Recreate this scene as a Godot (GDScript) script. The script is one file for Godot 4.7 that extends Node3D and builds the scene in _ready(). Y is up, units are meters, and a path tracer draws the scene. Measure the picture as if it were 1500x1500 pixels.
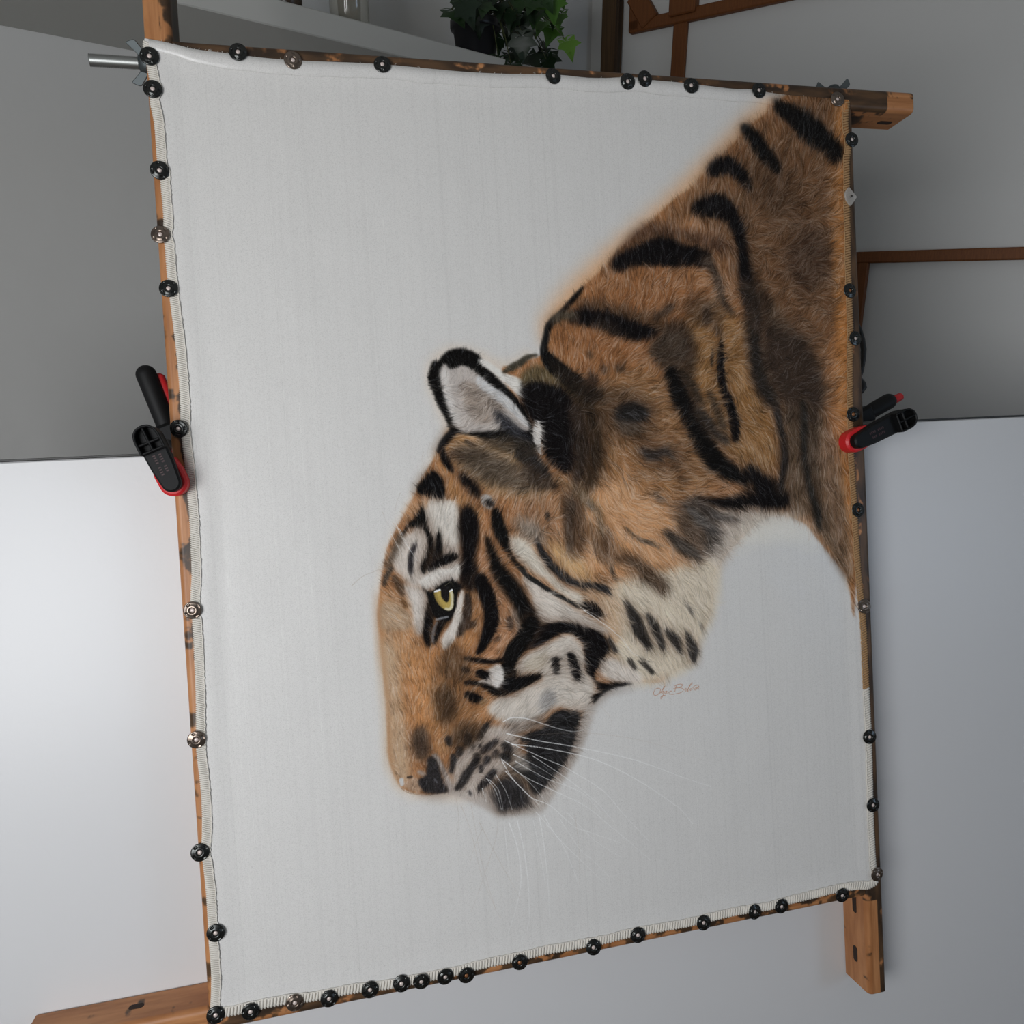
extends Node3D
# A painted silk pinned to an adjustable wooden stretcher, clamped to a white drawing board in a studio corner.

const TW := 1632            # silk picture, texels
const TH := 2048
const HALF_W := 434.0       # what it covers, millimetres from the centre
const HALF_H := 545.0
var FR := Transform3D(Basis(Vector3(0.97242, 0.00000, -0.23324), Vector3(-0.05936, 0.96707, -0.24749), Vector3(0.22556, 0.25451, 0.94040)), Vector3(0.05703, 1.23945, -0.86789))   # the stretcher's own axes: right, up, towards the room
var canvas: Image
var rng := RandomNumberGenerator.new()
var combs := []

func _ready() -> void:
	rng.seed = 7
	setup_view()
	build_room()
	build_board()
	build_stretcher()
	build_silk()
	build_pins()
	build_clamps()
	build_background()

func setup_view() -> void:
	var cam := Camera3D.new()
	cam.name = "camera"
	cam.position = Vector3(0, 1.5, 0)
	cam.rotation.x = -0.282921
	cam.fov = 2.0 * rad_to_deg(atan(750.0 / 1100.0))
	cam.near = 0.05
	add_child(cam)
	cam.current = true
	var sky_mat := ProceduralSkyMaterial.new()
	sky_mat.sky_top_color = Color(0.60, 0.70, 0.85)
	sky_mat.sky_horizon_color = Color(0.82, 0.86, 0.90)
	sky_mat.ground_horizon_color = Color(0.5, 0.5, 0.48)
	sky_mat.ground_bottom_color = Color(0.35, 0.35, 0.33)
	var sky := Sky.new()
	sky.sky_material = sky_mat
	var env := Environment.new()
	env.background_mode = Environment.BG_SKY
	env.sky = sky
	env.background_energy_multiplier = 1.0
	env.tonemap_mode = Environment.TONE_MAPPER_LINEAR
	env.tonemap_exposure = 1.0
	env.sdfgi_enabled = true
	env.ssao_enabled = true
	env.ssil_enabled = true
	var we := WorldEnvironment.new()
	we.name = "world_environment"
	we.environment = env
	add_child(we)
	# daylight entering through the window behind the photographer, on the left
	var day := AreaLight3D.new()
	day.name = "window_daylight"
	day.area_size = Vector2(2.060 - 1.300 - 0.06, 0.74)
	day.light_color = Color(0.985, 0.99, 1.0)
	day.light_energy = 1.86
	day.shadow_enabled = true
	add_child(day)
	var mid_win := VL + WB * (1.300 + 2.060) * 0.5 + Vector3(0, 1.42, 0)
	day.look_at_from_position(mid_win - NB * 0.02, mid_win + NB)
	if "area_range" in day:
		day.set("area_range", 12.0)
	# a second, smaller window in the side wall, facing open sky
	var blue := AreaLight3D.new()
	blue.name = "side_window_daylight"
	blue.area_size = Vector2(0.54, 0.64)
	blue.light_color = Color(0.78, 0.88, 1.0)
	blue.light_energy = 0.42
	blue.shadow_enabled = true
	add_child(blue)
	var side := (VB - VR).normalized()
	var in_side := Vector3(-WR.x, 0, -WR.z)
	var mid_side := VR + side * 0.96 + Vector3(0, 1.5, 0)
	blue.look_at_from_position(mid_side - in_side * 0.02, mid_side + in_side)
	if "area_range" in blue:
		blue.set("area_range", 12.0)

# ---------------------------------------------------------------- naming
func tag(o: Node3D, label: String, category: String, group := "") -> Node3D:
	o.set_meta("label", label)
	o.set_meta("category", category)
	if group != "":
		o.set_meta("group", group)
	return o

func thing(called: String, at: Transform3D, label: String, category: String, group := "") -> Node3D:
	var o := Node3D.new()
	o.name = called
	o.transform = at
	add_child(o, true)
	return tag(o, label, category, group)

func part(called: String, m: Mesh, mat: Material, parent: Node3D, at := Transform3D()) -> MeshInstance3D:
	var o := MeshInstance3D.new()
	o.name = called
	o.mesh = m
	o.material_override = mat
	o.transform = at
	parent.add_child(o, true)
	return o

func struct(called: String, m: Mesh, mat: Material, parent: Node3D = self) -> MeshInstance3D:
	var o := part(called, m, mat, parent)
	if parent == self:
		o.set_meta("kind", "structure")
	return o

# ---------------------------------------------------------------- shapes
func begin() -> SurfaceTool:
	var st := SurfaceTool.new()
	st.begin(Mesh.PRIMITIVE_TRIANGLES)
	st.set_smooth_group(-1)
	return st

func finish(st: SurfaceTool) -> ArrayMesh:
	st.generate_normals()
	return st.commit()

# a triangle whose front looks away from c
func tri(st: SurfaceTool, a: Vector3, b: Vector3, d: Vector3, c: Vector3) -> void:
	var n := (b - a).cross(d - a)
	if n.dot((a + b + d) / 3.0 - c) > 0.0:
		var t := b
		b = d
		d = t
	st.add_vertex(a)
	st.add_vertex(b)
	st.add_vertex(d)

func quad(st: SurfaceTool, a: Vector3, b: Vector3, c: Vector3, d: Vector3, o: Vector3) -> void:
	tri(st, a, b, c, o)
	tri(st, a, c, d, o)

# a box with chamfered edges
func box(st: SurfaceTool, at: Transform3D, size: Vector3, ch := 0.002) -> void:
	var h := size * 0.5
	var k := minf(ch, minf(h.x, minf(h.y, h.z)) * 0.9)
	var o := at.origin
	for ax in 3:
		var u := (ax + 1) % 3
		var v := (ax + 2) % 3
		for s: float in [-1.0, 1.0]:
			var p := []
			for q in [[-1.0, -1.0], [1.0, -1.0], [1.0, 1.0], [-1.0, 1.0]]:
				var w := Vector3()
				w[ax] = s * h[ax]
				w[u] = q[0] * (h[u] - k)
				w[v] = q[1] * (h[v] - k)
				p.append(at * w)
			quad(st, p[0], p[1], p[2], p[3], o)
			for s2: float in [-1.0, 1.0]:     # edge between the faces ax and u
				var e := []
				for t: float in [-1.0, 1.0]:
					var a := Vector3()
					var b := Vector3()
					a[ax] = s * h[ax]
					a[u] = s2 * (h[u] - k)
					b[ax] = s * (h[ax] - k)
					b[u] = s2 * h[u]
					a[v] = t * (h[v] - k)
					b[v] = a[v]
					e.append(at * a)
					e.append(at * b)
				quad(st, e[0], e[1], e[3], e[2], o)
	for sx: float in [-1.0, 1.0]:
		for sy: float in [-1.0, 1.0]:
			for sz: float in [-1.0, 1.0]:
				var a := Vector3(sx * h.x, sy * (h.y - k), sz * (h.z - k))
				var b := Vector3(sx * (h.x - k), sy * h.y, sz * (h.z - k))
				var c := Vector3(sx * (h.x - k), sy * (h.y - k), sz * h.z)
				tri(st, at * a, at * b, at * c, o)

func box_mesh(size: Vector3, ch := 0.002, at := Transform3D()) -> ArrayMesh:
	var st := begin()
	box(st, at, size, ch)
	return finish(st)

# a square beam from p to q
func beam(st: SurfaceTool, p: Vector3, q: Vector3, w: float, d: float, side: Vector3, ch := 0.003) -> void:
	var y := (q - p).normalized()
	var x := (side - y * side.dot(y)).normalized()
	box(st, Transform3D(Basis(x, y, x.cross(y)), (p + q) * 0.5), Vector3(w, p.distance_to(q), d), ch)

# a flat outline (x, y) given thickness from z0 to z1, its edges rounded by ch
func plate(st: SurfaceTool, at: Transform3D, outline: PackedVector2Array, z0: float, z1: float, ch := 0.001) -> void:
	var n := outline.size()
	var mid := Vector2()
	for p in outline:
		mid += p / n
	var inner := PackedVector2Array()
	for i in n:
		var a := (outline[i] - outline[(i + n - 1) % n]).normalized()
		var b := (outline[(i + 1) % n] - outline[i]).normalized()
		var nn := Vector2(a.y + b.y, -a.x - b.x).normalized()
		if Geometry2D.is_polygon_clockwise(outline):
			nn = -nn
		inner.append(outline[i] - nn * ch)
	var rings := [[outline, z0 + ch], [outline, z1 - ch], [inner, z1]]
	var low := [[outline, z0 + ch], [inner, z0]]
	var zc := (z0 + z1) * 0.5
	for set_of in [rings, low]:
		for r in set_of.size() - 1:
			for i in n:
				var j := (i + 1) % n
				var a: Vector2 = set_of[r][0][i]
				var b: Vector2 = set_of[r][0][j]
				var c: Vector2 = set_of[r + 1][0][j]
				var d: Vector2 = set_of[r + 1][0][i]
				var e := (b - a).normalized()
				var out_dir := Vector2(e.y, -e.x)
				if Geometry2D.is_polygon_clockwise(outline):
					out_dir = -out_dir
				var inside := (a + b) * 0.5 - out_dir * 0.02
				quad(st, at * Vector3(a.x, a.y, set_of[r][1]), at * Vector3(b.x, b.y, set_of[r][1]), at * Vector3(c.x, c.y, set_of[r + 1][1]), at * Vector3(d.x, d.y, set_of[r + 1][1]), at * Vector3(inside.x, inside.y, zc))
	var ids := Geometry2D.triangulate_polygon(inner)
	for i in range(0, ids.size(), 3):
		for z: float in [z0, z1]:
			var a := inner[ids[i]]
			var b := inner[ids[i + 1]]
			var c := inner[ids[i + 2]]
			tri(st, at * Vector3(a.x, a.y, z), at * Vector3(b.x, b.y, z), at * Vector3(c.x, c.y, z), at * Vector3(a.x, a.y, zc))

# a round bar along points; radii per point
func tube(st: SurfaceTool, pts: PackedVector3Array, radii: PackedFloat32Array, sides := 8, capped := true) -> void:
	st.set_smooth_group(0)
	var n := pts.size()
	var x := Vector3.UP
	var rings := []
	for i in n:
		var dir := (pts[mini(i + 1, n - 1)] - pts[maxi(i - 1, 0)]).normalized()
		if i == 0 and absf(dir.dot(x)) > 0.9:
			x = Vector3.RIGHT
		x = (x - dir * x.dot(dir)).normalized()
		var y := dir.cross(x)
		var ring := PackedVector3Array()
		for k in sides:
			var a := TAU * k / sides
			ring.append(pts[i] + (x * cos(a) + y * sin(a)) * radii[i])
		rings.append(ring)
	for i in n - 1:
		for k in sides:
			var j := (k + 1) % sides
			quad(st, rings[i][k], rings[i][j], rings[i + 1][j], rings[i + 1][k], (pts[i] + pts[i + 1]) * 0.5)
	if capped:
		st.set_smooth_group(-1)
		for k in range(1, sides - 1):
			tri(st, rings[0][0], rings[0][k], rings[0][k + 1], pts[1])
			tri(st, rings[n - 1][0], rings[n - 1][k], rings[n - 1][k + 1], pts[n - 2])
	st.set_smooth_group(-1)

# turned shape: profile points (radius, height) round the y axis of at
func lathe(st: SurfaceTool, at: Transform3D, profile: PackedVector2Array, segs := 24) -> void:
	st.set_smooth_group(0)
	for i in profile.size() - 1:
		var a := profile[i]
		var b := profile[i + 1]
		var dn := Vector2(b.y - a.y, a.x - b.x).normalized() * 0.004
		for k in segs:
			var t0 := TAU * k / segs
			var t1 := TAU * (k + 1) / segs
			var tm := (t0 + t1) * 0.5
			var mr := (a + b) * 0.5 - dn
			var p := [Vector3(a.x * cos(t0), a.y, a.x * sin(t0)), Vector3(a.x * cos(t1), a.y, a.x * sin(t1)), Vector3(b.x * cos(t1), b.y, b.x * sin(t1)), Vector3(b.x * cos(t0), b.y, b.x * sin(t0))]
			var o := Vector3(mr.x * cos(tm), mr.y, mr.x * sin(tm))
			if a.x > 1e-6:
				tri(st, at * p[0], at * p[1], at * p[2], at * o)
			if b.x > 1e-6:
				tri(st, at * p[0], at * p[2], at * p[3], at * o)
	st.set_smooth_group(-1)

func round_poly(pts: PackedVector2Array, r: float, steps := 5) -> PackedVector2Array:
	var out := PackedVector2Array()
	var n := pts.size()
	for i in n:
		var p := pts[i]
		var a := pts[(i + n - 1) % n]
		var b := pts[(i + 1) % n]
		var k := minf(r, minf(p.distance_to(a), p.distance_to(b)) * 0.45)
		var s := p + (a - p).normalized() * k
		var e := p + (b - p).normalized() * k
		for j in steps + 1:
			var t := float(j) / steps
			out.append(s.lerp(p, t).lerp(p.lerp(e, t), t))
	return out

# ---------------------------------------------------------------- materials
func plain(c: Color, rough: float, metal := 0.0, spec := 0.5) -> StandardMaterial3D:
	var m := StandardMaterial3D.new()
	m.albedo_color = c
	m.roughness = rough
	m.metallic = metal
	m.metallic_specular = spec
	return m

func noise_tex(freq: float, size: int, seed_at: int, normal := false, bump := 2.0) -> NoiseTexture2D:
	var f := FastNoiseLite.new()
	f.seed = seed_at
	f.frequency = freq
	f.fractal_octaves = 4
	var t := NoiseTexture2D.new()
	t.width = size
	t.height = size
	t.seamless = true
	t.noise = f
	t.as_normal_map = normal
	t.bump_strength = bump
	return t

func painted_wall(c: Color, rough := 0.85) -> StandardMaterial3D:
	var m := plain(c, rough, 0.0, 0.3)
	m.uv1_triplanar = true
	m.uv1_world_triplanar = true
	m.uv1_scale = Vector3.ONE * 1.3
	m.normal_enabled = true
	m.normal_texture = noise_tex(0.06, 256, 3, true, 2.0)
	m.normal_scale = 0.12
	return m

func wood_tex(light: Color, dark: Color, seed_at: int) -> ImageTexture:
	var f := FastNoiseLite.new()
	f.seed = seed_at
	f.frequency = 0.02
	f.fractal_octaves = 4
	var img := Image.create(256, 256, false, Image.FORMAT_RGB8)
	for y in 256:
		for x in 256:
			var n := f.get_noise_2d(x * 5.0, y * 0.35) * 0.5 + f.get_noise_2d(x * 21.0 + 300.0, y * 0.6) * 0.35
			img.set_pixel(x, y, light.lerp(dark, clampf(0.35 + n, 0.0, 1.0)))
	return ImageTexture.create_from_image(img)

func wood(light: Color, dark: Color, seed_at: int, rough := 0.5) -> StandardMaterial3D:
	var m := plain(Color.WHITE, rough, 0.0, 0.4)
	m.albedo_texture = wood_tex(light, dark, seed_at)
	m.uv1_triplanar = true
	m.uv1_scale = Vector3(9, 2.2, 9)
	return m

# ---------------------------------------------------------------- the room
const C0 := Vector3(0.22196, 0.00000, -2.38971)            # the corner of the room, on the floor
const VR := Vector3(2.96306, 0.00000, -0.37815)
const VL := Vector3(-1.91650, 0.00000, -0.50533)
const VB := Vector3(1.18225, 0.00000, 2.04851)
const WL := Vector3(-0.75027, -0.00000, 0.66113)           # along the left wall, away from the corner
const WR := Vector3(0.80621, -0.00000, 0.59164)           # along the right wall, away from the corner
const NL := Vector3(0.66113, 0.00000, 0.75027)           # into the room
const NR := Vector3(-0.59164, -0.00000, 0.80621)
const WB := Vector3(0.77170, 0.00000, 0.63600)           # along the window wall
const NB := Vector3(0.63599, 0.00000, -0.77169)
const HIGH := 2.65

func wall_box(st: SurfaceTool, p: Vector3, q: Vector3, inward: Vector3, y0: float, y1: float, thick := 0.14) -> void:
	var along := (q - p).normalized()
	box(st, Transform3D(Basis(along, Vector3.UP, along.cross(Vector3.UP)), (p + q) * 0.5 - inward * thick * 0.5 + Vector3.UP * (y0 + y1) * 0.5), Vector3(p.distance_to(q), y1 - y0, thick), 0.0005)

func build_room() -> void:
	var wall_mat := painted_wall(Color(0.80, 0.80, 0.79))
	var st := begin()
	wall_box(st, C0 - WL * 0.14, VL + WL * 0.14, NL, 0, HIGH)
	struct("wall_left", finish(st), wall_mat)
	st = begin()
	wall_box(st, C0 - WR * 0.14, VR + WR * 0.14, NR, 0, HIGH)
	struct("wall_right", finish(st), wall_mat)
	var side := (VB - VR).normalized()
	var in_side := Vector3(-WR.x, 0, -WR.z)
	var d0 := VR + side * (0.96 - 0.3)
	var d1 := VR + side * (0.96 + 0.3)
	st = begin()
	wall_box(st, VR - side * 0.14, d0, in_side, 0, HIGH)
	wall_box(st, d1, VB + side * 0.14, in_side, 0, HIGH)
	wall_box(st, d0, d1, in_side, 0, 1.15)
	wall_box(st, d0, d1, in_side, 1.85, HIGH)
	struct("wall_side", finish(st), wall_mat)
	# the wall with the window
	var w0 := VL + WB * 1.300
	var w1 := VL + WB * 2.060
	st = begin()
	wall_box(st, VL - WB * 0.14, w0, NB, 0, HIGH)
	wall_box(st, w1, VB + WB * 0.14, NB, 0, HIGH)
	wall_box(st, w0, w1, NB, 0, 1.02)
	wall_box(st, w0, w1, NB, 1.82, HIGH)
	struct("wall_back", finish(st), wall_mat)
	window("window_1", w0, w1, NB, 1.02, 1.82)
	window("window_2", d0, d1, in_side, 1.15, 1.85)
	# floor and ceiling follow the outline of the walls
	var flat := PackedVector2Array()
	for p: Vector3 in [C0, VR, VB, VL]:
		flat.append(Vector2(p.x, -p.z))
	var mid := (flat[0] + flat[1] + flat[2] + flat[3]) / 4.0
	for i in 4:
		flat[i] += (flat[i] - mid).normalized() * 0.2
	var lay := Transform3D(Basis(Vector3.RIGHT, Vector3.FORWARD, Vector3.UP), Vector3.ZERO)
	st = begin()
	plate(st, lay, flat, -0.15, 0.0, 0.001)
	struct("floor", finish(st), wood(Color(0.42, 0.34, 0.27), Color(0.30, 0.23, 0.17), 11))
	st = begin()
	plate(st, lay, flat, HIGH, HIGH + 0.15, 0.001)
	struct("ceiling", finish(st), painted_wall(Color(0.82, 0.82, 0.81)))

func window(called: String, w0: Vector3, w1: Vector3, inward: Vector3, y0: float, y1: float) -> void:
	var up := Vector3.UP
	var along := (w1 - w0).normalized()
	var st := begin()
	var back := -inward * 0.07
	beam(st, w0 + back + up * y0, w0 + back + up * y1, 0.06, 0.06, along)
	beam(st, w1 + back + up * y0, w1 + back + up * y1, 0.06, 0.06, along)
	beam(st, (w0 + w1) * 0.5 + back + up * (y0 + 0.03), (w0 + w1) * 0.5 + back + up * (y1 - 0.03), 0.05, 0.05, along)
	beam(st, w0 + back + up * (y0 + 0.03), w1 + back + up * (y0 + 0.03), 0.06, 0.06, up)
	beam(st, w0 + back + up * (y1 - 0.03), w1 + back + up * (y1 - 0.03), 0.06, 0.06, up)
	var win := struct(called, finish(st), plain(Color(0.86, 0.86, 0.84), 0.5))
	var glass := plain(Color(0.95, 0.98, 1.0, 0.06), 0.02)
	glass.transparency = BaseMaterial3D.TRANSPARENCY_ALPHA
	st = begin()
	wall_box(st, w0 + back + along * 0.03, w1 + back - along * 0.03, inward, y0 + 0.05, y1 - 0.05, 0.004)
	part("pane", finish(st), glass, win)

func build_board() -> void:
	var b := thing("drawing_board", FR * Transform3D(Basis(), Vector3(0, -0.79, -0.06)), "large white satin drawing board standing upright behind the stretched silk", "board")
	var m := plain(Color(0.84, 0.84, 0.84), 0.38, 0.0, 0.5)
	m.normal_enabled = true
	m.normal_texture = noise_tex(0.05, 256, 21, true, 2.0)
	m.uv1_triplanar = true
	m.uv1_scale = Vector3.ONE * 9.0
	m.normal_scale = 0.05
	var st := begin()
	box(st, Transform3D(Basis(), Vector3(0.08, 0.415, 0)), Vector3(1.76, 0.952, 0.018), 0.0015)
	part("panel", finish(st), m, b)
	st = begin()
	box(st, Transform3D(Basis(), Vector3(0.08, 0.8925, 0)), Vector3(1.76, 0.0025, 0.0186), 0.0004)
	part("edge_strip", finish(st), plain(Color(0.16, 0.16, 0.15), 0.5), b)
	# legs down to the floor
	var inv := b.global_transform.affine_inverse()
	var grey := plain(Color(0.55, 0.56, 0.57), 0.4, 0.3)
	for s: float in [-0.6, 0.62]:
		var top := FR * Vector3(s, 0.02, -0.086)
		var low := FR * Vector3(s, -0.8, -0.086)
		var dir := (low - top).normalized()
		var foot := top + dir * ((top.y - 0.006) / -dir.y)
		st = begin()
		beam(st, inv * top, inv * foot, 0.035, 0.028, Vector3.RIGHT)
		part("leg", finish(st), grey, b)
		var rear := top + Vector3(0, -0.1, 0) + FR.basis.z * -0.03
		var rear_foot := Vector3(rear.x, 0.006, rear.z) - Vector3(FR.basis.z.x, 0, FR.basis.z.z).normalized() * 0.36
		st = begin()
		beam(st, inv * rear, inv * rear_foot, 0.03, 0.025, Vector3.RIGHT)
		part("rear_strut", finish(st), grey, b)

# ---------------------------------------------------------------- the stretcher
# wood of a bar: rows run across front face, inner face, back and outer face; columns along it. stain = dye that has soaked in: [outer, inner, inner face]
func bar_material(seed_at: int, length: float, stain: Vector3, clean_from: float, clean_to: float, clean_edge: float) -> StandardMaterial3D:
	var W := 1024
	var H := 64
	var f := FastNoiseLite.new()
	f.seed = seed_at
	f.frequency = 0.01
	f.fractal_octaves = 4
	var img := Image.create(W, H, false, Image.FORMAT_RGB8)
	var light := Color(0.74, 0.52, 0.34)
	var dark := Color(0.60, 0.39, 0.23)
	var dye := Color(0.165, 0.125, 0.09)
	var dye2 := Color(0.33, 0.245, 0.165)
	for y in H:
		var v := (y + 0.5) / H
		var bias := lerpf(stain.x, stain.y, smoothstep(0.06, 0.26, v)) if v < 0.36 else (stain.z if v < 0.66 else 0.0)
		for x in W:
			var mmx := (x + 0.5) / W * length
			var g := f.get_noise_2d(mmx * 0.5, y * 9.0) * 0.7 + f.get_noise_2d(mmx * 1.5 + 900.0, y * 33.0) * 0.5
			var c := light.lerp(dark, clampf(0.4 + g, 0.0, 1.0))
			var b := bias
			if mmx > clean_from and mmx < clean_to and (seed_at != 5 or v < 0.22):
				b = clean_edge if v < 0.13 else 0.02
			var s := f.get_noise_2d(mmx * 2.2 + 77.0, y * 4.5 + 400.0) * 0.75 + f.get_noise_2d(mmx * 7.0, y * 9.0 + 900.0) * 0.3
			var a := smoothstep(-0.12, 0.12, s + (b - 0.5) * 1.1)
			var ring := smoothstep(0.0, 0.5, a) * (1.0 - smoothstep(0.5, 1.0, a))
			c = c.lerp(dye2.lerp(dye, clampf(0.5 + f.get_noise_2d(mmx * 1.1, y * 6.0 + 1500.0) * 1.3, 0.0, 1.0)), a * 0.93)
			c = c.darkened(ring * 0.12)
			img.set_pixel(x, y, c)
	var m := plain(Color.WHITE, 0.45, 0.0, 0.45)
	m.albedo_texture = ImageTexture.create_from_image(img)
	return m

# a bar whose outer front edge runs from p to q (metres, stretcher axes); its inner side lies to the left of p->q when turn is 1
func bar_mesh(p: Vector2, q: Vector2, turn: float, w := 0.028, d := 0.05) -> ArrayMesh:
	var dir := (q - p).normalized()
	var inn := Vector2(-dir.y, dir.x) * turn
	var prof := []                              # (across, depth, v)
	var r := 0.0065
	for j in 7:
		var a := PI / 2 * j / 6.0
		prof.append([r - r * cos(a), -r + r * sin(a), 0.06 * j / 6.0 + 0.0])
	for j in 7:
		var a := PI / 2 * j / 6.0
		prof.append([w - r + r * sin(a), -r + r * cos(a), 0.30 + 0.06 * j / 6.0])
	var s := 0.0015
	prof.append_array([[w, -d + s, 0.65], [w - s, -d, 0.67], [s, -d, 0.83], [0.0, -d + s, 0.85], [0.0, -r, 1.0]])
	var n := prof.size()
	var st := SurfaceTool.new()
	st.begin(Mesh.PRIMITIVE_TRIANGLES)
	var mid2 := (p + q) * 0.5 + inn * w * 0.5
	var mid := Vector3(mid2.x, mid2.y, -d * 0.5)
	var at := func(i: int, e: Vector2) -> Vector3: return Vector3(e.x + inn.x * prof[i][0], e.y + inn.y * prof[i][0], prof[i][1])
	for i in n - 1:
		var t2 := Vector2(prof[i + 1][0] - prof[i][0], prof[i + 1][1] - prof[i][1]).normalized()
		for k in [[i, p, 0.0], [i + 1, p, 0.0], [i + 1, q, 1.0], [i, p, 0.0], [i + 1, q, 1.0], [i, q, 1.0]] if turn > 0 else [[i, p, 0.0], [i + 1, q, 1.0], [i + 1, p, 0.0], [i, p, 0.0], [i, q, 1.0], [i + 1, q, 1.0]]:
			var id: int = k[0]
			var ta := Vector2(prof[mini(id + 1, n - 1)][0] - prof[maxi(id - 1, 0)][0], prof[mini(id + 1, n - 1)][1] - prof[maxi(id - 1, 0)][1]).normalized()
			if id >= 13 or id == 0:
				ta = t2
			st.set_normal(Vector3(inn.x * -ta.y, inn.y * -ta.y, ta.x))
			st.set_uv(Vector2(k[2], prof[id][2]))
			st.add_vertex(at.call(id, k[1]))
	for e in [[p, -1.0], [q, 1.0]]:
		st.set_normal(Vector3(dir.x * e[1], dir.y * e[1], 0))
		st.set_uv(Vector2(0.5 + 0.49 * e[1], 0.75))
		for i in range(1, n - 2):
			var o := [0, i, i + 1] if (e[1] > 0) == (turn > 0) else [0, i + 1, i]
			for k in o:
				st.add_vertex(at.call(k, e[0]))
	return st.commit()

func wing_nut(parent: Node3D, at: Transform3D, metal: Material) -> void:
	var st := begin()
	lathe(st, at, PackedVector2Array([Vector2(0.0062, 0), Vector2(0.0105, 0), Vector2(0.0098, 0.004), Vector2(0.0082, 0.011), Vector2(0.0062, 0.011)]), 20)
	for s: float in [-1.0, 1.0]:
		var o := round_poly(PackedVector2Array([Vector2(s * 0.0055, 0.0015), Vector2(s * 0.011, 0.004), Vector2(s * 0.0225, 0.0125), Vector2(s * 0.019, 0.0225), Vector2(s * 0.0105, 0.0135), Vector2(s * 0.0055, 0.0095)]), 0.003)
		plate(st, at, o, -0.0014, 0.0014, 0.0006)
	part("wing_nut", finish(st), metal, parent)

func bolt(parent: Node3D, at: Transform3D, length: float, metal: Material) -> void:
	var st := begin()
	var prof := PackedVector2Array()
	var n := int(length / 0.0009)
	for i in n + 1:
		prof.append(Vector2(0.0066 if i % 2 == 0 else 0.0050, length * i / n))
	prof.append(Vector2(0.0, length))
	lathe(st, at, prof, 16)
	part("bolt", finish(st), metal, parent)

func build_stretcher() -> void:
	var f := thing("stretcher_frame", FR, "adjustable wooden stretcher frame stained with dark dye, holding the painted silk", "frame")
	var specs := [
		# from, to, turn, stain, clean range (mm along), edge stain, seed, slots
		[Vector2(-0.4336, -0.511), Vector2(-0.4246, 0.76), -1.0, Vector3(0.22, 0.66, 0.78), 1042.0, 1400.0, 0.0, 5],
		[Vector2(-0.3985, 0.5388), Vector2(0.527, 0.5388), -1.0, Vector3(0.80, 0.97, 0.5), 885.0, 1000.0, 0.5, 6],
		[Vector2(0.4262, -0.674), Vector2(0.4336, 0.5108), 1.0, Vector3(0.9, 0.62, 0.35), 0.0, 128.0, 0.8, 7],
		[Vector2(-0.62, -0.5388), Vector2(0.398, -0.5388), 1.0, Vector3(0.56, 0.76, 0.3), 0.0, 185.0, 0.3, 8]]
	for s in specs:
		var len_mm: float = s[0].distance_to(s[1]) * 1000.0
		var bar := part("bar", bar_mesh(s[0], s[1], s[2]), bar_material(s[7], len_mm, s[3], s[4], s[5], s[6]), f)
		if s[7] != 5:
			bar_slot_plates(bar, s[7])
	var zinc := plain(Color(0.36, 0.385, 0.39), 0.55, 0.8)
	# bolt through the left bar into the end of the top bar
	var left := Transform3D(Basis(Vector3(0.5, 0, -0.866).cross(Vector3.LEFT).normalized(), Vector3.LEFT, Vector3.BACK), Vector3(-0.4255, 0.5235, -0.023))
	left.basis = Basis(Vector3(0, 0.9, 0.43).normalized(), Vector3.LEFT, Vector3(0, 0.9, 0.43).normalized().cross(Vector3.LEFT))
	var thread := plain(Color(0.62, 0.63, 0.62), 0.42, 0.85)
	bolt(f, left, 0.06, thread)
	wing_nut(f, left, zinc)
	var topb := Transform3D(Basis(Vector3(0.94, 0, 0.34).normalized(), Vector3.UP, Vector3(0.94, 0, 0.34).normalized().cross(Vector3.UP)), Vector3(0.4235, 0.5386, -0.025))
	bolt(f, topb, 0.014, zinc)
	wing_nut(f, topb, zinc)
	var low := Transform3D(Basis(Vector3.UP, Vector3.RIGHT, Vector3.UP.cross(Vector3.RIGHT)), Vector3(0.4268, -0.524, -0.025))
	bolt(f, low, 0.008, zinc)

# bolt slots: solid plates set flush, their dark colour painting the shade inside
func bar_slot_plates(bar: MeshInstance3D, id: int) -> void:
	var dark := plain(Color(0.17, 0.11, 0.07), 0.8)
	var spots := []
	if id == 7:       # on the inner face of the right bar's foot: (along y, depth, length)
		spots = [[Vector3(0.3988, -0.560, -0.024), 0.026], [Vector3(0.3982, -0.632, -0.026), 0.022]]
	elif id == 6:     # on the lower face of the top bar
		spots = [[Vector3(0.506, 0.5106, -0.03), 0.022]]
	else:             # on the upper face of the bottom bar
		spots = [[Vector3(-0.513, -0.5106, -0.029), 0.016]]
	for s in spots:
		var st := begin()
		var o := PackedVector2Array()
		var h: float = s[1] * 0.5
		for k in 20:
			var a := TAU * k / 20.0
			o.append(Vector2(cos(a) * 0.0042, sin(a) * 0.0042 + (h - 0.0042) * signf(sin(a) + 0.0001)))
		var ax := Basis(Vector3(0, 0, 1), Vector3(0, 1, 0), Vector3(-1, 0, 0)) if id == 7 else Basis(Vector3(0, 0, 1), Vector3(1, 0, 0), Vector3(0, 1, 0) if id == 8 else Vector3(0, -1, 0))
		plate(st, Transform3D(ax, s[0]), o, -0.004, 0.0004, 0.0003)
		part("slot_shade_plate", finish(st), dark, bar)

# ---------------------------------------------------------------- the painting
func texel(X: float, Y: float) -> Vector2:
	return Vector2((X + HALF_W) / (2.0 * HALF_W) * TW, (HALF_H - Y) / (2.0 * HALF_H) * TH)

func soften(img: Image, k: int) -> void:
	for i in k:
		img.shrink_x2()
	for i in k:
		img.resize(img.get_width() * 2, img.get_height() * 2, Image.INTERPOLATE_BILINEAR)

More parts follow.
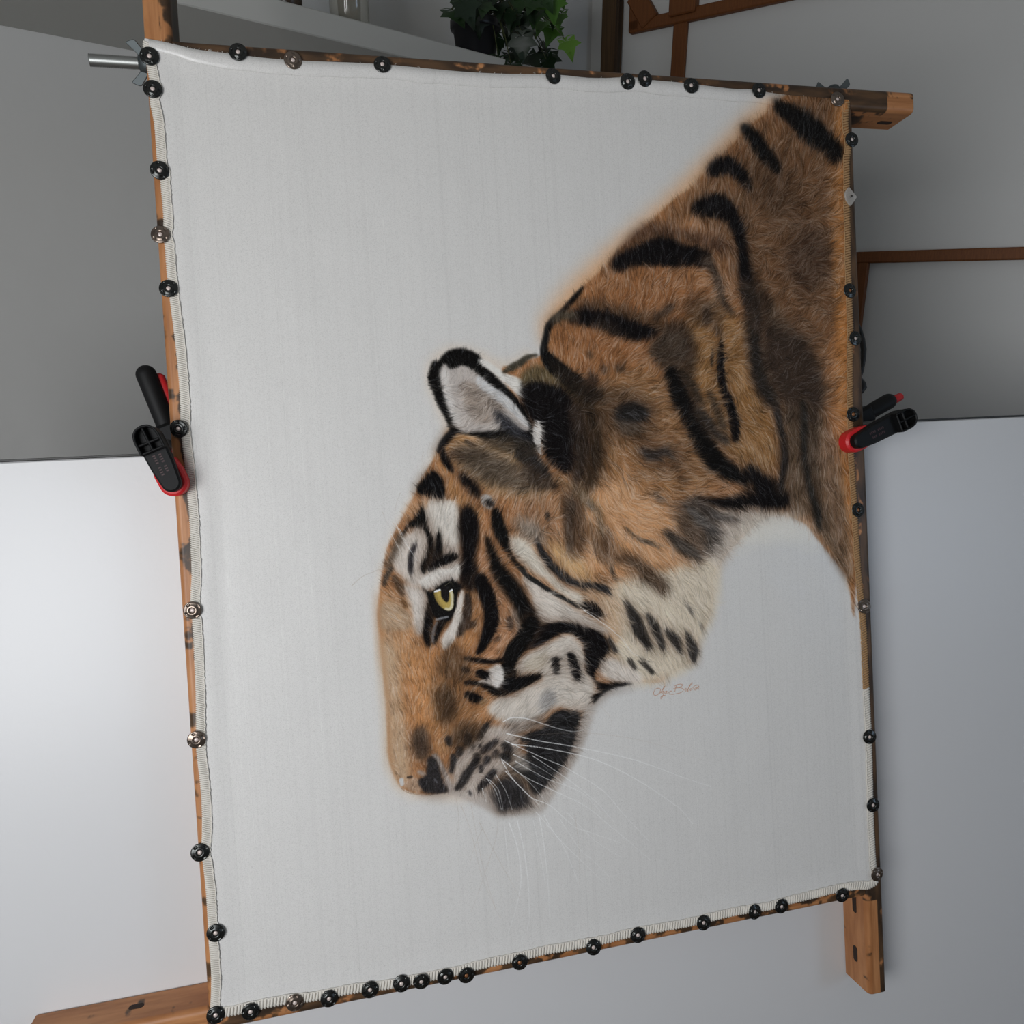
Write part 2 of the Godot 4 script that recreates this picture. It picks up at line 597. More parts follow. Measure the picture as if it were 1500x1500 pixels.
# a sheet of colour, clear so far, that covers the points with a margin; returns [image, place]
func sheet(c: Color, k: int, lo: Vector2, hi: Vector2) -> Array:
	var m := 3.0 + 3.0 * (1 << k)
	var step := 1 << k
	var at := Vector2i(int(floor(lo.x - m)), int(floor(lo.y - m)))
	var w := (int(hi.x + m) - at.x) / step * step + step
	var h := (int(hi.y + m) - at.y) / step * step + step
	var img := Image.create(w, h, false, Image.FORMAT_RGBA8)
	img.fill(Color(c, 0.0))
	return [img, at]

func lay(img: Image, k: int, at: Vector2i) -> void:
	soften(img, k)
	canvas.blend_rect(img, Rect2i(Vector2i.ZERO, img.get_size()), at)

# a patch of paint inside a smooth outline (millimetres)
func area(red: int, green: int, blue: int, k: int, alpha: float, flat: Array) -> void:
	var c := Color8(red, green, blue)
	var p := PackedVector2Array()
	for i in range(0, flat.size(), 2):
		p.append(texel(flat[i], flat[i + 1]))
	var n := p.size()
	var s := PackedVector2Array()
	for i in n:
		for j in 4:
			s.append(p[i].cubic_interpolate(p[(i + 1) % n], p[(i + n - 1) % n], p[(i + 2) % n], j / 4.0))
	var lo := s[0]
	var hi := s[0]
	for v in s:
		lo = lo.min(v)
		hi = hi.max(v)
	var sh := sheet(c, k, lo, hi)
	var img: Image = sh[0]
	var at: Vector2i = sh[1]
	var full := Color(c, alpha)
	n = s.size()
	for y in range(int(lo.y), int(hi.y) + 1):
		var xs := PackedFloat32Array()
		var yc := y + 0.5
		for i in n:
			var a := s[i]
			var b := s[(i + 1) % n]
			if (a.y <= yc) != (b.y <= yc):
				xs.append(a.x + (yc - a.y) / (b.y - a.y) * (b.x - a.x))
		xs.sort()
		for i in range(0, xs.size() - 1, 2):
			var x0 := int(round(xs[i]))
			img.fill_rect(Rect2i(x0 - at.x, y - at.y, int(round(xs[i + 1])) - x0, 1), full)
	lay(img, k, at)

# a brush stroke of changing width along a smooth line (x, y, half width)
func stripe(red: int, green: int, blue: int, k: int, alpha: float, flat: Array) -> void:
	var c := Color8(red, green, blue)
	var p := PackedVector3Array()
	for i in range(0, flat.size(), 3):
		var t := texel(flat[i], flat[i + 1])
		p.append(Vector3(t.x, t.y, flat[i + 2] * TW / (2.0 * HALF_W)))
	var lo := Vector2(1e9, 1e9)
	var hi := -lo
	for v in p:
		lo = lo.min(Vector2(v.x - v.z, v.y - v.z))
		hi = hi.max(Vector2(v.x + v.z, v.y + v.z))
	lo -= Vector2(4, 4)
	hi += Vector2(4, 4)
	var sh := sheet(c, k, lo, hi)
	var img: Image = sh[0]
	var at: Vector2i = sh[1]
	var full := Color(c, alpha)
	var n := p.size()
	for i in maxi(n - 1, 1):
		var a := p[i]
		var b := p[mini(i + 1, n - 1)]
		var steps := maxi(1, int(Vector2(b.x - a.x, b.y - a.y).length() / maxf(0.8, minf(a.z, b.z) * 0.35)))
		for j in steps + 1:
			var q := a.cubic_interpolate(b, p[maxi(i - 1, 0)], p[mini(i + 2, n - 1)], float(j) / steps)
			var r := maxf(q.z, 0.6)
			for y in range(int(floor(q.y - r)), int(ceil(q.y + r)) + 1):
				var e := r * r - (y + 0.5 - q.y) * (y + 0.5 - q.y)
				if e > 0.0:
					var hw := sqrt(e)
					var x0 := int(round(q.x - hw))
					img.fill_rect(Rect2i(x0 - at.x, y - at.y, maxi(1, int(round(q.x + hw)) - x0), 1), full)
	lay(img, k, at)

# one thin tapering hair, drawn on the bytes of the picture
var px: PackedByteArray
func dab(x: float, y: float, flat: bool, r: int, g: int, b: int, al: float) -> void:
	var ix := int(x)
	var iy := int(y)
	if ix < 1 or iy < 1 or ix >= TW - 2 or iy >= TH - 2:
		return
	var fr := (y - iy) if flat else (x - ix)
	var o := (iy * TW + ix) * 4
	var o2 := o + (TW * 4 if flat else 4)
	var a1 := al * (1.0 - fr)
	var a2 := al * fr
	px[o] += int((r - px[o]) * a1)
	px[o + 1] += int((g - px[o + 1]) * a1)
	px[o + 2] += int((b - px[o + 2]) * a1)
	px[o2] += int((r - px[o2]) * a2)
	px[o2 + 1] += int((g - px[o2 + 1]) * a2)
	px[o2 + 2] += int((b - px[o2 + 2]) * a2)

func hair(red: int, green: int, blue: int, w: float, alpha: float, flat: Array, taper := 0.65) -> void:
	var c := Color8(red, green, blue)
	var p := PackedVector2Array()
	for i in range(0, flat.size(), 2):
		p.append(texel(flat[i], flat[i + 1]))
	var n := p.size()
	var wide := w * 1.35
	for i in n - 1:
		var a := p[i]
		var b := p[i + 1]
		var steps := maxi(1, int(a.distance_to(b)))
		for j in steps:
			var t := float(j) / steps
			var q := a.cubic_interpolate(b, p[maxi(i - 1, 0)], p[mini(i + 2, n - 1)], t)
			var along := (i + t) / (n - 1)
			var al := alpha * (1.0 - taper * along) * minf(1.0, wide)
			var is_flat := absf(b.x - a.x) > absf(b.y - a.y)
			dab(q.x, q.y, is_flat, c.r8, c.g8, c.b8, al)
			if wide > 1.0:
				dab(q.x + (0.0 if is_flat else wide - 0.6), q.y + (wide - 0.6 if is_flat else 0.0), is_flat, c.r8, c.g8, c.b8, al * (wide - 1.0) * 1.6)

func comb(X: float, Y: float, dx: float, dy: float, length: float, light: float, spread: float) -> void:
	combs.append([X, Y, dx, dy, length, light, spread])

func paint_under() -> void:
	# everything below is in millimetres on the silk, from its centre
	# airbrushed tan edge of the back, the neck and the nose
	area(240, 180, 125, 5, 0.85, [318.6,514.2, 427.2,522.1, 420.1,385.5, 276.0,355.9, 140.2,269.6, 38.2,195.8, -3.7,212.8, -6.4,237.2, 25.8,277.7, 90.0,331.6, 165.3,391.4, 243.6,461.7, 288.8,502.3])
	area(234, 214, 192, 4, 0.60, [-21.5,196.9, -55.4,189.5, -87.3,204.5, -119.3,209.7, -144.1,195.2, -150.5,167.8, -135.0,112.1, -151.2,81.2, -177.8,35.3, -199.7,-2.6, -218.2,-48.3, -225.8,-94.7, -226.0,-157.7, -223.9,-221.3, -226.4,-260.7, -212.0,-304.3, -168.5,-318.9, -119.1,-308.5, -106.5,-106.2, -96.6,54.5])
	# the coat, large patches
	area(174, 120, 78, 2, 1.00, [427.0,518.6, 318.4,510.7, 305.0,498.0, 283.0,483.1, 257.7,458.1, 227.8,431.4, 213.0,418.1, 196.2,400.7, 174.3,387.5, 145.5,363.3, 117.2,340.3, 93.8,320.9, 75.0,300.9, 52.0,281.9, 33.7,265.5, 15.3,245.2, 1.8,233.1, -3.3,219.3, -6.9,200.7, -17.5,193.6, -32.0,190.6, -47.4,184.5, -60.2,177.5, -43.2,116.5, -93.6,102.4, -122.4,108.4, -129.9,103.2, -141.3,87.0, -150.1,74.8, -164.9,53.5, -171.3,39.6, -180.1,23.6, -189.6,10.1, -197.4,-2.7, -206.3,-19.4, -212.3,-40.9, -216.4,-56.3, -220.2,-79.5, -223.0,-98.9, -221.9,-118.7, -221.6,-138.4, -221.3,-156.6, -220.3,-178.1, -219.8,-205.9, -221.0,-237.5, -221.5,-257.4, -218.7,-273.7, -214.1,-287.9, -207.0,-300.2, -195.6,-306.7, -176.0,-311.3, -155.9,-311.1, -142.3,-313.2, -128.3,-325.1, -110.2,-326.2, -95.4,-341.7, -71.5,-348.8, -46.1,-349.4, -35.2,-339.4, -23.0,-322.8, -6.0,-300.0, 5.4,-284.7, 12.4,-268.8, 18.6,-254.4, 26.6,-236.8, 30.6,-228.9, 40.2,-217.4, 53.9,-210.5, 85.4,-209.1, 117.1,-213.7, 136.2,-202.9, 150.5,-196.7, 166.8,-189.0, 173.0,-163.5, 186.2,-147.4, 197.3,-118.0, 197.5,-96.2, 202.1,-83.5, 212.4,-68.6, 226.7,-53.2, 244.8,-38.7, 267.1,-22.7, 290.1,-16.3, 312.7,-19.6, 334.3,-30.0, 351.4,-51.0, 370.6,-75.0, 392.0,-101.2, 403.7,-116.8])
	area(110, 77, 52, 5, 0.90, [312.7,495.0, 423.4,509.6, 404.5,242.8, 325.9,190.6, 269.9,243.6, 218.9,354.8, 212.3,405.4])
	area(133, 93, 61, 4, 0.80, [242.0,431.9, 282.1,467.7, 312.2,486.3, 331.4,478.6, 289.9,433.7, 258.7,389.8, 172.4,353.8, 116.0,319.5, 89.0,315.1, 145.2,357.5])
	area(189, 124, 67, 4, 0.90, [405.5,517.4, 430.1,518.7, 421.9,278.6, 415.9,80.7, 406.1,-109.7, 390.5,-90.2, 386.2,27.9, 390.7,153.6, 393.1,278.5, 397.5,402.6])
	area(155, 101, 61, 5, 0.80, [14.8,237.0, 87.8,294.4, 178.2,295.0, 222.1,243.9, 173.5,210.3, 133.9,160.4, 62.4,162.2, 20.5,187.9, 1.4,212.8])
	area(154, 110, 65, 4, 0.90, [164.2,210.5, 213.6,261.1, 255.0,235.1, 266.1,174.3, 292.5,121.1, 298.6,50.4, 259.0,43.7, 222.1,71.6, 187.3,124.7, 170.6,159.4])
	area(154, 111, 71, 5, 0.80, [62.4,162.2, 134.9,177.2, 168.7,125.4, 210.7,37.6, 181.5,21.9, 98.1,10.0, 55.6,46.1])
	area(113, 80, 52, 4, 0.80, [35.3,146.5, 70.8,153.7, 76.2,95.2, 55.6,46.1, 28.5,31.0, 17.0,56.5])
	area(74, 60, 49, 4, 0.90, [277.7,208.8, 307.6,218.9, 336.8,208.0, 355.9,190.0, 366.7,163.1, 369.1,131.9, 352.0,114.6, 332.5,126.8, 308.0,133.8, 289.3,151.9, 277.8,174.0])
	area(88, 70, 55, 4, 0.80, [264.6,235.0, 300.1,260.9, 327.8,225.7, 345.9,190.2, 284.6,156.4, 271.9,191.5])
	area(116, 93, 72, 4, 0.95, [312.7,129.2, 362.3,118.7, 384.1,46.1, 393.7,-26.8, 397.8,-109.0, 367.8,-70.2, 344.7,-23.5, 314.9,-17.1, 301.6,14.8, 309.9,76.4])
	area(144, 111, 84, 4, 0.70, [345.3,83.7, 385.9,82.0, 395.8,-27.0, 399.9,-109.2, 373.8,-52.6, 356.7,11.6])
	area(213, 202, 189, 4, 0.95, [199.1,-0.7, 237.3,-0.6, 295.4,-9.6, 319.6,-21.8, 264.7,-31.4, 234.5,-51.1, 213.9,-75.8, 194.0,-91.5, 176.2,-72.7, 187.5,-38.9])
	area(245, 239, 224, 5, 0.70, [255.5,-21.9, 309.8,-18.5, 339.1,-33.9, 353.0,-60.1, 303.3,-47.4, 244.1,-51.8, 224.2,-63.5])
	area(222, 165, 115, 5, 0.90, [2.6,32.5, 73.3,45.1, 143.5,7.1, 178.1,-38.2, 157.1,-79.7, 83.8,-82.0, 14.4,-59.4, -17.4,-15.6])
	area(232, 218, 194, 4, 1.00, [46.8,-104.1, 65.6,-85.6, 93.0,-78.6, 129.6,-75.7, 167.1,-67.6, 204.8,-68.0, 209.2,-92.8, 203.8,-120.3, 193.9,-143.8, 183.5,-160.3, 175.0,-178.5, 166.4,-196.8, 142.4,-208.0, 112.5,-214.0, 80.7,-212.0, 59.1,-198.4, 42.1,-183.7, 44.6,-171.3, 55.1,-159.8, 62.0,-147.8, 54.4,-125.9])
	area(217, 181, 144, 4, 0.80, [12.9,-84.3, 48.3,-79.0, 69.4,-97.7, 76.3,-132.3, 66.0,-156.7, 56.8,-160.0, 44.8,-137.6, 28.3,-119.2])
	area(186, 144, 103, 3, 0.60, [18.4,-139.1, 51.9,-138.3, 65.0,-173.6, 85.9,-201.5, 59.3,-194.2, 42.9,-171.1])
	area(223, 179, 124, 4, 0.90, [-17.9,-23.8, 7.3,-33.9, 31.8,-60.9, 39.5,-78.2, 13.5,-74.3, -6.8,-53.6])
	area(229, 219, 208, 3, 1.00, [42.5,-177.9, 56.0,-174.3, 77.6,-187.7, 94.9,-202.5, 89.9,-210.5, 67.5,-207.9, 49.9,-202.4, 39.9,-191.9])
	area(86, 68, 49, 4, 0.70, [19.0,163.4, 44.0,146.2, 49.8,96.3, 44.1,30.1, 26.5,-2.1, 19.8,31.5, 27.1,80.8])
	area(154, 111, 78, 4, 0.90, [-43.9,35.3, -14.2,37.6, -2.9,12.2, -0.8,-25.1, -17.9,-23.8, -38.3,-10.0, -51.5,7.2])
	area(145, 139, 130, 4, 0.80, [-56.8,3.5, -29.4,-2.4, -17.9,-23.8, -26.9,-31.4, -47.4,-21.6])
	area(179, 145, 104, 4, 0.80, [-121.9,103.6, -60.8,101.0, -21.4,58.5, -5.9,33.0, -48.6,27.4, -89.4,38.0, -118.7,63.7, -131.1,84.2])
	area(126, 112, 97, 4, 0.70, [-126.9,88.0, -94.4,90.4, -46.1,67.9, -14.2,37.6, -47.9,39.6, -96.6,54.5])
	area(209, 155, 100, 3, 0.90, [-125.3,113.3, -93.6,102.4, -102.3,93.2, -122.6,91.7, -135.0,86.7, -132.5,100.1])
	area(194, 138, 88, 3, 0.90, [-144.7,84.8, -135.5,78.8, -122.5,55.9, -106.4,26.9, -91.4,5.8, -107.7,6.9, -121.5,19.9, -134.4,32.6, -135.3,56.6, -144.3,65.0])
	area(190, 143, 102, 4, 1.00, [-218.1,-71.8, -203.9,-66.8, -185.3,-82.7, -181.6,-122.8, -173.1,-139.7, -183.0,-170.5, -214.2,-166.9, -221.9,-118.7])
	area(172, 151, 126, 3, 0.70, [-219.9,-87.4, -204.8,-80.9, -186.3,-98.5, -184.2,-114.6, -207.0,-116.3, -220.6,-110.9])
	area(197, 169, 138, 4, 0.90, [-220.9,-126.7, -200.5,-136.7, -199.6,-208.4, -196.4,-256.8, -198.9,-296.6, -212.7,-290.5, -220.2,-261.5, -219.8,-205.9])
	area(194, 136, 86, 5, 0.90, [-196.1,-129.3, -157.8,-149.3, -118.2,-161.7, -95.2,-188.8, -101.8,-228.9, -123.2,-242.5, -164.3,-253.2, -194.4,-225.1, -197.6,-176.8])
	area(145, 102, 66, 4, 0.70, [-157.3,-141.3, -118.7,-169.8, -108.4,-203.6, -122.7,-234.4, -155.4,-238.2, -160.8,-197.2])
	area(119, 88, 59, 4, 0.70, [-163.5,-188.8, -144.6,-195.1, -139.9,-224.0, -159.0,-231.3, -166.6,-212.6])
	area(118, 97, 79, 3, 0.80, [-190.3,-235.2, -177.3,-231.3, -173.9,-251.9, -176.4,-267.7, -187.6,-267.7, -191.4,-253.5])
	area(144, 105, 71, 4, 0.80, [-138.9,-233.9, -114.4,-233.8, -111.2,-248.1, -124.2,-258.7, -148.5,-257.0, -151.8,-245.2])
	area(187, 139, 96, 3, 0.80, [-164.1,-249.2, -151.9,-246.8, -145.6,-262.2, -157.1,-266.3, -164.8,-261.2])
	area(211, 200, 189, 3, 1.00, [-189.9,-7.2, -176.2,-0.3, -158.4,30.2, -142.4,31.5, -124.3,25.6, -121.1,-0.2, -122.6,-24.1, -125.1,-64.1, -136.7,-69.5, -152.9,-71.3, -168.7,-69.9, -184.2,-65.4, -192.9,-54.3, -200.2,-45.8, -203.8,-29.8])
	area(228, 222, 212, 3, 1.00, [-160.9,29.5, -146.5,31.0, -134.6,28.7, -126.0,25.7, -122.5,15.9, -121.9,-0.1, -122.1,-16.1, -127.4,-23.8, -137.6,-19.0, -149.1,-10.2, -156.2,2.3, -159.4,14.4])
	area(197, 149, 108, 3, 0.90, [-179.9,27.6, -168.3,36.3, -155.7,35.5, -158.8,24.6, -169.5,17.4, -179.4,10.2, -189.2,4.5])
	area(219, 211, 202, 3, 1.00, [-193.5,-63.0, -180.3,-65.7, -167.3,-72.4, -161.7,-84.9, -161.7,-96.9, -166.5,-110.0, -170.4,-120.8, -177.7,-124.8, -181.9,-116.4, -183.4,-102.7, -185.6,-86.7, -189.5,-74.4])
	area(229, 220, 204, 3, 1.00, [-64.1,-20.4, -55.5,-17.0, -44.9,-21.8, -35.3,-30.7, -27.6,-43.7, -15.9,-61.1, -3.8,-74.5, 8.5,-85.6, 21.1,-93.4, 25.6,-106.3, 20.0,-112.5, 10.2,-100.7, -4.7,-89.4, -20.9,-73.1, -37.2,-61.8, -53.1,-45.7, -62.3,-32.8])
	area(224, 214, 202, 3, 1.00, [-49.1,-64.1, -33.6,-72.0, -17.3,-85.8, -0.9,-98.0, 15.7,-111.3, 28.3,-119.2, 45.1,-133.4, 57.8,-144.0, 44.3,-146.0, 27.2,-137.5, 10.2,-129.9, -11.1,-125.3, -28.4,-127.8, -38.6,-126.7, -40.1,-110.1, -43.3,-93.3, -51.7,-78.6])
	area(219, 210, 198, 3, 1.00, [-67.6,-173.9, -55.9,-162.0, -42.9,-156.0, -25.5,-149.6, -12.3,-144.3, -0.8,-140.5, 11.0,-145.1, 20.0,-156.1, 23.5,-170.7, 22.6,-185.8, 29.1,-194.9, 34.5,-208.2, 31.0,-222.2, 23.4,-232.2, 12.6,-236.8, -4.5,-231.3, -20.0,-229.3, -34.9,-235.8, -48.0,-239.9, -60.8,-242.4, -77.5,-240.2, -91.3,-234.3, -102.2,-222.3, -96.6,-211.5, -83.8,-206.5, -72.9,-206.2, -58.2,-199.7, -41.0,-195.1, -32.0,-187.9, -48.7,-181.8, -61.5,-184.5])
	area(147, 146, 146, 3, 0.70, [-28.8,-204.9, -16.4,-213.1, -19.8,-226.8, -34.8,-233.3, -40.0,-220.2])
	area(182, 166, 140, 3, 0.50, [-52.1,-169.1, -26.1,-159.5, -27.1,-176.0, -53.1,-185.5])
	area(135, 131, 127, 4, 0.90, [-85.8,-239.2, -56.4,-238.8, -30.8,-238.0, -31.4,-247.9, -57.4,-255.3, -78.8,-260.7])
	area(197, 186, 177, 3, 1.00, [-155.2,-299.8, -119.1,-308.5, -88.6,-325.4, -89.9,-347.5, -120.6,-332.9, -142.6,-318.8, -156.0,-311.9])
	area(203, 192, 182, 3, 1.00, [-148.3,-279.7, -139.5,-268.8, -125.8,-258.4, -113.9,-251.9, -102.5,-240.3, -86.0,-243.3, -74.1,-253.1, -64.8,-266.7, -68.9,-278.6, -78.1,-291.4, -89.7,-302.9, -101.0,-311.1, -109.7,-318.1, -120.1,-324.7, -132.2,-321.2, -142.4,-314.8, -148.2,-304.1])
	area(195, 187, 179, 3, 1.00, [18.2,-230.7, 33.3,-229.2, 23.7,-257.6, 11.5,-285.5, -2.8,-305.5, -20.7,-328.1, -34.6,-344.5, -48.1,-355.0, -96.6,-348.1, -113.6,-327.4, -86.7,-321.6, -44.3,-319.6, -7.6,-282.9, 10.0,-251.6])
	area(114, 106, 97, 4, 0.90, [-80.0,-281.2, -62.8,-275.3, -48.0,-310.7, -53.5,-330.7, -69.5,-315.8, -90.1,-308.6])
	area(196, 187, 180, 2, 1.00, [-171.5,-265.9, -165.1,-266.0, -159.4,-276.5, -154.5,-288.6, -150.5,-302.2, -150.3,-312.0, -155.8,-309.5, -159.0,-296.0, -163.8,-282.4])
	area(189, 132, 84, 3, 1.00, [-120.9,-74.1, -112.7,-73.2, -105.1,-83.6, -102.8,-98.4, -103.8,-114.6, -108.0,-130.4, -117.1,-144.0, -129.4,-145.9, -134.5,-137.3, -130.1,-118.4, -125.6,-97.9, -124.7,-83.5])
	area(193, 138, 97, 3, 1.00, [-103.8,-35.2, -97.9,-32.5, -90.0,-38.7, -85.0,-51.3, -81.1,-67.9, -76.3,-84.6, -68.6,-95.1, -60.9,-104.8, -52.3,-115.5, -48.0,-128.3, -52.0,-139.4, -63.3,-144.8, -72.0,-150.4, -81.2,-164.2, -93.7,-164.5, -104.8,-158.3, -95.7,-143.8, -86.5,-128.5, -84.4,-108.3, -87.5,-91.7, -94.5,-70.8, -101.7,-54.0])
	area(190, 179, 167, 3, 0.90, [-66.5,-101.8, -58.5,-106.7, -50.7,-118.1, -48.1,-129.9, -53.7,-139.2, -63.2,-143.2, -59.7,-127.1, -64.0,-114.4])
	area(197, 138, 92, 3, 0.90, [-100.1,-1.6, -90.2,-0.7, -83.1,-19.0, -73.6,-40.0, -66.0,-52.9, -54.3,-66.1, -42.9,-86.0, -38.3,-108.6, -44.5,-112.1, -55.5,-86.5, -67.0,-69.1, -80.4,-55.7, -90.7,-36.3, -99.7,-21.8])
	# ear
	area(16, 15, 14, 2, 1.00, [-125.4,111.7, -130.9,126.2, -138.7,142.3, -143.3,157.4, -148.0,170.1, -145.7,181.9, -141.1,192.0, -134.7,191.9, -128.7,198.8, -121.2,204.2, -109.8,206.4, -98.7,204.6, -88.4,199.7, -83.1,193.2, -75.6,181.9, -66.4,172.1, -55.5,159.7, -43.8,147.3, -36.9,137.3, -29.4,122.5, -24.5,106.0, -19.2,81.3, -28.2,87.4, -93.6,102.4, -119.2,108.3])
	area(195, 186, 179, 2, 1.00, [-133.2,179.2, -127.0,188.6, -122.5,182.9, -114.4,184.3, -106.2,186.5, -96.8,182.4, -85.2,172.5, -73.6,161.8, -59.3,151.8, -48.4,140.9, -40.6,131.0, -33.8,119.4, -30.1,111.1, -33.7,106.4, -47.9,107.0, -64.4,109.2, -89.1,108.6, -105.5,107.7, -117.4,111.4, -121.5,123.5, -126.9,139.5, -131.3,157.9])
	area(142, 126, 113, 3, 0.80, [-109.1,166.8, -89.8,164.7, -70.0,153.7, -58.8,133.2, -71.9,121.6, -92.6,118.4, -104.1,130.8, -108.7,146.9])
	area(226, 222, 217, 3, 0.90, [-132.4,178.4, -124.1,183.0, -124.0,159.2, -117.5,135.3, -112.4,114.4, -118.9,113.1, -124.2,130.7, -129.3,151.5])
	area(221, 224, 226, 2, 0.80, [-89.2,174.2, -73.6,161.8, -59.3,151.8, -46.8,139.3, -37.6,126.0, -30.0,112.7, -36.6,114.6, -49.2,128.0, -62.6,139.8, -77.5,151.5, -90.0,161.5])
	area(44, 44, 48, 3, 1.00, [-73.6,135.3, -63.2,130.2, -51.3,120.0, -40.2,109.9, -29.9,99.7, -24.8,86.4, -30.4,77.7, -44.8,90.6, -56.5,104.1, -68.2,115.8])
	area(236, 232, 224, 2, 1.00, [-88.0,192.5, -78.3,192.3, -68.0,184.9, -56.2,176.6, -44.0,172.3, -35.9,167.3, -33.1,158.3, -38.8,147.1, -47.5,154.6, -58.5,166.2, -70.9,177.8, -82.0,185.2])
	stripe(63, 58, 47, 2, 1.00, [-57.8,177.5,1.63, -47.5,182.9,4.09, -37.2,187.5,4.11, -28.4,193.8,3.30, -16.5,196.8,1.66])
	area(17, 15, 15, 3, 1.00, [-37.0,163.2, -27.4,169.5, -14.9,167.5, 0.2,163.9, 14.3,157.0, 24.8,145.2, 30.6,126.0, 32.0,105.3, 29.0,84.0, 24.3,62.7, 16.8,53.2, 5.7,55.4, -2.5,61.6, -12.1,72.8, -16.9,91.0, -20.3,105.8, -26.4,115.8, -34.1,127.5, -39.9,143.1])
	area(98, 86, 60, 3, 0.90, [-38.1,173.0, -26.6,182.4, -13.8,184.6, -0.5,181.0, 12.7,172.6, 25.8,160.7, 35.1,142.4, 26.8,148.4, 10.2,158.7, -6.6,164.1, -23.4,165.3, -35.4,162.4])
	stripe(17, 16, 15, 2, 1.00, [47.4,277.8,1.27, 35.4,264.7,3.36, 24.4,253.3,3.35, 13.4,241.9,4.18, 1.8,232.3,4.16, -3.4,216.9,4.15, -6.9,200.7,4.98, -0.0,188.4,9.16, 12.9,175.8,10.05, 31.9,163.0,9.28, 51.3,151.0,7.66, 59.7,145.7,5.12])
	area(221, 217, 211, 1, 1.00, [-24.0,114.1, -18.6,118.8, -15.7,111.4, -15.6,99.1, -18.0,87.0, -16.0,77.9, -21.8,81.4, -26.0,95.5, -26.2,106.1])
	area(42, 39, 37, 3, 1.00, [-51.4,90.9, -36.2,93.5, -26.5,87.3, -20.4,76.4, -12.5,66.2, -5.6,52.7, -7.8,44.6, -17.8,48.5, -30.1,54.9, -42.0,67.7, -52.2,78.0])
	# head stripes and spots
	stripe(95, 69, 50, 4, 0.50, [-120.6,111.5,6.59, -129.1,103.1,7.57, -136.0,95.5,6.56, -141.3,87.0,4.56])
	stripe(16, 14, 14, 2, 1.00, [-120.6,111.5,3.99, -129.1,103.1,4.78, -136.0,95.5,3.97, -141.3,87.0,2.38])
	stripe(95, 69, 50, 4, 0.50, [-135.8,86.8,5.57, -133.2,76.3,7.57, -126.8,64.1,4.59])
	stripe(16, 14, 14, 2, 1.00, [-135.8,86.8,3.18, -133.2,76.3,4.78, -126.8,64.1,2.40])
	area(87, 64, 47, 4, 0.55, [-150.6,69.3, -142.9,66.3, -135.1,57.2, -132.9,43.9, -134.8,30.7, -145.1,29.6, -160.1,33.1, -171.7,39.6, -171.4,49.1, -163.7,59.0])
	area(15, 14, 14, 2, 1.00, [-150.7,65.3, -144.5,62.6, -138.6,55.2, -136.8,44.7, -137.5,33.6, -146.3,33.4, -158.0,36.5, -168.0,41.0, -167.5,48.9, -160.7,56.4])
	stripe(96, 69, 50, 4, 0.50, [-123.9,83.8,7.59, -114.4,81.8,7.62])
	stripe(75, 55, 40, 3, 1.00, [-123.9,83.8,4.79, -114.4,81.8,4.81])
	stripe(73, 56, 42, 2, 1.00, [-107.7,98.2,2.41, -100.7,93.9,2.42])
	stripe(84, 60, 44, 2, 1.00, [-102.8,85.2,2.42, -99.6,84.3,2.42])
	area(89, 65, 48, 4, 0.55, [-121.3,65.2, -112.2,63.0, -101.4,56.8, -91.9,40.9, -92.3,27.8, -100.8,28.4, -111.5,36.4, -120.8,52.3])
	area(16, 14, 14, 3, 1.00, [-118.8,62.1, -110.9,59.2, -103.2,53.2, -95.7,42.3, -94.8,31.0, -102.0,32.3, -109.7,40.0, -117.1,50.8])
	area(191, 190, 187, 2, 1.00, [-94.7,31.8, -84.7,34.4, -78.7,25.2, -82.5,16.5, -92.1,20.4])
	stripe(96, 70, 51, 4, 0.50, [-86.9,24.9,6.71, -81.3,22.9,5.70])
	stripe(39, 36, 35, 2, 1.00, [-86.9,24.9,4.06, -81.3,22.9,3.26])
	area(87, 63, 47, 4, 0.55, [-194.0,-8.4, -186.8,4.9, -171.1,18.3, -162.9,29.5, -159.2,23.3, -156.0,7.0, -155.3,-8.9, -159.7,-4.5, -169.4,-2.9, -183.5,-1.0, -189.9,-8.1])
	area(15, 14, 13, 2, 1.00, [-190.6,-6.4, -182.9,4.9, -171.3,14.4, -164.2,25.8, -161.4,20.1, -159.9,6.5, -158.4,-6.3, -162.8,-2.0, -170.6,0.9, -180.0,0.7, -186.7,-5.9])
	stripe(82, 69, 57, 3, 1.00, [-190.7,-7.2,3.91, -196.1,-18.6,3.91, -201.5,-30.0,3.90, -207.7,-41.3,3.12])
	stripe(94, 68, 49, 4, 0.50, [-161.2,-1.4,4.55, -157.2,-13.6,5.55, -156.2,-23.2,6.55, -159.3,-34.1,7.54, -165.5,-44.7,7.52, -167.5,-50.9,4.55])
	stripe(15, 14, 13, 2, 1.00, [-161.2,-1.4,2.37, -157.2,-13.6,3.17, -156.2,-23.2,3.97, -159.3,-34.1,4.76, -165.5,-44.7,4.75, -167.5,-50.9,2.37])
	stripe(44, 41, 43, 2, 1.00, [-175.8,-20.1,3.15, -180.5,-31.6,3.15, -182.0,-43.4,3.15, -181.8,-52.1,1.57])
	stripe(94, 68, 49, 4, 0.50, [-147.4,-9.5,5.57, -147.4,-22.3,6.57, -149.8,-34.0,8.56, -153.6,-44.1,8.55, -159.4,-48.4,5.56])
	stripe(15, 14, 14, 2, 1.00, [-147.4,-9.5,3.18, -147.4,-22.3,3.98, -149.8,-34.0,5.57, -153.6,-44.1,5.57, -159.4,-48.4,3.18])
	stripe(95, 69, 50, 4, 0.50, [-151.1,-42.7,6.57, -138.8,-38.1,8.60, -129.0,-35.7,6.62])
	stripe(15, 14, 14, 2, 1.00, [-151.1,-42.7,3.98, -138.8,-38.1,5.60, -129.0,-35.7,4.01])
	stripe(70, 60, 51, 2, 1.00, [-203.9,-43.9,3.12, -209.9,-52.9,3.12, -212.8,-61.3,2.33])
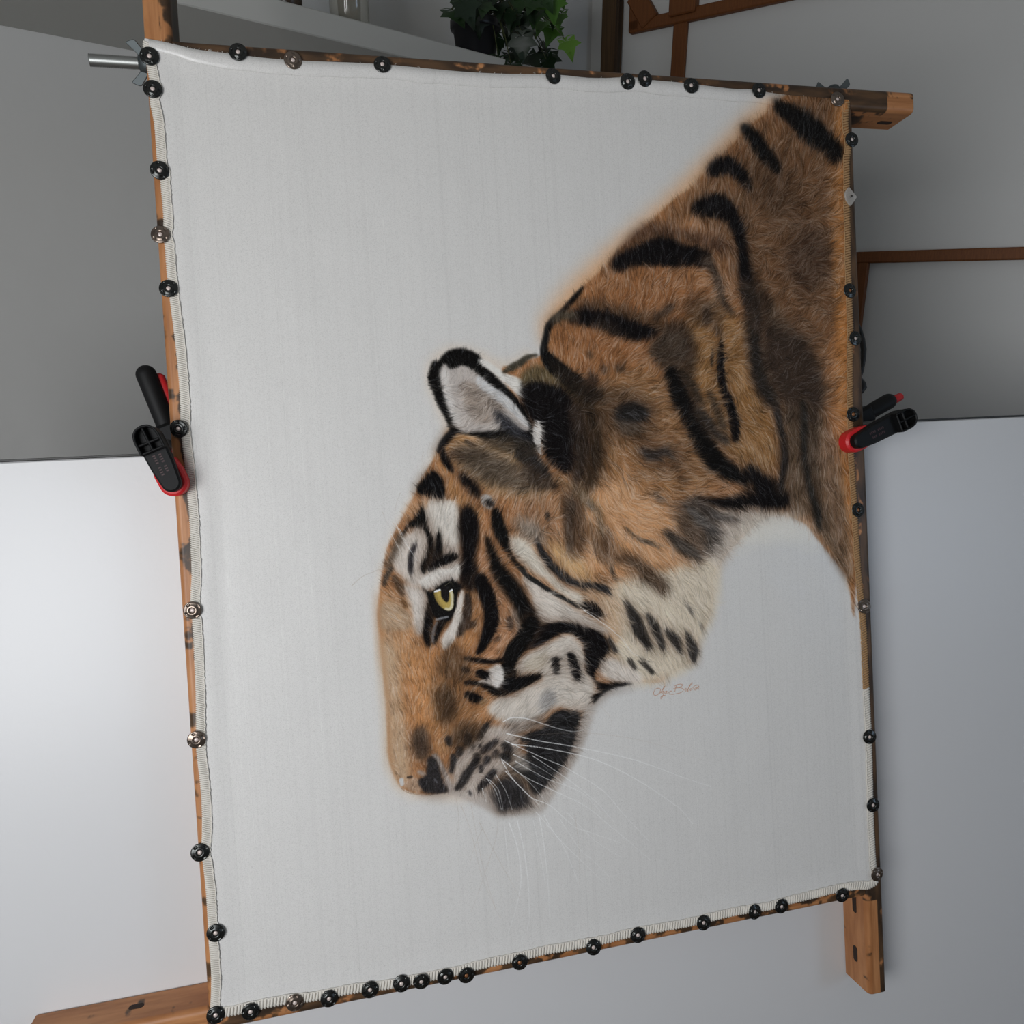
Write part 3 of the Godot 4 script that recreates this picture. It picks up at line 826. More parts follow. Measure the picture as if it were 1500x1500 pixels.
	area(88, 65, 48, 4, 0.55, [-117.0,24.3, -108.1,26.2, -100.6,18.5, -97.5,6.0, -97.4,-14.9, -99.3,-29.8, -104.0,-45.2, -100.6,-61.9, -98.4,-76.7, -111.3,-82.2, -123.4,-77.9, -129.2,-68.3, -126.3,-51.4, -125.3,-33.4, -124.6,-13.0, -123.7,7.7])
	area(16, 14, 14, 3, 1.00, [-116.6,20.3, -108.4,22.2, -101.5,14.6, -99.0,2.3, -100.2,-17.8, -103.4,-29.6, -105.8,-41.5, -101.9,-58.0, -99.5,-72.8, -111.3,-78.2, -122.5,-74.0, -127.6,-64.7, -124.1,-48.1, -121.5,-32.2, -122.1,-16.1, -122.5,3.9])
	stripe(96, 70, 50, 4, 0.50, [-100.8,-66.2,11.79, -95.2,-82.9,13.86, -91.3,-99.5,12.87, -90.7,-115.8,12.89, -96.6,-131.5,10.83, -104.0,-145.4,7.75, -109.4,-152.1,4.68])
	stripe(16, 14, 14, 2, 1.00, [-100.8,-66.2,8.13, -95.2,-82.9,9.78, -91.3,-99.5,8.99, -90.7,-115.8,9.00, -96.6,-131.5,7.36, -104.0,-145.4,4.89, -109.4,-152.1,2.44])
	stripe(97, 70, 51, 4, 0.50, [-89.6,-18.5,5.70, -84.3,-39.2,8.78, -77.2,-58.5,12.91, -63.5,-79.2,15.06, -51.4,-101.6,14.11, -44.1,-120.4,16.24, -38.4,-137.5,16.30])
	stripe(16, 15, 14, 3, 1.00, [-89.6,-18.5,3.26, -84.3,-39.2,5.72, -77.2,-58.5,9.02, -63.5,-79.2,10.72, -51.4,-101.6,9.96, -44.1,-120.4,11.66, -38.4,-137.5,11.70])
	stripe(97, 70, 51, 4, 0.50, [-77.8,13.0,7.75, -75.5,-3.3,11.86, -70.6,-18.3,10.86, -67.9,-28.3,6.78, -59.7,-45.2,4.74, -47.2,-59.3,4.77])
	stripe(16, 15, 14, 2, 1.00, [-77.8,13.0,4.90, -75.5,-3.3,8.18, -70.6,-18.3,7.38, -67.9,-28.3,4.11, -59.7,-45.2,2.47, -47.2,-59.3,2.49])
	stripe(39, 38, 37, 1, 1.00, [-56.8,-52.0,1.65, -41.7,-67.2,2.91, -25.5,-79.3,2.51, -9.1,-90.7,2.53, 7.6,-101.3,2.54, 18.3,-110.7,1.70])
	stripe(99, 72, 52, 4, 0.50, [-29.7,-22.9,4.79, -22.4,-41.6,6.90, -11.4,-57.3,7.98, 1.6,-70.0,8.03, 20.0,-81.6,7.02, 39.1,-84.9,6.00, 52.9,-90.3,7.11, 59.6,-97.7,3.89])
	stripe(40, 38, 38, 2, 1.00, [-29.7,-22.9,2.50, -22.4,-41.6,4.18, -11.4,-57.3,5.04, 1.6,-70.0,5.07, 20.0,-81.6,4.26, 39.1,-84.9,3.43, 52.9,-90.3,4.31, 59.6,-97.7,1.73])
	stripe(100, 73, 53, 4, 0.50, [27.3,-107.3,7.05, 35.7,-113.1,11.37, 44.0,-121.5,7.10])
	stripe(17, 15, 15, 2, 1.00, [27.3,-107.3,4.27, 35.7,-113.1,7.72, 44.0,-121.5,4.30])
	area(93, 68, 50, 4, 0.55, [-74.2,-158.2, -61.1,-140.5, -49.1,-129.3, -35.6,-124.3, -22.0,-121.7, -3.6,-121.3, 15.1,-124.6, 31.1,-131.5, 46.0,-139.7, 55.9,-151.9, 59.2,-163.3, 52.5,-173.7, 45.6,-182.5, 39.0,-194.2, 37.8,-204.0, 49.4,-209.3, 66.8,-209.0, 87.6,-212.8, 74.6,-215.1, 57.8,-217.1, 43.2,-224.6, 32.1,-233.8, 29.8,-226.8, 39.3,-216.4, 34.2,-202.9, 25.8,-193.6, 26.8,-173.9, 23.4,-152.9, 13.3,-141.1, 0.8,-135.9, -12.7,-137.6, -28.9,-144.7, -42.4,-150.8, -55.4,-154.1, -64.3,-161.0, -71.6,-172.4, -78.7,-179.3])
	area(17, 15, 15, 2, 1.00, [-70.0,-158.9, -57.3,-142.1, -45.7,-131.8, -32.7,-127.3, -19.7,-125.3, -2.5,-125.3, 14.6,-128.7, 29.1,-135.2, 42.8,-142.4, 51.9,-153.5, 54.8,-164.0, 48.1,-173.4, 41.4,-181.1, 35.5,-191.4, 34.9,-200.7, 46.1,-206.2, 63.1,-206.5, 83.5,-210.6, 70.8,-212.5, 54.6,-214.0, 40.8,-220.8, 30.6,-229.7, 28.4,-222.7, 36.9,-212.7, 31.5,-199.4, 23.2,-190.0, 22.5,-173.1, 20.9,-156.2, 12.8,-145.3, 1.8,-139.9, -10.4,-141.2, -25.3,-147.1, -38.4,-152.4, -51.3,-155.1, -60.1,-161.6, -67.5,-172.3, -74.6,-178.9])
	stripe(97, 70, 51, 4, 0.50, [-42.7,-124.7,14.17, -54.7,-142.4,14.12, -66.4,-155.1,14.07, -73.3,-170.8,11.98, -74.9,-184.6,15.09, -80.7,-197.1,13.00, -91.6,-199.0,7.81, -102.0,-192.1,6.75, -111.6,-187.7,5.71, -126.1,-185.2,4.66])
	stripe(16, 15, 14, 2, 1.00, [-42.7,-124.7,10.00, -54.7,-142.4,9.97, -66.4,-155.1,9.93, -73.3,-170.8,8.26, -74.9,-184.6,10.75, -80.7,-197.1,9.08, -91.6,-199.0,4.93, -102.0,-192.1,4.09, -111.6,-187.7,3.26, -126.1,-185.2,2.43])
	stripe(98, 71, 52, 4, 0.50, [-72.2,-194.0,14.07, -60.3,-192.9,11.02, -48.3,-190.1,8.98, -36.3,-188.2,5.87])
	stripe(16, 15, 15, 2, 1.00, [-72.2,-194.0,9.94, -60.3,-192.9,7.48, -48.3,-190.1,5.85, -36.3,-188.2,3.36])
	stripe(16, 14, 14, 2, 1.00, [-124.4,-157.0,2.43, -109.9,-161.0,3.26, -93.6,-163.6,3.28, -79.5,-163.6,2.47])
	area(229, 224, 218, 2, 1.00, [-101.0,-175.9, -92.3,-169.5, -83.1,-168.1, -79.6,-178.3, -81.0,-188.8, -88.1,-196.2, -95.4,-192.1, -105.0,-187.7, -109.7,-184.7, -102.2,-182.3])
	stripe(16, 14, 14, 2, 1.00, [-127.6,-168.8,3.24, -122.9,-171.8,3.24])
	stripe(96, 70, 51, 4, 0.50, [-109.2,-175.8,7.75, -102.0,-179.0,8.79])
	stripe(16, 14, 14, 2, 1.00, [-109.2,-175.8,4.89, -102.0,-179.0,5.73])
	stripe(96, 70, 51, 4, 0.50, [-125.4,-199.9,6.70, -117.5,-204.1,8.75, -109.6,-208.3,6.74])
	stripe(16, 14, 14, 2, 1.00, [-125.4,-199.9,4.06, -117.5,-204.1,5.70, -109.6,-208.3,4.09])
	stripe(144, 108, 72, 2, 1.00, [-108.1,-211.8,3.27, -103.0,-209.1,2.46])
	stripe(99, 72, 52, 4, 0.50, [-15.6,-171.4,8.02, -13.9,-185.0,6.98])
	stripe(17, 15, 15, 2, 1.00, [-15.6,-171.4,5.07, -13.9,-185.0,4.23])
	stripe(100, 73, 53, 4, 0.50, [4.5,-167.0,7.02, 8.9,-181.7,9.17, 11.6,-194.6,7.05])
	stripe(17, 15, 15, 2, 1.00, [4.5,-167.0,4.25, 8.9,-181.7,5.97, 11.6,-194.6,4.27])
	stripe(95, 69, 50, 4, 0.50, [-118.2,-84.0,6.67, -118.2,-97.0,8.70, -121.4,-108.8,9.70, -127.0,-120.3,8.68, -131.5,-127.9,5.64])
	stripe(56, 45, 37, 2, 1.00, [-118.2,-84.0,4.04, -118.2,-97.0,5.66, -121.4,-108.8,6.47, -127.0,-120.3,5.65, -131.5,-127.9,3.23])
	stripe(96, 69, 50, 4, 0.50, [-118.7,-118.7,7.69, -112.9,-116.9,6.69])
	stripe(68, 51, 39, 2, 1.00, [-118.7,-118.7,4.86, -112.9,-116.9,4.06])
	stripe(97, 70, 51, 4, 0.50, [-69.1,-116.3,6.81, -68.0,-126.3,5.78])
	stripe(71, 56, 46, 2, 1.00, [-69.1,-116.3,4.13, -68.0,-126.3,3.30])
	stripe(85, 61, 44, 2, 1.00, [-87.1,-138.2,3.28, -82.9,-137.8,3.29])
	stripe(93, 67, 49, 4, 0.50, [-200.7,-54.5,5.47, -196.7,-64.3,6.46, -193.4,-74.8,4.51])
	stripe(82, 61, 44, 2, 1.00, [-200.7,-54.5,3.13, -196.7,-64.3,3.92, -193.4,-74.8,2.35])
	stripe(122, 88, 58, 2, 1.00, [-194.6,-80.3,2.35, -190.4,-88.6,3.15])
	stripe(129, 82, 53, 2, 0.40, [-160.0,-57.9,1.59, -151.9,-55.4,1.59])
	area(93, 68, 50, 4, 0.55, [-23.8,-233.1, -11.5,-229.0, 4.9,-230.7, 15.7,-236.7, 13.6,-251.3, 8.7,-268.7, 1.7,-286.6, -9.0,-302.4, -26.0,-318.0, -39.9,-328.6, -49.4,-335.4, -55.6,-330.2, -63.2,-311.9, -78.7,-298.6, -73.3,-288.0, -61.3,-280.9, -65.6,-265.9, -68.1,-256.4, -55.2,-251.9, -39.3,-247.8, -30.9,-240.5])
	area(40, 39, 39, 2, 1.00, [-24.7,-237.1, -13.3,-232.7, 2.3,-233.8, 12.4,-239.3, 9.9,-253.3, 4.5,-269.4, -2.5,-285.3, -12.0,-299.1, -26.7,-313.8, -39.4,-324.5, -48.4,-331.5, -54.1,-326.5, -60.6,-308.8, -75.1,-296.8, -69.4,-286.8, -57.2,-280.2, -61.5,-267.2, -64.3,-258.5, -52.3,-255.1, -38.5,-252.0, -31.2,-244.6])
	area(92, 68, 50, 4, 0.55, [-104.4,-308.5, -91.3,-300.6, -78.5,-300.4, -64.8,-309.1, -55.8,-325.4, -51.7,-340.6, -63.4,-348.0, -79.3,-348.3, -94.3,-348.9, -102.7,-339.0, -107.6,-323.5])
	area(52, 49, 49, 3, 1.00, [-101.0,-311.1, -89.8,-304.6, -78.9,-304.5, -67.6,-312.0, -59.9,-325.6, -55.6,-338.7, -66.2,-344.6, -79.7,-344.2, -92.3,-345.5, -99.3,-337.0, -103.5,-324.0])
	area(159, 151, 142, 3, 0.80, [-74.1,-280.4, -63.8,-277.6, -54.7,-294.7, -61.8,-300.3, -73.1,-292.1])
	stripe(97, 71, 51, 4, 0.47, [-104.1,-239.3,6.77, -108.5,-244.4,6.76, -113.9,-251.9,6.75])
	stripe(44, 41, 40, 2, 0.95, [-104.1,-239.3,4.10, -108.5,-244.4,4.10, -113.9,-251.9,4.09])
	stripe(97, 70, 51, 4, 0.47, [-126.9,-250.1,7.73, -128.9,-256.4,7.73])
	stripe(44, 41, 40, 2, 0.95, [-126.9,-250.1,4.88, -128.9,-256.4,4.88])
	stripe(44, 41, 40, 2, 0.95, [-122.7,-262.1,2.86, -122.7,-262.1,2.86])
	stripe(97, 70, 51, 4, 0.47, [-138.4,-264.0,7.70, -138.6,-267.3,7.71])
	stripe(44, 41, 40, 2, 0.95, [-138.4,-264.0,4.87, -138.6,-267.3,4.87])
	stripe(97, 70, 51, 4, 0.47, [-146.1,-271.1,6.67, -146.6,-278.3,6.68, -149.6,-287.7,5.66])
	stripe(44, 41, 40, 2, 0.95, [-146.1,-271.1,4.05, -146.6,-278.3,4.05, -149.6,-287.7,3.24])
	stripe(96, 70, 50, 4, 0.47, [-151.2,-249.3,6.65, -149.2,-255.3,5.65])
	stripe(43, 40, 40, 2, 0.95, [-151.2,-249.3,4.03, -149.2,-255.3,3.23])
	stripe(98, 71, 51, 4, 0.47, [-94.6,-260.2,6.80, -103.2,-265.6,7.81, -110.1,-269.6,6.77])
	stripe(44, 41, 41, 2, 0.95, [-94.6,-260.2,4.12, -103.2,-265.6,4.93, -110.1,-269.6,4.10])
	stripe(44, 41, 40, 2, 0.95, [-113.7,-262.5,2.46, -113.7,-262.5,2.46])
	stripe(98, 71, 51, 4, 0.47, [-117.8,-275.1,7.77, -118.9,-279.0,6.75])
	stripe(44, 41, 40, 2, 0.95, [-117.8,-275.1,4.91, -118.9,-279.0,4.09])
	stripe(98, 71, 52, 4, 0.47, [-94.6,-274.2,7.84, -96.4,-276.4,6.80])
	stripe(44, 41, 41, 2, 0.95, [-94.6,-274.2,4.95, -96.4,-276.4,4.12])
	stripe(98, 71, 51, 4, 0.47, [-105.7,-280.0,7.81, -107.6,-283.1,6.78])
	stripe(44, 41, 41, 2, 0.95, [-105.7,-280.0,4.93, -107.6,-283.1,4.11])
	stripe(97, 71, 51, 4, 0.47, [-118.9,-279.0,6.75, -126.0,-287.8,7.75, -133.1,-296.6,8.75, -140.1,-305.3,7.72, -144.4,-308.8,4.67])
	stripe(44, 41, 40, 2, 0.95, [-118.9,-279.0,4.09, -126.0,-287.8,4.90, -133.1,-296.6,5.70, -140.1,-305.3,4.88, -144.4,-308.8,2.43])
	stripe(44, 41, 41, 2, 0.95, [-113.7,-287.9,3.28, -114.0,-292.8,2.46])
	stripe(98, 72, 52, 4, 0.47, [-83.3,-265.9,7.87, -78.8,-274.7,8.92])
	stripe(44, 42, 41, 2, 0.95, [-83.3,-265.9,4.97, -78.8,-274.7,5.81])
	stripe(98, 71, 52, 4, 0.47, [-100.2,-297.3,7.83, -109.9,-306.5,7.81, -118.5,-313.5,4.71])
	stripe(44, 41, 41, 2, 0.95, [-100.2,-297.3,4.95, -109.9,-306.5,4.93, -118.5,-313.5,2.46])
	stripe(44, 41, 41, 2, 0.95, [-130.1,-315.0,1.63, -127.9,-318.6,1.63])
	stripe(99, 72, 52, 4, 0.47, [-87.4,-278.5,6.83, -80.9,-282.7,6.85])
	stripe(44, 42, 41, 2, 0.95, [-87.4,-278.5,4.14, -80.9,-282.7,4.15])
	area(89, 65, 48, 4, 0.55, [-176.1,-263.7, -169.6,-263.8, -164.1,-269.6, -160.0,-280.9, -156.5,-295.1, -154.6,-306.2, -151.3,-313.6, -159.6,-315.6, -171.8,-315.2, -184.1,-311.3, -191.3,-303.5, -195.5,-296.0, -189.8,-290.2, -183.9,-286.5, -180.0,-277.5, -178.6,-269.2])
	area(46, 43, 43, 2, 1.00, [-175.7,-267.8, -170.1,-267.7, -165.6,-273.2, -163.0,-283.3, -160.5,-294.2, -157.9,-303.5, -154.3,-310.6, -161.6,-311.9, -172.0,-311.1, -182.2,-308.0, -188.1,-301.4, -191.7,-295.3, -185.9,-290.5, -180.1,-288.1, -178.1,-281.1, -177.6,-273.1])
	area(180, 148, 121, 2, 1.00, [-205.0,-293.3, -195.2,-288.3, -189.8,-290.7, -188.7,-298.1, -185.2,-305.9, -194.7,-305.3, -202.3,-300.1])
	area(231, 226, 218, 2, 1.00, [-173.0,-62.4, -164.7,-55.9, -157.2,-51.8, -148.3,-48.5, -137.1,-50.2, -124.7,-44.8, -124.5,-54.5, -127.4,-62.3, -134.8,-64.9, -143.0,-67.4, -150.4,-69.9, -159.3,-72.3, -168.0,-70.8])
	stripe(94, 68, 49, 4, 0.50, [-161.1,-88.1,6.56, -163.8,-104.7,8.55, -166.1,-116.4,8.55, -167.6,-128.2,7.55, -166.6,-137.1,4.58])
	stripe(15, 14, 14, 2, 1.00, [-161.1,-88.1,3.98, -163.8,-104.7,5.57, -166.1,-116.4,5.57, -167.6,-128.2,4.77, -166.6,-137.1,2.39])
	stripe(95, 69, 50, 4, 0.50, [-138.7,-100.7,7.63, -149.0,-110.9,7.60, -155.3,-121.5,6.59, -159.3,-134.7,4.59])
	stripe(15, 14, 14, 2, 1.00, [-138.7,-100.7,4.82, -149.0,-110.9,4.80, -155.3,-121.5,3.99, -159.3,-134.7,2.39])
	area(88, 64, 47, 4, 0.55, [-174.4,-66.1, -163.8,-72.6, -149.6,-63.8, -141.4,-59.5, -134.8,-59.5, -125.7,-63.3, -118.8,-70.6, -124.6,-78.0, -126.0,-89.9, -129.4,-101.1, -135.2,-109.5, -142.2,-114.7, -152.2,-112.1, -161.2,-105.9, -165.7,-91.9, -169.1,-77.2])
	area(15, 14, 14, 2, 1.00, [-171.0,-68.1, -160.3,-74.6, -148.7,-67.7, -142.0,-63.5, -136.3,-63.1, -128.5,-66.2, -122.4,-72.4, -128.5,-79.1, -129.9,-88.6, -132.1,-98.1, -136.6,-105.7, -142.5,-110.7, -151.2,-108.3, -158.9,-102.7, -162.1,-90.4, -165.3,-78.2])
	stripe(222, 214, 204, 2, 1.00, [-123.5,-77.1,1.61, -125.7,-86.6,3.22, -128.8,-97.6,4.03, -132.0,-109.4,4.83, -137.5,-120.9,5.63, -143.0,-130.8,7.23, -147.6,-140.8,3.21])
	# neck and shoulder stripes
	area(48, 38, 31, 4, 0.93, [262.6,355.7, 273.7,312.8, 283.9,286.9, 300.1,260.9, 289.9,217.4, 272.9,208.9, 267.0,261.0, 262.1,312.7])
	area(75, 55, 42, 5, 0.88, [334.3,348.4, 374.9,357.9, 389.2,322.8, 375.8,278.5, 345.1,269.6, 322.1,304.6])
	area(68, 48, 38, 4, 0.78, [126.9,352.9, 181.3,349.8, 236.8,338.1, 235.8,319.3, 180.5,335.5, 125.8,334.6, 93.6,317.6])
	area(65, 48, 34, 4, 0.78, [42.1,261.4, 85.6,257.2, 138.6,242.8, 165.2,227.4, 137.3,219.2, 84.7,240.6, 41.4,249.1])
	area(50, 39, 29, 4, 0.93, [31.0,146.6, 52.2,137.7, 62.9,95.7, 55.6,46.1, 37.2,30.5, 30.9,72.3, 31.6,113.6])
	area(49, 39, 31, 4, 0.93, [161.1,235.9, 183.8,228.9, 193.0,193.0, 184.5,159.0, 196.6,124.4, 177.9,125.1, 161.4,159.6, 139.9,185.5, 132.0,206.7])
	area(39, 32, 26, 4, 0.98, [0.2,192.4, 20.0,179.8, 49.3,162.6, 70.3,145.4, 52.1,136.0, 30.7,142.5, 10.4,163.6])
	area(62, 46, 33, 5, 0.78, [62.0,154.0, 115.1,148.3, 132.0,126.6, 121.0,93.3, 76.2,95.2, 60.0,120.8])
	area(59, 47, 39, 5, 0.88, [278.7,226.2, 347.3,216.7, 374.3,154.0, 361.4,100.9, 312.2,120.4, 279.8,156.5])
	area(55, 45, 36, 4, 0.78, [322.2,120.1, 357.8,109.9, 357.7,29.5, 369.2,-43.2, 345.7,-5.7, 328.4,48.9])
	area(73, 57, 43, 4, 0.73, [302.4,120.8, 320.3,84.8, 313.6,-3.6, 305.6,32.3])
	area(54, 40, 31, 4, 0.73, [2.6,32.5, 28.0,22.7, 33.2,-35.9, 19.5,-47.4, 8.7,-9.2])
	area(68, 49, 36, 4, 0.73, [52.7,-3.9, 72.8,-38.9, 58.1,-63.0, 43.7,-36.7])
	area(63, 48, 37, 4, 0.68, [72.3,-47.3, 120.6,-72.4, 141.8,-104.2, 110.3,-92.9])
	area(59, 51, 45, 4, 0.78, [148.1,6.8, 198.8,-5.0, 215.8,-41.0, 186.5,-56.2, 159.5,-36.8])
	area(75, 55, 39, 4, 0.73, [176.3,261.1, 204.7,269.6, 233.7,248.2, 211.7,226.9, 184.2,235.7])
	area(76, 56, 41, 5, 0.68, [280.7,442.0, 329.1,435.2, 356.1,383.8, 324.9,356.9, 287.1,382.0])
	area(81, 58, 41, 5, 0.68, [102.9,94.0, 166.3,82.8, 173.6,48.2, 127.6,50.6])
	area(52, 38, 27, 4, 0.78, [-160.1,-185.2, -140.4,-193.2, -139.9,-224.0, -158.9,-229.7])
	area(59, 46, 37, 4, 0.88, [-192.0,-237.4, -176.0,-235.5, -172.8,-260.1, -183.0,-270.8, -191.9,-261.5])
	area(74, 55, 39, 4, 0.68, [-140.8,-135.0, -118.2,-161.7, -127.8,-185.0, -159.1,-169.3])
	area(55, 42, 31, 4, 0.78, [-140.7,-236.1, -114.5,-235.4, -110.6,-252.3, -124.4,-262.7, -148.6,-259.4])
	area(67, 56, 45, 4, 0.78, [-123.4,91.8, -94.1,94.4, -46.6,59.8, -14.1,40.1, -48.1,35.5, -96.6,54.5])
	area(55, 48, 40, 3, 0.78, [-93.6,102.4, -44.2,100.3, -19.7,87.0, -37.3,75.6, -78.0,89.7])
	area(114, 84, 63, 4, 0.55, [311.0,515.6, 320.0,515.5, 340.3,513.0, 367.6,506.5, 387.8,495.7, 402.4,477.3, 414.6,463.4, 420.8,452.5, 416.4,439.2, 404.2,433.7, 392.4,444.6, 376.6,452.3, 358.6,458.4, 344.0,471.0, 336.7,483.5, 323.0,495.7, 313.6,501.4])
	area(22, 21, 20, 3, 1.00, [314.6,513.1, 323.4,512.7, 342.9,509.5, 367.4,502.2, 383.9,492.5, 397.3,477.4, 409.9,464.8, 416.5,454.5, 412.8,442.0, 401.3,437.1, 389.7,448.1, 375.0,456.3, 360.3,462.6, 348.9,472.5, 341.5,482.6, 327.3,494.0, 317.8,499.5])
	stripe(119, 87, 64, 4, 0.50, [275.0,477.6,9.90, 282.3,470.3,14.10, 291.3,459.6,15.55, 300.3,447.1,15.61, 311.5,436.3,12.86, 320.6,424.5,7.25])
	stripe(21, 20, 19, 3, 1.00, [275.0,477.6,6.46, 282.3,470.3,9.82, 291.3,459.6,10.97, 300.3,447.1,11.01, 311.5,436.3,8.81, 320.6,424.5,4.32])
	stripe(116, 85, 62, 4, 0.50, [222.5,421.0,8.37, 234.1,426.5,15.25, 249.5,430.5,15.33, 260.6,424.1,14.02, 269.6,414.1,12.68, 276.6,402.4,7.15])
	stripe(21, 19, 19, 3, 1.00, [222.5,421.0,5.26, 234.1,426.5,10.76, 249.5,430.5,10.82, 260.6,424.1,9.76, 269.6,414.1,8.69, 276.6,402.4,4.26])
	stripe(113, 83, 60, 4, 0.50, [199.4,373.8,9.67, 210.7,376.6,16.52, 227.8,379.6,20.72, 240.8,375.7,19.45, 250.6,364.0,15.38, 258.4,350.4,14.05, 261.4,334.2,11.29, 263.1,312.7,11.31, 265.5,286.9,14.12, 269.9,261.0,15.56, 275.3,234.9,12.80, 275.8,208.9,8.61])
	stripe(20, 18, 18, 3, 1.00, [199.4,373.8,6.31, 210.7,376.6,11.78, 227.8,379.6,15.14, 240.8,375.7,14.12, 250.6,364.0,10.86, 258.4,350.4,9.78, 261.4,334.2,7.58, 263.1,312.7,7.59, 265.5,286.9,9.83, 269.9,261.0,10.98, 275.3,234.9,8.77, 275.8,208.9,5.41])
	area(102, 75, 56, 4, 0.55, [79.7,305.4, 89.2,317.9, 102.9,323.6, 122.1,332.9, 145.6,343.2, 169.7,341.3, 184.4,333.4, 203.2,329.4, 221.8,323.9, 224.0,312.1, 216.7,301.1, 197.1,303.4, 173.3,300.3, 146.0,299.8, 119.9,302.0, 106.2,300.6, 92.5,293.7, 81.9,296.5])
	area(19, 17, 17, 3, 1.00, [84.1,305.9, 93.6,317.6, 107.2,322.7, 125.6,330.5, 145.9,339.1, 166.9,337.8, 180.3,331.3, 198.7,328.2, 217.1,323.3, 219.3,312.3, 212.2,302.0, 192.7,304.4, 169.4,302.5, 146.7,304.0, 124.0,303.8, 110.5,302.0, 96.7,295.3, 86.2,297.7])
	stripe(111, 81, 59, 4, 0.50, [212.6,310.5,9.63, 223.1,295.2,8.55, 227.6,273.9,8.57, 234.2,256.7,7.47, 245.0,245.5,5.23])
	stripe(69, 56, 46, 3, 1.00, [212.6,310.5,6.27, 223.1,295.2,5.40, 227.6,273.9,5.41, 234.2,256.7,4.52, 245.0,245.5,2.73])
	area(98, 72, 53, 4, 0.55, [36.0,253.3, 51.3,254.9, 70.1,252.6, 92.1,247.2, 111.2,237.8, 129.0,232.8, 143.1,225.4, 144.3,216.4, 127.3,210.8, 104.0,211.0, 84.4,215.1, 67.1,223.2, 48.9,228.7, 34.4,232.7, 21.7,237.3, 21.5,246.0])
	area(18, 16, 16, 3, 1.00, [39.8,251.6, 54.6,252.3, 71.9,249.0, 89.3,243.9, 106.7,237.1, 124.5,232.8, 138.6,226.0, 139.9,217.5, 123.3,212.7, 100.9,213.8, 83.4,219.1, 70.6,225.8, 53.3,229.3, 38.7,232.7, 26.0,236.9, 25.6,245.1])
	stripe(104, 75, 55, 4, 0.45, [8.1,238.7,6.88, 20.4,243.5,7.95, 32.4,243.4,7.99])
	stripe(76, 68, 55, 3, 0.90, [8.1,238.7,4.17, 20.4,243.5,5.02, 32.4,243.4,5.05])
	stripe(66, 51, 39, 3, 0.95, [49.7,198.1,3.39, 51.2,193.9,3.40])
	stripe(105, 76, 55, 4, 0.47, [86.4,179.1,7.10, 90.8,178.2,7.11])
	stripe(67, 51, 39, 3, 0.95, [86.4,179.1,4.30, 90.8,178.2,4.31])
	stripe(104, 76, 55, 4, 0.47, [67.8,177.9,7.05, 67.8,177.9,7.05])
	stripe(66, 51, 39, 3, 0.95, [67.8,177.9,4.27, 67.8,177.9,4.27])
	stripe(104, 75, 55, 4, 0.47, [50.7,170.8,8.07, 55.5,164.1,8.09, 45.0,162.7,5.94])
	stripe(66, 50, 39, 3, 0.95, [50.7,170.8,5.10, 55.5,164.1,5.11, 45.0,162.7,3.39])
	stripe(108, 79, 57, 4, 0.47, [159.3,252.7,8.37, 151.6,246.0,8.35, 140.3,241.1,7.22, 136.5,237.7,6.12])
	stripe(69, 53, 41, 3, 0.95, [159.3,252.7,5.29, 151.6,246.0,5.27, 140.3,241.1,4.38, 136.5,237.7,3.50])
	stripe(110, 80, 58, 4, 0.47, [208.3,249.1,8.52, 208.4,235.5,9.65])
	stripe(70, 54, 42, 3, 0.95, [208.3,249.1,5.38, 208.4,235.5,6.28])
	stripe(110, 80, 58, 4, 0.47, [221.1,225.1,8.57, 224.5,218.2,6.32])
	stripe(70, 54, 42, 3, 0.95, [221.1,225.1,5.41, 224.5,218.2,3.61])
	area(100, 73, 54, 4, 0.55, [135.3,216.0, 160.4,226.6, 176.4,224.2, 186.9,207.6, 185.2,190.3, 170.8,175.2, 159.1,165.6, 141.3,175.3, 124.1,195.6])
	area(66, 53, 42, 3, 0.95, [138.8,213.3, 160.3,222.3, 174.0,220.5, 182.5,205.9, 180.7,191.5, 168.9,179.0, 159.2,169.9, 144.1,178.7, 128.7,195.8])
	stripe(107, 78, 57, 4, 0.50, [157.3,169.9,14.25, 163.6,151.1,17.40, 170.1,133.9,17.45, 178.5,119.1,17.52, 186.9,101.6,19.15, 195.3,84.1,20.80, 204.7,66.4,19.31, 217.2,52.8,17.82, 234.8,42.3,14.74, 253.6,33.4,13.24])
	stripe(18, 17, 16, 3, 1.00, [157.3,169.9,9.99, 163.6,151.1,12.50, 170.1,133.9,12.54, 178.5,119.1,12.59, 186.9,101.6,13.89, 195.3,84.1,15.20, 204.7,66.4,14.00, 217.2,52.8,12.81, 234.8,42.3,10.33, 253.6,33.4,9.12])
	area(101, 74, 55, 4, 0.55, [246.5,46.8, 258.2,56.8, 268.9,52.5, 281.8,41.2, 298.2,34.7, 311.9,22.0, 318.0,4.3, 312.0,-7.8, 289.5,-10.0, 263.2,-7.1, 234.5,-7.6, 209.1,-1.8, 190.1,4.7, 169.0,15.4, 185.8,15.2, 214.1,10.2, 238.2,16.2, 266.7,26.8])
	area(19, 17, 17, 3, 1.00, [247.3,42.5, 257.6,52.5, 267.1,48.5, 278.2,38.2, 293.7,33.0, 307.0,21.6, 313.1,5.3, 307.5,-5.9, 285.6,-7.2, 261.4,-3.0, 237.1,-4.0, 213.4,0.1, 194.7,5.6, 173.6,15.5, 190.5,15.4, 218.7,11.1, 243.0,16.6, 262.8,24.2])
	stripe(107, 78, 57, 4, 0.40, [171.7,13.9,6.27, 194.4,-0.4,9.71, 212.6,-12.9,8.64, 236.4,-16.2,5.28])
	stripe(66, 63, 62, 3, 0.80, [171.7,13.9,3.58, 194.4,-0.4,6.32, 212.6,-12.9,5.46, 236.4,-16.2,2.75])
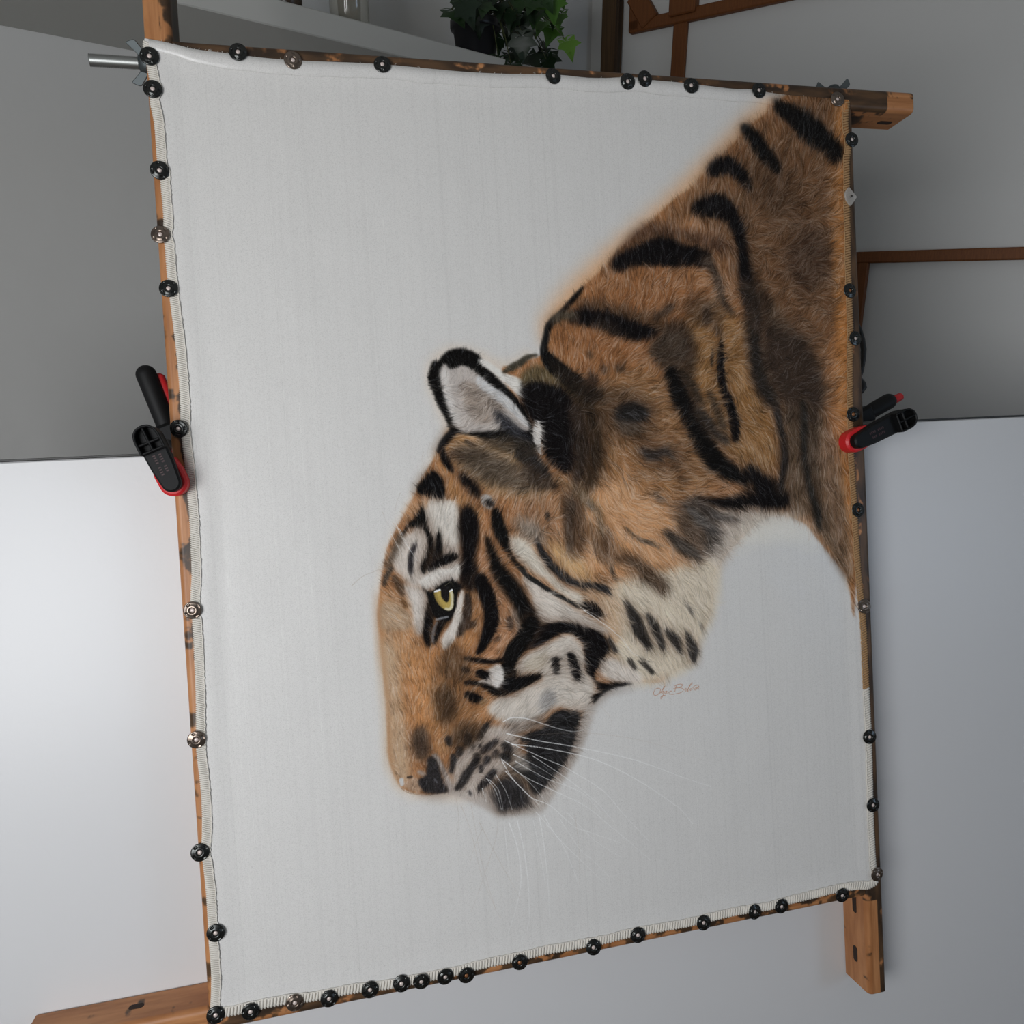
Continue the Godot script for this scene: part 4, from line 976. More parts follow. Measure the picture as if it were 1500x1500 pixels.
	stripe(109, 79, 58, 4, 0.50, [226.8,209.6,4.64, 224.9,192.4,7.46, 223.8,170.9,8.60, 225.7,153.6,8.61, 231.4,136.2,9.77, 236.3,121.3,9.80, 239.2,105.6,10.96, 240.1,86.4,8.68])
	stripe(19, 17, 17, 2, 1.00, [226.8,209.6,2.26, 224.9,192.4,4.52, 223.8,170.9,5.43, 225.7,153.6,5.44, 231.4,136.2,6.36, 236.3,121.3,6.38, 239.2,105.6,7.30, 240.1,86.4,5.48])
	stripe(57, 48, 40, 2, 1.00, [214.0,199.5,1.80, 211.9,179.8,1.80])
	stripe(108, 78, 57, 4, 0.50, [190.1,124.6,8.51, 201.5,111.3,10.81, 213.8,94.5,9.73, 226.5,83.6,8.64])
	stripe(59, 51, 44, 3, 1.00, [190.1,124.6,5.38, 201.5,111.3,7.20, 213.8,94.5,6.34, 226.5,83.6,5.46])
	stripe(82, 66, 49, 3, 0.70, [188.5,146.1,3.58, 197.1,133.0,3.59])
	stripe(111, 81, 59, 4, 0.50, [273.3,217.6,8.73, 274.4,182.8,11.05, 281.6,154.7,11.10, 293.5,138.6,12.31, 300.4,120.8,10.02, 306.4,85.4,7.72, 308.9,58.7,8.91, 304.8,36.8,8.91, 301.0,22.0,7.73])
	stripe(47, 42, 39, 3, 1.00, [273.3,217.6,5.52, 274.4,182.8,7.37, 281.6,154.7,7.40, 293.5,138.6,8.36, 300.4,120.8,6.53, 306.4,85.4,4.68, 308.9,58.7,5.63, 304.8,36.8,5.63, 301.0,22.0,4.69])
	stripe(111, 81, 59, 4, 0.42, [267.5,235.0,11.00, 271.9,208.9,14.48, 274.4,182.8,15.66, 280.7,156.5,15.71, 291.4,136.9,14.63])
	stripe(39, 36, 33, 4, 0.85, [267.5,235.0,7.33, 271.9,208.9,10.11, 274.4,182.8,11.05, 280.7,156.5,11.09, 291.4,136.9,10.22])
	stripe(112, 82, 60, 4, 0.40, [264.1,278.2,10.97, 274.7,260.9,15.61, 279.1,234.9,11.05])
	stripe(50, 42, 36, 4, 0.80, [264.1,278.2,7.31, 274.7,260.9,11.02, 279.1,234.9,7.36])
	stripe(108, 78, 57, 4, 0.40, [171.3,172.1,7.33, 184.3,154.8,8.48, 191.7,137.4,7.39])
	stripe(53, 45, 37, 3, 0.80, [171.3,172.1,4.44, 184.3,154.8,5.36, 191.7,137.4,4.48])
	stripe(108, 79, 57, 4, 0.40, [207.2,145.5,6.31, 215.5,123.8,8.59, 223.7,101.9,8.63])
	stripe(56, 47, 38, 3, 0.80, [207.2,145.5,3.60, 215.5,123.8,5.43, 223.7,101.9,5.45])
	stripe(105, 77, 56, 4, 0.30, [66.6,232.5,8.10, 83.7,224.0,7.08])
	stripe(42, 36, 31, 3, 0.60, [66.6,232.5,5.11, 83.7,224.0,4.29])
	stripe(102, 74, 54, 4, 0.38, [30.0,130.2,10.14, 34.1,97.0,11.23, 30.4,64.0,11.23, 22.3,43.8,8.04])
	stripe(45, 37, 32, 3, 0.75, [30.0,130.2,6.76, 34.1,97.0,7.63, 30.4,64.0,7.63, 22.3,43.8,5.08])
	stripe(100, 73, 53, 4, 0.40, [-38.3,59.4,9.92, -22.2,46.3,11.03, -3.8,39.5,9.01])
	stripe(52, 43, 36, 3, 0.80, [-38.3,59.4,6.61, -22.2,46.3,7.49, -3.8,39.5,5.87])
	stripe(101, 73, 53, 4, 0.40, [12.2,19.6,8.02, 13.9,-9.6,9.09, 10.7,-34.2,5.92])
	stripe(59, 47, 36, 3, 0.80, [12.2,19.6,5.06, 13.9,-9.6,5.92, 10.7,-34.2,3.38])
	stripe(111, 81, 59, 4, 0.50, [338.6,128.4,6.61, 339.7,110.6,8.98, 338.3,84.0,8.99, 337.9,57.3,7.82, 341.5,30.4,7.84, 346.4,7.7,9.05, 352.3,-15.1,9.08, 355.0,-40.4,5.51])
	stripe(45, 42, 38, 3, 1.00, [338.6,128.4,3.78, 339.7,110.6,5.67, 338.3,84.0,5.68, 337.9,57.3,4.74, 341.5,30.4,4.75, 346.4,7.7,5.72, 352.3,-15.1,5.73, 355.0,-40.4,2.87])
	area(97, 71, 53, 4, 0.55, [73.9,129.7, 89.6,139.1, 112.3,140.3, 128.3,127.8, 125.7,114.8, 111.0,108.0, 87.8,104.5, 75.8,113.6])
	area(39, 36, 34, 3, 1.00, [78.1,128.5, 91.9,135.6, 109.9,136.6, 123.8,126.9, 121.4,116.0, 108.5,111.5, 90.3,108.0, 80.0,115.1])
	area(79, 66, 55, 3, 0.80, [77.4,116.0, 99.5,112.7, 117.2,106.1, 103.1,97.4, 85.4,99.8])
	stripe(105, 76, 56, 4, 0.50, [111.0,76.8,7.20, 124.2,70.3,10.53, 142.7,74.5,8.39, 152.5,68.1,6.21])
	stripe(59, 51, 46, 3, 1.00, [111.0,76.8,4.36, 124.2,70.3,7.02, 142.7,74.5,5.30, 152.5,68.1,3.55])
	stripe(111, 80, 56, 3, 0.80, [160.2,40.3,6.23, 169.3,38.1,5.36])
	stripe(92, 76, 63, 3, 1.00, [127.8,21.7,4.40, 132.8,12.9,3.53])
	stripe(45, 42, 44, 2, 1.00, [38.0,15.4,2.56, 43.1,11.8,2.56])
	stripe(106, 77, 56, 4, 0.50, [138.0,-25.0,6.20, 153.7,-40.7,11.82, 168.0,-52.1,13.01, 180.7,-60.0,9.69])
	stripe(70, 62, 55, 3, 1.00, [138.0,-25.0,3.54, 153.7,-40.7,8.03, 168.0,-52.1,8.97, 180.7,-60.0,6.31])
	stripe(81, 77, 74, 3, 0.90, [166.7,7.4,4.47, 184.3,-11.0,8.10, 202.2,-29.6,6.35])
	stripe(104, 76, 55, 4, 0.45, [67.5,-53.7,4.97, 94.0,-60.9,8.30, 111.3,-75.9,8.36, 124.1,-90.7,8.41, 130.0,-100.6,5.10])
	stripe(86, 66, 49, 3, 0.90, [67.5,-53.7,2.59, 94.0,-60.9,5.24, 111.3,-75.9,5.28, 124.1,-90.7,5.31, 130.0,-100.6,2.66])
	stripe(71, 61, 50, 2, 0.90, [85.7,-17.9,1.74, 102.8,-32.7,2.63, 127.8,-43.1,2.65])
	stripe(65, 53, 42, 2, 1.00, [63.2,-66.0,2.59, 67.7,-80.7,1.73])
	stripe(101, 73, 53, 4, 0.47, [17.1,15.1,9.09, 10.9,-1.1,9.08, 10.6,-21.8,8.03, 13.6,-44.4,4.87])
	stripe(72, 56, 44, 3, 0.95, [17.1,15.1,5.92, 10.9,-1.1,5.91, 10.6,-21.8,5.07, 13.6,-44.4,2.54])
	stripe(105, 77, 54, 3, 0.90, [36.7,-7.0,3.41, 43.7,-36.7,3.43, 51.4,-55.7,2.58])
	stripe(52, 43, 37, 2, 1.00, [-14.4,5.6,3.35, -13.9,0.6,2.51])
	stripe(90, 77, 63, 2, 1.00, [40.6,15.3,2.56, 42.9,9.3,1.71])
	stripe(114, 98, 75, 3, 0.50, [-0.7,49.2,3.35, 44.9,13.3,6.84, 51.7,-20.5,5.15])
	stripe(104, 76, 55, 4, 0.47, [79.5,-109.7,6.10, 88.3,-128.3,10.50, 96.3,-147.0,11.64, 106.9,-167.8,7.29])
	stripe(46, 43, 41, 2, 0.95, [79.5,-109.7,3.49, 88.3,-128.3,7.00, 96.3,-147.0,7.91, 106.9,-167.8,4.42])
	stripe(105, 76, 55, 4, 0.47, [108.2,-128.6,6.17, 116.4,-144.8,9.51, 125.2,-168.9,7.34])
	stripe(47, 44, 42, 2, 0.95, [108.2,-128.6,3.53, 116.4,-144.8,6.20, 125.2,-168.9,4.45])
	stripe(106, 77, 56, 4, 0.47, [131.8,-149.8,6.23, 143.0,-164.7,9.62, 147.8,-178.2,5.16])
	stripe(47, 44, 42, 2, 0.95, [131.8,-149.8,3.56, 143.0,-164.7,6.26, 147.8,-178.2,2.69])
	stripe(106, 77, 56, 4, 0.47, [159.3,-156.0,5.17, 164.8,-175.7,10.83, 166.7,-191.6,5.20])
	stripe(47, 44, 42, 2, 0.95, [159.3,-156.0,2.70, 164.8,-175.7,7.22, 166.7,-191.6,2.71])
	stripe(47, 44, 42, 2, 0.95, [160.5,-118.0,1.80, 167.2,-132.5,1.80])
	stripe(47, 44, 42, 2, 0.95, [96.0,-183.8,3.52, 109.6,-200.7,2.66])
	stripe(46, 43, 41, 2, 0.95, [80.7,-182.1,3.50, 86.4,-193.0,2.63])
	stripe(46, 43, 41, 2, 0.95, [55.4,-153.9,3.46, 62.7,-167.4,3.48])
	stripe(48, 45, 43, 2, 0.95, [178.6,-147.6,1.81, 180.2,-152.9,0.91])

func paint_over() -> void:
	hair(97, 91, 71, 0.80, 1.00, [-143.1,-69.0, -136.5,-65.5, -133.6,-71.4])
	hair(145, 120, 95, 0.80, 1.00, [-208.5,-299.2, -199.5,-306.1, -187.9,-309.5])
	hair(240, 232, 223, 0.70, 1.00, [-204.7,-301.3, -195.7,-307.5])
	hair(252, 252, 250, 1.22, 1.00, [-84.0,-236.9, -72.9,-233.4, -56.2,-236.4, -39.7,-243.5, -18.8,-252.9, 0.8,-259.7, 16.5,-260.0])
	hair(252, 252, 250, 1.22, 1.00, [-80.7,-251.4, -41.0,-265.8, 10.0,-281.1, 79.8,-306.2, 142.6,-336.9, 181.3,-354.9])
	hair(252, 252, 250, 1.22, 1.00, [-74.8,-265.4, -33.1,-276.1, 26.6,-297.8, 78.5,-329.2, 131.3,-371.9, 153.1,-399.9])
	hair(252, 252, 250, 1.08, 1.00, [-82.9,-260.1, -33.9,-289.3, -8.8,-303.8, 33.2,-336.2, 62.3,-374.1, 92.0,-410.9])
	hair(252, 252, 250, 1.08, 1.00, [-88.4,-281.7, -60.5,-307.2, -19.3,-333.4, 14.3,-355.5, 47.9,-389.0, 92.5,-435.3])
	hair(252, 252, 250, 1.08, 1.00, [-85.2,-297.0, -57.7,-330.9, -33.0,-346.4, -4.4,-376.3, 21.2,-389.8, 54.1,-406.3])
	hair(252, 252, 250, 0.94, 1.00, [-50.6,-282.8, -9.6,-316.3, 23.6,-348.4, 48.4,-380.5])
	hair(252, 252, 250, 0.94, 1.00, [-71.9,-286.5, -35.3,-312.5, 6.7,-335.6, 31.5,-365.0])
	hair(252, 252, 250, 0.94, 0.94, [-50.5,-352.1, -38.6,-368.2, -21.2,-394.7, -9.2,-426.4, -1.1,-453.3])
	hair(252, 252, 250, 0.94, 0.94, [-40.6,-357.8, -26.7,-385.3, 1.7,-419.7, 30.7,-453.9])
	hair(252, 252, 250, 1.08, 0.94, [-46.7,-359.4, -43.4,-391.0, -41.1,-437.7, -41.3,-484.1])
	hair(252, 252, 250, 0.81, 0.88, [-54.5,-361.5, -50.2,-389.8, -44.5,-437.1])
	hair(252, 252, 250, 1.08, 0.94, [-74.6,-358.3, -69.0,-390.9, -65.6,-433.3, -66.5,-475.1, -70.1,-492.9])
	hair(252, 252, 250, 1.08, 0.94, [-84.8,-359.1, -76.5,-389.6, -73.8,-427.7, -80.8,-459.8, -93.8,-493.3])
	hair(252, 252, 250, 0.81, 0.88, [-90.6,-358.2, -88.4,-404.2, -86.0,-433.8])
	hair(252, 252, 250, 0.81, 0.75, [-21.2,-365.1, 2.5,-407.1, 19.1,-424.4, 37.4,-447.3])
	hair(252, 252, 250, 0.81, 0.75, [-12.1,-358.1, 20.7,-397.4, 55.7,-425.6])
	hair(252, 252, 250, 1.08, 1.00, [-88.5,-284.1, -77.3,-306.4, -57.7,-330.9, -45.8,-344.5])
	hair(252, 252, 250, 1.08, 1.00, [-108.7,-301.8, -98.2,-319.8, -92.9,-342.1])
	hair(252, 252, 250, 0.94, 1.00, [-97.0,-299.4, -85.8,-321.7, -79.7,-345.0])
	hair(252, 252, 250, 0.94, 1.00, [-105.6,-303.9, -94.8,-318.7, -90.6,-344.1])
	hair(252, 252, 250, 0.94, 1.00, [-82.9,-287.4, -56.7,-314.4, -37.1,-342.4])
	hair(252, 252, 250, 0.94, 1.00, [-73.9,-277.9, -43.0,-298.1, -10.1,-324.7])
	hair(252, 252, 250, 0.94, 1.00, [-114.4,-313.3, -110.5,-330.3])
	hair(252, 252, 250, 1.22, 0.88, [24.3,-112.9, 45.3,-129.2, 66.5,-148.2, 83.1,-171.3, 91.8,-176.5])
	hair(252, 252, 250, 0.81, 0.62, [20.2,-109.2, 45.6,-125.0, 66.8,-141.5])
	hair(252, 252, 250, 0.81, 1.00, [-194.6,4.9, -188.6,-11.3, -178.0,-29.4])
	hair(252, 252, 250, 0.81, 0.88, [-201.4,-4.0, -195.3,-18.6, -188.4,-31.8])
	hair(252, 252, 250, 0.81, 0.75, [-191.7,0.8, -181.6,-23.6, -173.0,-37.8])
	hair(177, 158, 139, 0.60, 0.50, [-96.4,-344.9, -100.7,-373.1, -112.6,-404.2, -127.1,-438.8, -136.6,-458.6])
	hair(178, 159, 140, 0.60, 0.50, [-120.2,-353.5, -103.6,-393.3, -85.1,-434.0, -76.3,-454.8])
	hair(176, 157, 138, 0.60, 0.45, [-140.8,-329.7, -130.7,-364.1, -121.0,-419.3, -106.9,-460.8])
	hair(175, 157, 138, 0.60, 0.45, [-117.4,-362.1, -127.7,-381.0, -134.6,-400.4])
	hair(177, 158, 139, 0.60, 0.40, [-128.7,-331.6, -120.5,-398.7, -107.6,-459.0, -101.0,-472.8])
	hair(173, 154, 136, 0.60, 0.45, [-146.0,-320.8, -144.3,-345.5, -149.0,-369.3])
	hair(180, 161, 142, 0.60, 0.45, [-65.9,-256.6, 19.7,-264.7, 99.2,-286.4, 171.8,-320.0])
	hair(163, 146, 128, 0.70, 0.60, [-249.5,-59.6, -237.5,-50.5, -223.4,-45.5, -210.0,-41.9, -196.8,-42.2])
	hair(164, 146, 129, 0.60, 0.40, [-209.8,21.6, -204.5,7.2, -194.3,-3.0])
	hair(164, 147, 129, 0.60, 0.40, [-188.3,42.2, -193.9,28.4, -195.6,12.8, -188.6,-11.3])
	hair(166, 149, 131, 0.60, 0.40, [-158.7,87.9, -161.0,77.7, -157.0,65.7])
	hair(167, 149, 131, 0.50, 0.35, [-150.2,98.5, -154.2,85.3, -150.2,73.2])
	hair(167, 149, 131, 0.50, 0.35, [-143.4,104.6, -148.9,92.9, -143.2,82.4])
	hair(166, 148, 130, 0.50, 0.35, [-166.0,72.5, -166.6,63.0, -160.8,54.8])
	hair(182, 163, 143, 0.60, 0.40, [-2.0,-363.9, 1.0,-402.6, -1.1,-453.3])
	hair(179, 160, 141, 0.60, 0.40, [39.2,-234.2, 49.9,-248.3, 52.7,-261.4])
	hair(181, 162, 142, 0.50, 0.50, [104.2,-199.3, 107.1,-212.5, 107.8,-231.5])
	hair(182, 163, 144, 0.50, 0.40, [137.2,-185.7, 141.1,-197.4, 149.7,-210.5])
	hair(182, 109, 71, 0.74, 1.00, [117.2,-220.7, 113.9,-220.7, 111.3,-222.6, 109.6,-225.2, 109.9,-227.8, 112.0,-229.1, 115.0,-228.6, 117.4,-226.5, 118.9,-223.9, 118.5,-221.4, 117.2,-220.7], 0.0)
	hair(182, 110, 71, 0.74, 1.00, [118.0,-227.2, 121.5,-224.2, 124.2,-221.1, 125.5,-219.5, 124.7,-219.5, 121.9,-223.2, 119.6,-226.4, 120.2,-227.5], 0.0)
	hair(182, 110, 71, 0.74, 1.00, [123.6,-225.1, 121.9,-225.4, 121.0,-226.7, 122.2,-227.4, 123.8,-225.9, 123.1,-228.2, 121.3,-231.8, 119.6,-234.3, 118.7,-233.5, 119.8,-231.6, 122.2,-230.5, 125.8,-230.6], 0.0)
	hair(182, 110, 71, 0.74, 1.00, [128.0,-225.7, 125.8,-226.0, 124.7,-227.6, 126.0,-228.2, 127.8,-226.5, 127.4,-227.9, 128.6,-228.2], 0.0)
	hair(183, 110, 71, 0.74, 1.00, [134.4,-226.2, 132.1,-226.2, 130.1,-227.7, 130.6,-229.4, 134.8,-230.4, 140.0,-230.4, 145.3,-229.8, 148.7,-228.6, 150.2,-227.1, 149.0,-224.9, 145.6,-223.4, 141.2,-223.1, 136.8,-223.5], 0.0)
	hair(183, 110, 71, 0.74, 1.00, [141.7,-219.7, 140.1,-221.6, 139.0,-224.2, 138.1,-227.9], 0.0)
	hair(183, 110, 71, 0.74, 1.00, [138.7,-220.5, 141.8,-219.2, 146.3,-218.8, 149.1,-219.8, 149.2,-221.0, 147.2,-222.2, 144.3,-223.1], 0.0)
	hair(184, 111, 72, 0.74, 1.00, [152.0,-227.1, 154.1,-226.4, 153.6,-225.0, 151.9,-226.0, 152.5,-228.1, 154.7,-227.7, 158.3,-223.7, 162.5,-219.5, 161.6,-218.9, 158.8,-222.0, 156.3,-226.6, 155.8,-228.8, 157.7,-228.5], 0.0)
	hair(184, 111, 72, 0.74, 1.00, [160.1,-226.2, 158.7,-227.3, 159.2,-228.5, 160.8,-227.7, 160.7,-226.4, 162.2,-227.5, 163.8,-226.1, 164.4,-225.3], 0.0)
	hair(184, 111, 72, 0.74, 1.00, [168.1,-226.1, 166.0,-226.4, 165.1,-228.2, 166.7,-228.7, 168.7,-226.3, 168.7,-228.7], 0.0)
	hair(184, 111, 72, 0.74, 1.00, [162.9,-225.3, 165.1,-223.6, 167.8,-222.8, 171.9,-223.2], 0.0)
	hair(184, 111, 72, 0.74, 1.00, [169.1,-225.7, 171.2,-224.9, 170.4,-229.0], 0.0)

func comb_fur() -> void:
	comb(-211, -175, -0.26, 0.97, 7.2, 0.55, 0.25)
	comb(-212, -255, -0.13, 0.99, 6.4, 0.55, 0.25)
	comb(-178, -219, 0.11, 0.99, 7.2, 0.50, 0.30)
	comb(-144, -183, 0.26, 0.97, 8.7, 0.45, 0.30)
	comb(-208, -96, -0.74, 0.67, 7.1, 0.50, 0.30)
	comb(-211, -57, -0.65, 0.76, 7.1, 0.50, 0.30)
	comb(-184, -123, -0.22, 0.98, 7.2, 0.50, 0.30)
	comb(-159, -161, 0.06, 1.00, 7.2, 0.45, 0.30)
	comb(-122, -218, 0.60, 0.80, 7.9, 0.50, 0.30)
	comb(-190, -282, -0.03, 1.00, 4.0, 0.40, 0.30)
	comb(-178, -28, 0.16, 0.99, 8.7, 0.60, 0.25)
	comb(-140, 9, 0.18, 0.98, 11.1, 0.60, 0.20)
	comb(-177, 43, -0.47, 0.88, 8.6, 0.50, 0.30)
	comb(-145, 53, -0.14, 0.99, 8.7, 0.50, 0.30)
	comb(-109, -17, 0.06, 1.00, 8.8, 0.40, 0.20)
	comb(-94, 22, 0.38, 0.93, 8.9, 0.50, 0.40)
	comb(-196, -11, -0.25, 0.97, 7.1, 0.50, 0.30)
	comb(-78, 86, 0.96, 0.28, 13.2, 0.75, 0.40)
	comb(-102, 95, 0.99, -0.14, 9.7, 0.60, 0.30)
	comb(-47, 48, 0.84, 0.54, 12.5, 0.70, 0.50)
	comb(-80, 54, 0.70, 0.71, 9.8, 0.60, 0.30)
	comb(-99, 143, 0.97, 0.25, 11.4, 0.70, 0.60)
	comb(-75, 134, 0.65, 0.76, 11.5, 0.80, 0.50)
	comb(-54, 137, 0.63, -0.78, 10.5, 0.80, 0.30)
	comb(-37, 108, 0.83, -0.56, 9.9, 0.70, 0.30)
	comb(-129, 151, 0.96, -0.27, 7.1, 0.70, 0.30)
	comb(-111, 187, -0.14, 0.99, 5.5, 0.40, 0.30)
	comb(-60, 174, 0.93, -0.37, 5.7, 0.60, 0.30)
	comb(-6, 180, -0.04, 1.00, 8.1, 0.70, 0.30)
	comb(27, 155, 0.68, 0.74, 10.2, 0.50, 0.30)
	comb(-29, 67, 0.66, 0.75, 10.0, 0.50, 0.30)
	comb(-30, 189, -0.14, 0.99, 5.6, 0.50, 0.30)
	comb(26, 278, -0.10, 1.00, 8.1, 0.50, 0.25)
	comb(87, 274, 0.16, 0.99, 11.7, 0.65, 0.35)
	comb(145, 362, -0.05, 1.00, 10.0, 0.60, 0.25)
	comb(116, 324, -0.05, 1.00, 8.3, 0.50, 0.25)
	comb(177, 278, 0.57, 0.82, 11.6, 0.65, 0.40)
	comb(214, 265, 0.89, 0.46, 13.2, 0.65, 0.30)
	comb(230, 393, 0.06, 1.00, 11.1, 0.60, 0.25)
	comb(192, 380, 0.00, 1.00, 10.9, 0.60, 0.20)
	comb(280, 425, 0.37, 0.93, 12.5, 0.55, 0.30)
	comb(322, 495, -0.12, 0.99, 10.2, 0.50, 0.20)
	comb(340, 453, 0.32, 0.95, 12.6, 0.55, 0.30)
	comb(366, 384, 0.96, 0.29, 15.2, 0.55, 0.45)
	comb(324, 339, 0.93, 0.37, 14.9, 0.55, 0.50)
	comb(371, 278, 0.97, 0.22, 15.3, 0.55, 0.40)
	comb(348, 226, 0.96, 0.27, 14.1, 0.55, 0.40)
	comb(244, 304, 0.18, -0.98, 11.1, 0.60, 0.20)
	comb(291, 274, 0.71, 0.70, 11.3, 0.50, 0.60)
	comb(296, 182, 0.71, 0.70, 9.4, 0.65, 1.30)
	comb(374, 154, 0.89, 0.45, 11.9, 0.50, 0.30)
	comb(408, 207, 0.86, 0.51, 6.0, 0.30, 0.20)
	comb(209, 346, 0.16, 0.99, 11.2, 0.60, 0.25)
	comb(22, 212, -0.05, 1.00, 9.0, 0.55, 0.25)
	comb(73, 187, 0.47, 0.88, 9.4, 0.55, 0.40)
	comb(102, 157, 0.99, 0.17, 11.7, 0.65, 0.50)
	comb(76, 87, 0.46, -0.89, 12.7, 0.60, 0.30)
	comb(41, 97, -0.11, -0.99, 13.3, 0.60, 0.30)
	comb(37, 30, 0.05, -1.00, 13.3, 0.65, 0.35)
	comb(113, 110, 0.99, -0.15, 11.7, 0.60, 0.40)
	comb(167, 91, 1.00, 0.05, 12.1, 0.60, 0.40)
	comb(169, 134, 0.97, 0.23, 11.1, 0.60, 0.40)
	comb(127, 42, 0.93, -0.36, 14.5, 0.60, 0.35)
	comb(72, 28, 0.50, -0.86, 13.6, 0.65, 0.30)
	comb(116, 0, 0.90, -0.44, 16.2, 0.70, 0.30)
	comb(192, 34, 1.00, 0.04, 14.1, 0.65, 0.30)
	comb(245, 149, 0.40, -0.92, 10.5, 0.60, 0.30)
	comb(252, 96, 0.76, -0.65, 11.0, 0.60, 0.30)
	comb(270, 61, 0.33, -0.94, 14.2, 0.70, 0.20)
	comb(216, 132, 0.89, 0.46, 11.2, 0.60, 0.50)
	comb(200, 184, 0.76, 0.65, 11.0, 0.60, 0.50)
	comb(218, -2, 0.92, -0.39, 17.0, 0.70, 0.30)
	comb(328, 49, -0.16, -0.99, 12.5, 0.50, 0.25)
	comb(359, -42, 0.29, -0.96, 13.7, 0.50, 0.20)
	comb(383, 28, 0.17, -0.99, 10.9, 0.50, 0.25)
	comb(236, -29, 0.59, -0.81, 13.7, 0.70, 0.30)
	comb(295, -20, 0.18, -0.98, 10.7, 0.60, 0.20)
	comb(341, 102, 0.30, -0.95, 11.7, 0.50, 0.40)
	comb(-1, -33, 0.14, -0.99, 12.4, 0.65, 0.30)
	comb(42, -37, 0.32, -0.95, 14.4, 0.65, 0.30)
	comb(93, -70, 0.60, -0.80, 16.7, 0.65, 0.25)
	comb(149, -62, 0.69, -0.73, 16.3, 0.65, 0.25)
	comb(178, -116, 0.52, -0.86, 16.3, 0.65, 0.25)
	comb(116, -145, 0.37, -0.93, 15.0, 0.65, 0.20)
	comb(63, -123, 0.56, -0.83, 14.0, 0.65, 0.20)
	comb(142, -182, 0.47, -0.88, 14.4, 0.65, 0.20)
	comb(86, -193, 0.56, -0.83, 12.5, 0.65, 0.20)
	comb(-22, -94, 0.85, -0.53, 12.0, 0.70, 0.25)
	comb(-32, -43, 0.58, -0.81, 11.7, 0.70, 0.25)
	comb(20, -118, 0.85, -0.53, 13.2, 0.65, 0.20)
	comb(47, -176, 0.61, -0.79, 10.6, 0.65, 0.30)
	comb(-28, 18, 0.26, 0.97, 10.6, 0.55, 0.30)
	comb(-43, -14, 0.16, 0.99, 9.0, 0.60, 0.50)
	comb(-27, -168, 0.92, 0.38, 11.6, 0.65, 0.30)
	comb(6, -205, 0.91, -0.41, 12.4, 0.70, 0.30)
	comb(-47, -219, 0.70, 0.71, 11.3, 0.60, 0.20)
	comb(18, -227, 0.99, 0.11, 12.9, 0.70, 0.30)
	comb(-81, -227, 0.60, 0.80, 9.6, 0.60, 0.20)
	comb(22, -257, 0.81, -0.58, 10.8, 0.65, 0.30)
	comb(-2, -301, 0.70, -0.72, 10.7, 0.60, 0.30)
	comb(-71, -341, 0.19, -0.98, 10.1, 0.65, 0.20)
	comb(-115, -317, -0.01, -1.00, 9.0, 0.65, 0.25)
	comb(-101, -278, 0.63, 0.78, 7.1, 0.60, 0.40)
	comb(-139, -301, 0.40, 0.92, 7.1, 0.60, 0.30)
	comb(-49, -252, 0.98, 0.19, 11.6, 0.60, 0.40)
	comb(-37, -337, 0.44, -0.90, 9.6, 0.60, 0.20)
	comb(-152, -60, -0.39, 0.92, 7.2, 0.70, 0.40)
	comb(-132, -59, 0.38, 0.93, 7.2, 0.70, 0.30)
	comb(-136, -119, -0.26, -0.97, 7.2, 0.65, 0.30)
	comb(-116, -121, 0.26, 0.97, 7.2, 0.55, 0.30)
	comb(-105, -82, 0.16, 0.99, 6.4, 0.50, 0.30)
	comb(-70, -110, 0.48, -0.88, 7.5, 0.60, 0.50)
	comb(-76, -150, 0.52, 0.86, 7.2, 0.60, 0.30)
	comb(-91, -51, 0.81, 0.59, 7.3, 0.60, 0.30)
	comb(-55, -82, 0.40, -0.92, 8.3, 0.60, 0.30)
	comb(-91, -181, 0.94, -0.33, 7.5, 0.80, 0.50)
	comb(-178, -95, -0.34, 0.94, 7.2, 0.60, 0.20)
	comb(-172, -56, -0.22, 0.97, 8.0, 0.60, 0.20)

